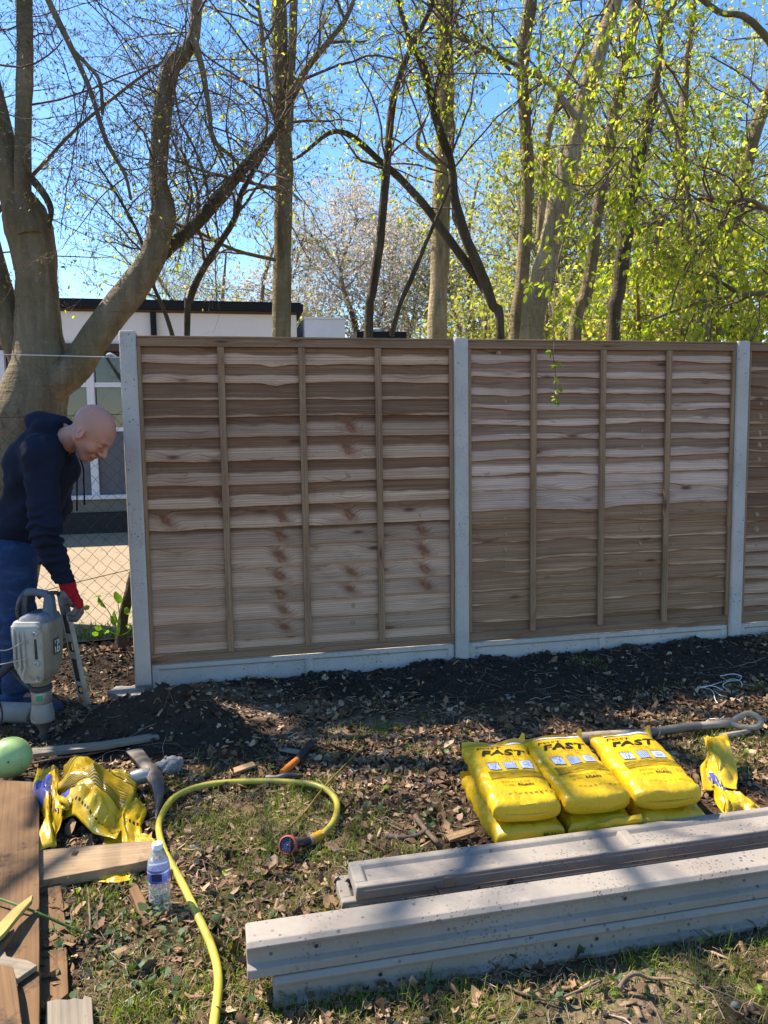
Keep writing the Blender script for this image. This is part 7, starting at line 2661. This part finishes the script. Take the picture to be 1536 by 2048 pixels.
# hoodie
hs = SDF((-2.4, 3.45, 0.7), (-1.35, 4.35, 1.62), 0.0075)
UP = NECK - HIP
UPn = unit(UP)
hem = HIP + np.array([0.02, 0, 0.03])
hs.cone(CHEST + np.array([-0.01, 0, 0.0]), hem + UPn * 0.10, 0.155, 0.145, 0.05)
hs.cone(hem + UPn * 0.11, hem + UPn * 0.02, 0.15, 0.142, 0.03)
hs.ell(CHEST + np.array([0.0, 0, 0.02]), (0.16, 0.19, 0.15), k=0.05)
hs.cone(ShN, ShF, 0.092, 0.092, 0.06)
hs.cone(NECK + np.array([-0.06, 0, -0.05]), CHEST, 0.115, 0.14, 0.05)
hs.cone(ShN, ElN, 0.083, 0.072, 0.045)
hs.cone(ElN, WrN + (ElN - WrN) * 0.14, 0.070, 0.048, 0.03)
hs.cone(WrN + (ElN - WrN) * 0.16, WrN + (ElN - WrN) * 0.03, 0.050, 0.043, 0.008)
hs.cone(ShF, ElF, 0.083, 0.07, 0.045)
hs.cone(ElF, WrF, 0.068, 0.048, 0.03)
# hood bunched round the neck
nd = unit(nk0 - nk1)
ring_c = NECK + np.array([-0.012, 0, 0.016])
a1 = unit(np.cross(nd, [0, 1, 0]))
a2 = np.cross(nd, a1)
for k in range(14):
    th = k * 2 * math.pi / 14
    p = ring_c + 0.076 * (math.cos(th) * a1 + math.sin(th) * a2) - nd * 0.01 * math.cos(th)
    th2 = th + 2 * math.pi / 14
    p2 = ring_c + 0.076 * (math.cos(th2) * a1 + math.sin(th2) * a2) - nd * 0.01 * math.cos(th2)
    hs.cone(p, p2, 0.034, 0.034, 0.012)
bk = P(88, 846, 3.92)
hs.ell(bk, (0.085, 0.13, 0.058), R=rot_to(UPn + np.array([-0.4, 0, 0.3])), k=0.03)
hs.cone(bk + np.array([0.03, -0.1, -0.02]), bk + np.array([0.05, 0.1, 0.0]), 0.035, 0.035, 0.02)
hs.cone(nk0 + nd * 0.035, nk0 - nd * 0.03, 0.058, 0.062, 0.006, True)
axn = unit(ElN - ShN)


def folds(x, y, z):
    q = np.stack([x, y, z], -1)
    tt = (q - ShN) @ UPn
    w = 0.010 * fbm(x * 9, y * 9, z * 13, 3, 41) + 0.014 * vnoise(x * 5 + z * 4, y * 6, z * 9 - x * 6, 43)
    arm = np.exp(-(np.linalg.norm(q - ElN, axis=-1) / 0.13) ** 2)
    w += arm * 0.014 * np.sin(((q - ElN) @ unit(WrN - ShN)) * 130 + 4 * vnoise(x * 14, y * 14, z * 14, 3))
    cuff = np.exp(-(np.linalg.norm(q - (WrN + (ElN - WrN) * 0.25), axis=-1) / 0.07) ** 2)
    w += cuff * 0.006 * np.sin(((q - WrN) @ unit(ElN - WrN)) * 200 + 3 * vnoise(x * 20, y * 20, z * 20, 7))
    hemf = np.exp(-(((q - hem) @ UPn - 0.09) / 0.06) ** 2)
    w += hemf * 0.007 * vnoise(x * 16, y * 16, z * 30, 9)
    return w


hs.warp(folds)
me, _ = hs.mesh('hoodie', MT['hoodie'])
link_mesh('hoodie', me, None, man, world=True)
m = MB()
for (x0, y0, x1, y1, yy) in ((150, 918, 154, 1022, 3.80), (162, 914, 169, 1010, 3.93)):
    m.tube(spline([P(x0 - 8, y0 - 10, yy), P(x0 + 4, y0 + 20, yy), P((x0 + x1) / 2 + 2, (y0 + y1) / 2, yy), P(x1, y1, yy)], 14), [0.0042] * 12 + [0.005, 0.005], 6)
m.build('drawstrings', MT['hoodie_cord'], man, world=True)

# jeans
js = SDF((-2.4, 3.5, 0.02), (-1.45, 4.4, 1.05), 0.0078)
js.cone(HIP + UPn * 0.03, HIP - UPn * 0.09, 0.138, 0.142, 0.04)
js.ell(HIP + np.array([-0.05, 0, -0.08]), (0.13, 0.18, 0.13), k=0.05)
for (h_, k_, a_) in ((HiN, KnN, AnN), (HiF, KnF, AnF)):
    js.cone(h_, k_, 0.104, 0.080, 0.05)
    js.cone(k_, a_ + np.array([0, 0, -0.03]), 0.078, 0.070, 0.04)
js.warp(lambda x, y, z: 0.010 * fbm(x * 8, y * 8, z * 14, 3, 51) + 0.018 * np.exp(-((z - 0.48) / 0.12) ** 2) * vnoise(x * 8, y * 8, z * 34 + x * 12, 53) + 0.018 * np.exp(-((z - 0.13) / 0.08) ** 2) * vnoise(x * 6, y * 6, z * 40, 57) + 0.012 * np.exp(-((z - 0.85) / 0.1) ** 2) * vnoise(x * 14, y * 14, z * 26 + x * 22, 59))
me, _ = js.mesh('jeans', MT['denim'])
link_mesh('jeans', me, None, man, world=True)
for (a_, t_) in ((AnN, ToN), (AnF, ToF)):
    bs = SDF(np.minimum(a_, t_) - 0.12, np.maximum(a_, t_) + 0.12, 0.006)
    hl = a_ * 1.0
    hl[2] = 0.05
    bs.cone(a_ + np.array([0, 0, 0.04]), hl, 0.058, 0.05, 0.02).cone(hl, t_, 0.05, 0.042, 0.025).cone(t_, t_ + unit(t_ - hl) * 0.05, 0.044, 0.036, 0.02)
    bs.cone(hl + np.array([-0.04, 0, -0.025]), hl, 0.03, 0.045, 0.02)
    bs.D = np.maximum(bs.D, (0.004 - (bs.lo[2] + np.arange(bs.sh[2]) * bs.h))[None, None, :]).astype(np.float32)
    me, _ = bs.mesh('boot', MT['boot'])
    link_mesh('boot', me, None, man, world=True)

# gloved hand closing on the top of the level
LV0, LV1 = G(172, 1420), P(126, 1198, 3.82)      # level: foot on the ground, top under the hand
LV0[2] = 0.0
LV0 = np.array([LV0[0], 3.90, 0.0])
ld = unit(LV1 - LV0)
gl = SDF(P(134, 1205, 3.74) - 0.17, P(134, 1205, 3.74) + 0.17, 0.0032)
PALM = P(143, 1196, 3.775)
gl.cone(WrN, PALM, 0.040, 0.036, 0.02)
gl.ell(PALM, (0.040, 0.026, 0.05), R=rot_to(unit(P(150, 1215, 3.77) - WrN)), k=0.02)
kn = [P(154, 1196, 3.735), P(159, 1202, 3.76), P(160, 1208, 3.785), P(157, 1214, 3.81)]
for i, kq in enumerate(kn):
    ln = (1.0, 1.1, 1.02, 0.82)[i]
    m1 = kq + np.array([0.004, -0.006, -0.044 * ln])
    m2 = m1 + np.array([-0.022, -0.008, -0.030 * ln])
    m3 = m2 + np.array([-0.026 * ln, 0.006, -0.002])
    gl.cone(PALM + (kq - PALM) * 0.4, kq, 0.017, 0.0165, 0.012)
    gl.cone(kq, m1, 0.0150, 0.0135, 0.005)
    gl.cone(m1, m2, 0.0135, 0.0125, 0.004)
    gl.cone(m2, m3, 0.0125, 0.011, 0.004)
tb0, tb1, tb2, tb3 = PALM + np.array([-0.022, -0.018, 0.02]), P(128, 1192, 3.735), P(124, 1210, 3.74), P(129, 1226, 3.755)
gl.cone(tb0, tb1, 0.022, 0.018, 0.014).cone(tb1, tb2, 0.0165, 0.0145, 0.006).cone(tb2, tb3, 0.0145, 0.011, 0.005)
gl.warp(lambda x, y, z: 0.0022 * fbm(x * 60, y * 60, z * 60, 2, 61))
me, Vg = gl.mesh('glove')
me.materials.append(MT['glove_grey'])
me.materials.append(MT['glove_red'])
cen = np.array([Vg[list(p.vertices)].mean(0) for p in me.polygons])
out = unit(np.array([0.80, 0.25, 0.55]))
loc_ = (cen - PALM)
mi = (((loc_ @ out) > 0.000) & (cen[:, 2] > kn[0][2] - 0.055)) | (((cen - WrN) @ unit(PALM - WrN)) < 0.024)
me.polygons.foreach_set('material_index', mi.astype(np.int32))
link_mesh('glove', me, None, man, world=True)

# ------------------------------------------------------------------ spirit level
lv = thing('spirit_level', 'grey aluminium spirit level held upright in the red glove', 'spirit level', LV0)
zx = ld
fx = unit(np.array([0.84, -0.50, 0.0]) - zx * (np.array([0.84, -0.50, 0.0]) @ zx))    # wide face runs along fx
nx2 = np.cross(zx, fx)
LW, LT, LL = 0.056, 0.024, float(np.linalg.norm(LV1 - LV0)) + 0.02
# the face with windows looks left/front: use nx2 sign towards the camera
if nx2[1] > 0: nx2 = -nx2
lp = lambda a, b, c: LV0 + fx * a + nx2 * b + zx * c
def lbox(m, a0, a1, b0, b1, c0, c1):
    m.add([lp(a, b, c) for c in (c0, c1) for a, b in ((a0, b0), (a1, b0), (a1, b1), (a0, b1))], [(0, 1, 2, 3), (4, 5, 6, 7), (0, 1, 5, 4), (1, 2, 6, 5), (2, 3, 7, 6), (3, 0, 4, 7)])
wins = [(0.045, 0.075), (0.095, 0.150 - 0.01), (0.165, 0.290), (0.330, 0.385), (0.43, 0.545)]
m = MB()
hw, fl_ = LW / 2, 0.009
lbox(m, -hw, -hw + fl_, -LT / 2, LT / 2, 0, LL)
lbox(m, hw - fl_, hw, -LT / 2, LT / 2, 0, LL)
prev = 0.004
for (a, b) in wins + [(LL - 0.004, None)]:
    lbox(m, -hw + fl_, hw - fl_, -LT * 0.36, LT * 0.36, prev, a)
    prev = b
m.build('frame', MT['alu'], lv, world=True, bevel=0.0012)
for i, (a, b) in enumerate(wins):
    m = MB()
    mat_ = MT['orange'] if i == 0 else MT['black_rubber']
    for (a0, a1, c0, c1) in ((-hw + fl_, -hw + fl_ + .004, a, b), (hw - fl_ - .004, hw - fl_, a, b), (-hw + fl_ + .004, hw - fl_ - .004, a, a + .006), (-hw + fl_ + .004, hw - fl_ - .004, b - .006, b)):
        lbox(m, a0, a1, -LT * 0.42, LT * 0.42, c0 + 0.0005, c1 - 0.0005)
    fr_ = m.build('window_frame', mat_, lv, world=True)
    if i in (0, 1, 3):
        m = MB()
        if i == 1:
            m.lathe([(0.0135, -0.006), (0.0135, 0.006)], 18, lp(0, 0.002, (a + b) / 2), rot_to(nx2))
        else:
            m.tube([lp(-0.012, 0, (a + b) / 2), lp(0.012, 0, (a + b) / 2)] if i == 0 else [lp(0, 0, a + 0.008), lp(0, 0, b - 0.008)], 0.0065, 10)
        m.build('vial', MT['vial_amber'] if i < 2 else MT['vial_green'], fr_, world=True)
m = MB()
lbox(m, -hw - 0.001, hw + 0.001, -LT / 2 - 0.001, LT / 2 + 0.001, LL + 0.0005, LL + 0.014)
m.build('end_cap', MT['black_rubber'], lv, world=True)

# ------------------------------------------------------------------ demolition breaker
BX = np.array([*G(88, 1474)[:2], 0.0])
bk_ = thing('breaker', 'dusty grey electric demolition breaker standing upright in front of the man', 'breaker', BX)
K = 1 / 2330.0     # one pixel of the close-up in metres at the tool's distance
# tool axes: yawed so that its ribbed side faces left-front
ya = rad(-3)
AX, AY = np.array([math.cos(ya), math.sin(ya), 0]), np.array([-math.sin(ya), math.cos(ya), 0])
BT_ = lambda x, y, z: BX + AX * x + AY * y + np.array([0.0, 0, 1.0]) * z


def ring(cx, cy, z, hx, hy, n=28, e=4.0):
    a = np.arange(n) * 2 * math.pi / n + math.pi / n
    c, s_ = np.cos(a), np.sin(a)
    return np.array([BT_(cx + np.sign(q) * abs(q) ** (2 / e) * hx, cy + np.sign(w) * abs(w) ** (2 / e) * hy, z) for q, w in zip(c, s_)])


def loft(name, rows, mat, n=28, par=bk_, smooth=40):
    m = MB()
    m.rings([ring(*r[:5], n=n, e=(r[5] if len(r) > 5 else 4.0)) for r in rows])
    return m.build(name, mat, par, world=True, smooth=smooth)


loft('chisel', [(0, 0, -0.14, .016, .016, 2), (0, 0, 0.03, .017, .017, 2), (0, 0, 0.055, .028, .028, 2), (0, 0, 0.075, .040, .040, 2)], MT['steel_dark'])
loft('nose_cone', [(0, 0, 0.076, .042, .042, 2), (0, 0, 0.084, .052, .052, 2), (0, 0, 0.105, .054, .054, 2), (0, 0, 0.150, .047, .047, 2), (0, 0, 0.170, .044, .044, 2)], simple('dirty_nose_casting', (0.25, 0.235, 0.205), 0.55, 0.4, 0.2, var=0.25, dirt=(0.12, 0.095, 0.07)))
cb = loft('collar_tube', [(0, 0, 0.171, .043, .043, 2), (0, 0, 0.176, .046, .046, 2), (0, 0, 0.226, .046, .046, 2), (0, 0, 0.229, .043, .043, 2)], MT['steel'])
m = MB()
for (az, w_, mt) in ((0, 0.5, 0),):
    aa = np.linspace(rad(-95), rad(-60), 7)
    q = [[BX + np.array([math.cos(a) * 0.0468, math.sin(a) * 0.0468, z]) for a in aa] for z in (0.188, 0.216)]
    m.add(np.array(q).reshape(-1, 3), [(j, j + 1, 7 + j + 1, 7 + j) for j in range(6)])
m.build('green_sticker', MT['green_label'], cb, world=True)
m = MB()
aa = np.linspace(rad(-165), rad(-140), 7)
q = [[BX + np.array([math.cos(a) * 0.0468, math.sin(a) * 0.0468, z]) for a in aa] for z in (0.180, 0.220)]
m.add(np.array(q).reshape(-1, 3), [(j, j + 1, 7 + j + 1, 7 + j) for j in range(6)])
m.build('black_sticker', MT['tool_black'], cb, world=True)
loft('clamp_ring', [(0, 0, 0.230, .045, .045, 2), (0, 0, 0.234, .051, .051, 2), (0, 0, 0.254, .051, .051, 2), (0, 0, 0.258, .046, .046, 2)], MT['tool_black'])
loft('neck', [(0, 0, 0.259, .043, .043, 2), (0, 0, 0.275, .050, .050, 2.2), (0, 0.0, 0.292, .056, .056, 3)], MT['tool_tan'])
# main housing: cast half (left/front) and plastic half (right)
hz_ = [(0.288, 0.052, 0.050), (0.305, 0.064, 0.060), (0.33, 0.074, 0.072), (0.36, 0.080, 0.080), (0.42, 0.084, 0.086), (0.50, 0.087, 0.090), (0.555, 0.088, 0.090), (0.568, 0.084, 0.086)]
loft('plastic_housing', [(0.0, 0.012, z, a, b, 5) for z, a, b in hz_], MT['tool_tan'], 36)
cast = loft('cast_housing', [(-0.012, -0.012, z + 0.001, a * 0.86, b * 0.93, 6) for z, a, b in [(0.281, 0.050, 0.052)] + hz_[1:-1] + [(0.560, .083, .086), (0.574, .076, .078)]], MT['tool_grey'], 36)
# ribs and slots on the cast faces
yf = -0.012 - 0.0835
for k, x in enumerate((-0.062, -0.040, -0.018)):
    m = MB()
    m.tube([BT_(x, yf + 0.002, 0.36), BT_(x, yf - 0.003, 0.38), BT_(x, yf - 0.003, 0.52), BT_(x, yf + 0.002, 0.545)], [.004, .0065, .0065, .004], 8)
    m.build('rib', MT['tool_grey'], cast, world=True)
for (x, z0, z1) in ((0.036, 0.405, 0.50),):
    m = MB()
    m.box(BT_(x, yf + 0.004, (z0 + z1) / 2), (0.009, 0.016, z1 - z0), np.stack([AX, AY, [0, 0, 1]], 1))
    m.build('vent_slot', MT['tool_black'], cast, world=True, bevel=0.002)
for (x, z) in ((0.036, 0.525), (0.036, 0.385)):
    m = MB()
    m.lathe([(0.014, -0.008), (0.014, 0.004), (0.010, 0.008), (0.006, 0.008), (0.005, 0.002), (0.0001, 0.002)], 16, BT_(x, yf, z), rot_to(-AY))
    m.build('bolt_boss', MT['tool_grey'], cast, world=True)
m = MB()
m.lathe([(0.008, 0), (0.008, 0.035), (0.006, 0.038), (0.0001, 0.038)], 12, BT_(0.03, yf + 0.012, 0.312), rot_to(-AY + AX * 0.4))
m.build('side_pin', MT['steel'], cast, world=True)
m = MB()
pl = spline([BT_(-0.046, yf - 0.002, 0.37), BT_(-0.040, yf - 0.004, 0.345), BT_(-0.032, yf - 0.002, 0.31)], 6)
m.tube(pl, 0.006, 8)
m.tube(spline([BT_(-0.018, yf - 0.002, 0.37), BT_(-0.026, yf - 0.004, 0.345), BT_(-0.032, yf - 0.003, 0.325)], 6), 0.005, 8)
m.build('cast_fork', MT['tool_grey'], cast, world=True)
# hexagonal vent on the left flank
m = MB()
hx_c = BT_(-0.012 - 0.078, -0.03, 0.508)
m.lathe([(0.034, -0.004), (0.034, 0.010), (0.028, 0.013), (0.026, 0.010), (0.0001, 0.010)], 6, hx_c, rot_to(-AX))
vh = m.build('hexagon_vent', MT['tool_black'], bk_, world=True)
m = MB()
for k in range(-2, 3):
    m.box(hx_c - AX * 0.0105 + AY * k * 0.009, (0.003, 0.004, 0.04), np.stack([AX, AY, [0, 0, 1]], 1))
m.build('vent_bars', MT['tool_grey'], vh, world=True)
vh.children[0]['kind'] = 'stuff'
# rating plate on the plastic side
m = MB()
xr = 0.0895
m.box(BT_(xr, -0.002, 0.445), (0.002, 0.052, 0.075), np.stack([AX, AY, [0, 0, 1]], 1))
rp = m.build('rating_plate', MT['tool_black'], bk_, world=True)
m = MB()
for (y, z, w_, h_) in ((-0.018, 0.43, .005, .03), (-0.018, 0.468, .004, .016), (-0.004, 0.425, .002, .02), (0.003, 0.437, .008, .012), (0.003, 0.453, .008, .012), (0.003, 0.469, .008, .010), (0.003, 0.419, .008, .010), (0.0165, 0.428, .006, .024), (0.0165, 0.463, .006, .02)):
    m.box(BT_(xr + 0.0013, y, z), (0.0008, w_, h_), np.stack([AX, AY, [0, 0, 1]], 1))
m.build('plate_lettering', MT['print_white'], rp, world=True)
rp.children[0]['kind'] = 'stuff'
# blue-grey head with D handle
loft('top_cap', [(0.006, 0.01, 0.569, .080, .082, 5), (0.01, 0.012, 0.590, .070, .074, 5), (0.012, 0.014, 0.606, .045, .06, 4)], MT['tool_blue'], 32)
for (a, b, c_, w_, nm_) in ((0.058, 0.062, 0.0, 0.024, 'rear_handle_post'), (-0.062, -0.050, 0.0, 0.020, 'front_handle_post')):
    m = MB()
    q = []
    for z, k, o in ((0.572, 1.25, 0.0), (0.60, 1.05, 0.1), (0.64, 0.9, 0.4), (0.672, 0.8, 0.8), (0.690, 0.55, 1.0)):
        x = a + (b - a) * o
        q.append(np.array([BT_(x + sx * w_ * k, sy * 0.026 * k + 0.01, z) for sx, sy in ((-1, -.8), (-.6, -1), (.6, -1), (1, -.8), (1, .8), (.6, 1), (-.6, 1), (-1, .8))]))
    m.rings(q)
    m.build(nm_, MT['tool_blue'] if w_ > .022 else MT['tool_black'], bk_, world=True, smooth=50)
m = MB()
m.tube(spline([BT_(-0.060, 0.01, 0.682), BT_(-0.03, 0.01, 0.698), BT_(0.02, 0.01, 0.694), BT_(0.066, 0.01, 0.680)], 14), [.015, .0165, .017, .0175, .0175, .0175, .018, .018, .018, .018, .0185, .019, .019, .017], 12)
m.build('grip', MT['tool_blue'], bk_, world=True)
m = MB()
m.tube(spline([BT_(-0.070, -0.02, 0.55), BT_(-0.078, -0.025, 0.61), BT_(-0.072, -0.012, 0.665), BT_(-0.05, 0.01, 0.704), BT_(-0.02, 0.03, 0.704), BT_(-0.01, 0.06, 0.66)], 22), 0.009, 8)
m.build('hand_guard', MT['tool_black'], bk_, world=True)
m = MB()
m.tube(spline([BT_(-0.075, 0.07, 0.555), BT_(-0.100, 0.085, 0.60), BT_(-0.100, 0.085, 0.66), BT_(-0.075, 0.06, 0.688), BT_(-0.03, 0.03, 0.70)], 22), 0.0085, 8)
m.build('rear_loop', MT['tool_black'], bk_, world=True)
m = MB()
m.box(BT_(0.078, 0.012, 0.694), (0.044, 0.034, 0.014), np.stack([AX, AY, [0, 0, 1]], 1))
m.build('trigger_housing', MT['tool_black'], bk_, world=True, bevel=0.004)
# side handle
m = MB()
m.tube(spline([BT_(-0.045, -0.01, 0.243), BX + np.array([-0.10, 0.03, 0.262]), BX + np.array([-0.15, 0.05, 0.30]), BX + np.array([-0.165, 0.055, 0.33])], 12), 0.011, 8)
m.build('side_handle_arm', MT['tool_black'], bk_, world=True)
m = MB()
m.tube(spline([BX + np.array([-0.21, 0.02, 0.295]), BX + np.array([-0.165, 0.055, 0.335]), BX + np.array([-0.125, 0.085, 0.372])], 10), [.016, .021, .020, .019, .019, .019, .019, .020, .021, .015], 12)
m.build('side_grip', MT['tool_black'], bk_, world=True)

# pale wires tied to the fence, bent across the breaker
t = thing('loose_wire', 'two loose pale wire ends crossing in front of the jeans at the left edge', 'wire', P(20, 1300, 3.42))
m = MB()
m.tube(spline([P(-30, 1304, 3.40), P(0, 1301, 3.40), P(14, 1300, 3.40), P(32, 1292, 3.42), P(44, 1284, 3.43), P(52, 1286, 3.44)], 14), 0.0026, 6)
m.tube(spline([P(-30, 1334, 3.40), P(0, 1329, 3.40), P(28, 1323, 3.42), P(54, 1317, 3.44)], 12), 0.0026, 6)
m.build('wire', MT['wire_tie'], t, world=True)
t = thing('power_cable', 'black cable loop lying on the ground at the left edge below the breaker', 'cable', G(4, 1440))
m = MB()
m.tube(spline([G(-40, 1425, 0.02), P(-8, 1400, 3.62), P(3, 1418, 3.62), P(3, 1440, 3.6), G(-12, 1470, 0.015), G(-60, 1480, 0.015)], 18), 0.005, 8)
m.build('cord', MT['black_rubber'], t, world=True)
# jeans pocket, belt loop and seam as thin raised strips laid on the denim
def on_mesh(o, pts, d):
    out = []
    mw = Vector(man.location)
    for p in pts:
        ok, loc, nrm, _ = o.ray_cast(Vector(p) - mw - Vector(d) * 0.5, Vector(d))
        if ok: out.append(np.array(loc + mw - Vector(d) * 0.001))
    return out


jo = [c for c in man.children if c.name.startswith('jeans')][0]
ho = [c for c in man.children if c.name.startswith('hoodie')][0]
bpy.context.view_layer.update()
m = MB()
n_ok = 0
for pts in ([P(2 + 62 * f, 1092 + 2 * f + 9 * f * (1 - f) * 4, 3.9) for f in np.linspace(0, 1, 14)], [P(16 + 6 * f, 1080 + 110 * f, 3.9) for f in np.linspace(0, 1, 16)], [P(19 + 6 * f, 1080 + 110 * f, 3.9) for f in np.linspace(0, 1, 16)]):
    q = on_mesh(jo, pts, (0.0, 1.0, 0.0))
    if len(q) > 4:
        m.tube(np.array(q), 0.0016, 5)
        n_ok += 1
if n_ok: m.build('stitching', simple('pale_stitching', (0.10, 0.13, 0.22), 0.9, 0.1, bump=0), man, world=True)['kind'] = 'stuff'
m = MB()
n_ok = 0
for pts in ([P(40 + 90 * f, 948 - 34 * math.sin(f * 3.0) - 10 * f, 3.8) for f in np.linspace(0, 1, 18)], [P(-5 + 85 * f, 1050 + 6 * f, 3.9) for f in np.linspace(0, 1, 14)]):
    q = on_mesh(ho, pts, (0.0, 1.0, 0.0))
    if len(q) > 4:
        m.tube(np.array(q), 0.0022, 5)
        n_ok += 1
if n_ok: m.build('hoodie_seams', simple('navy_seam', (0.006, 0.008, 0.016), 0.9, 0.1, bump=0), man, world=True)['kind'] = 'stuff'
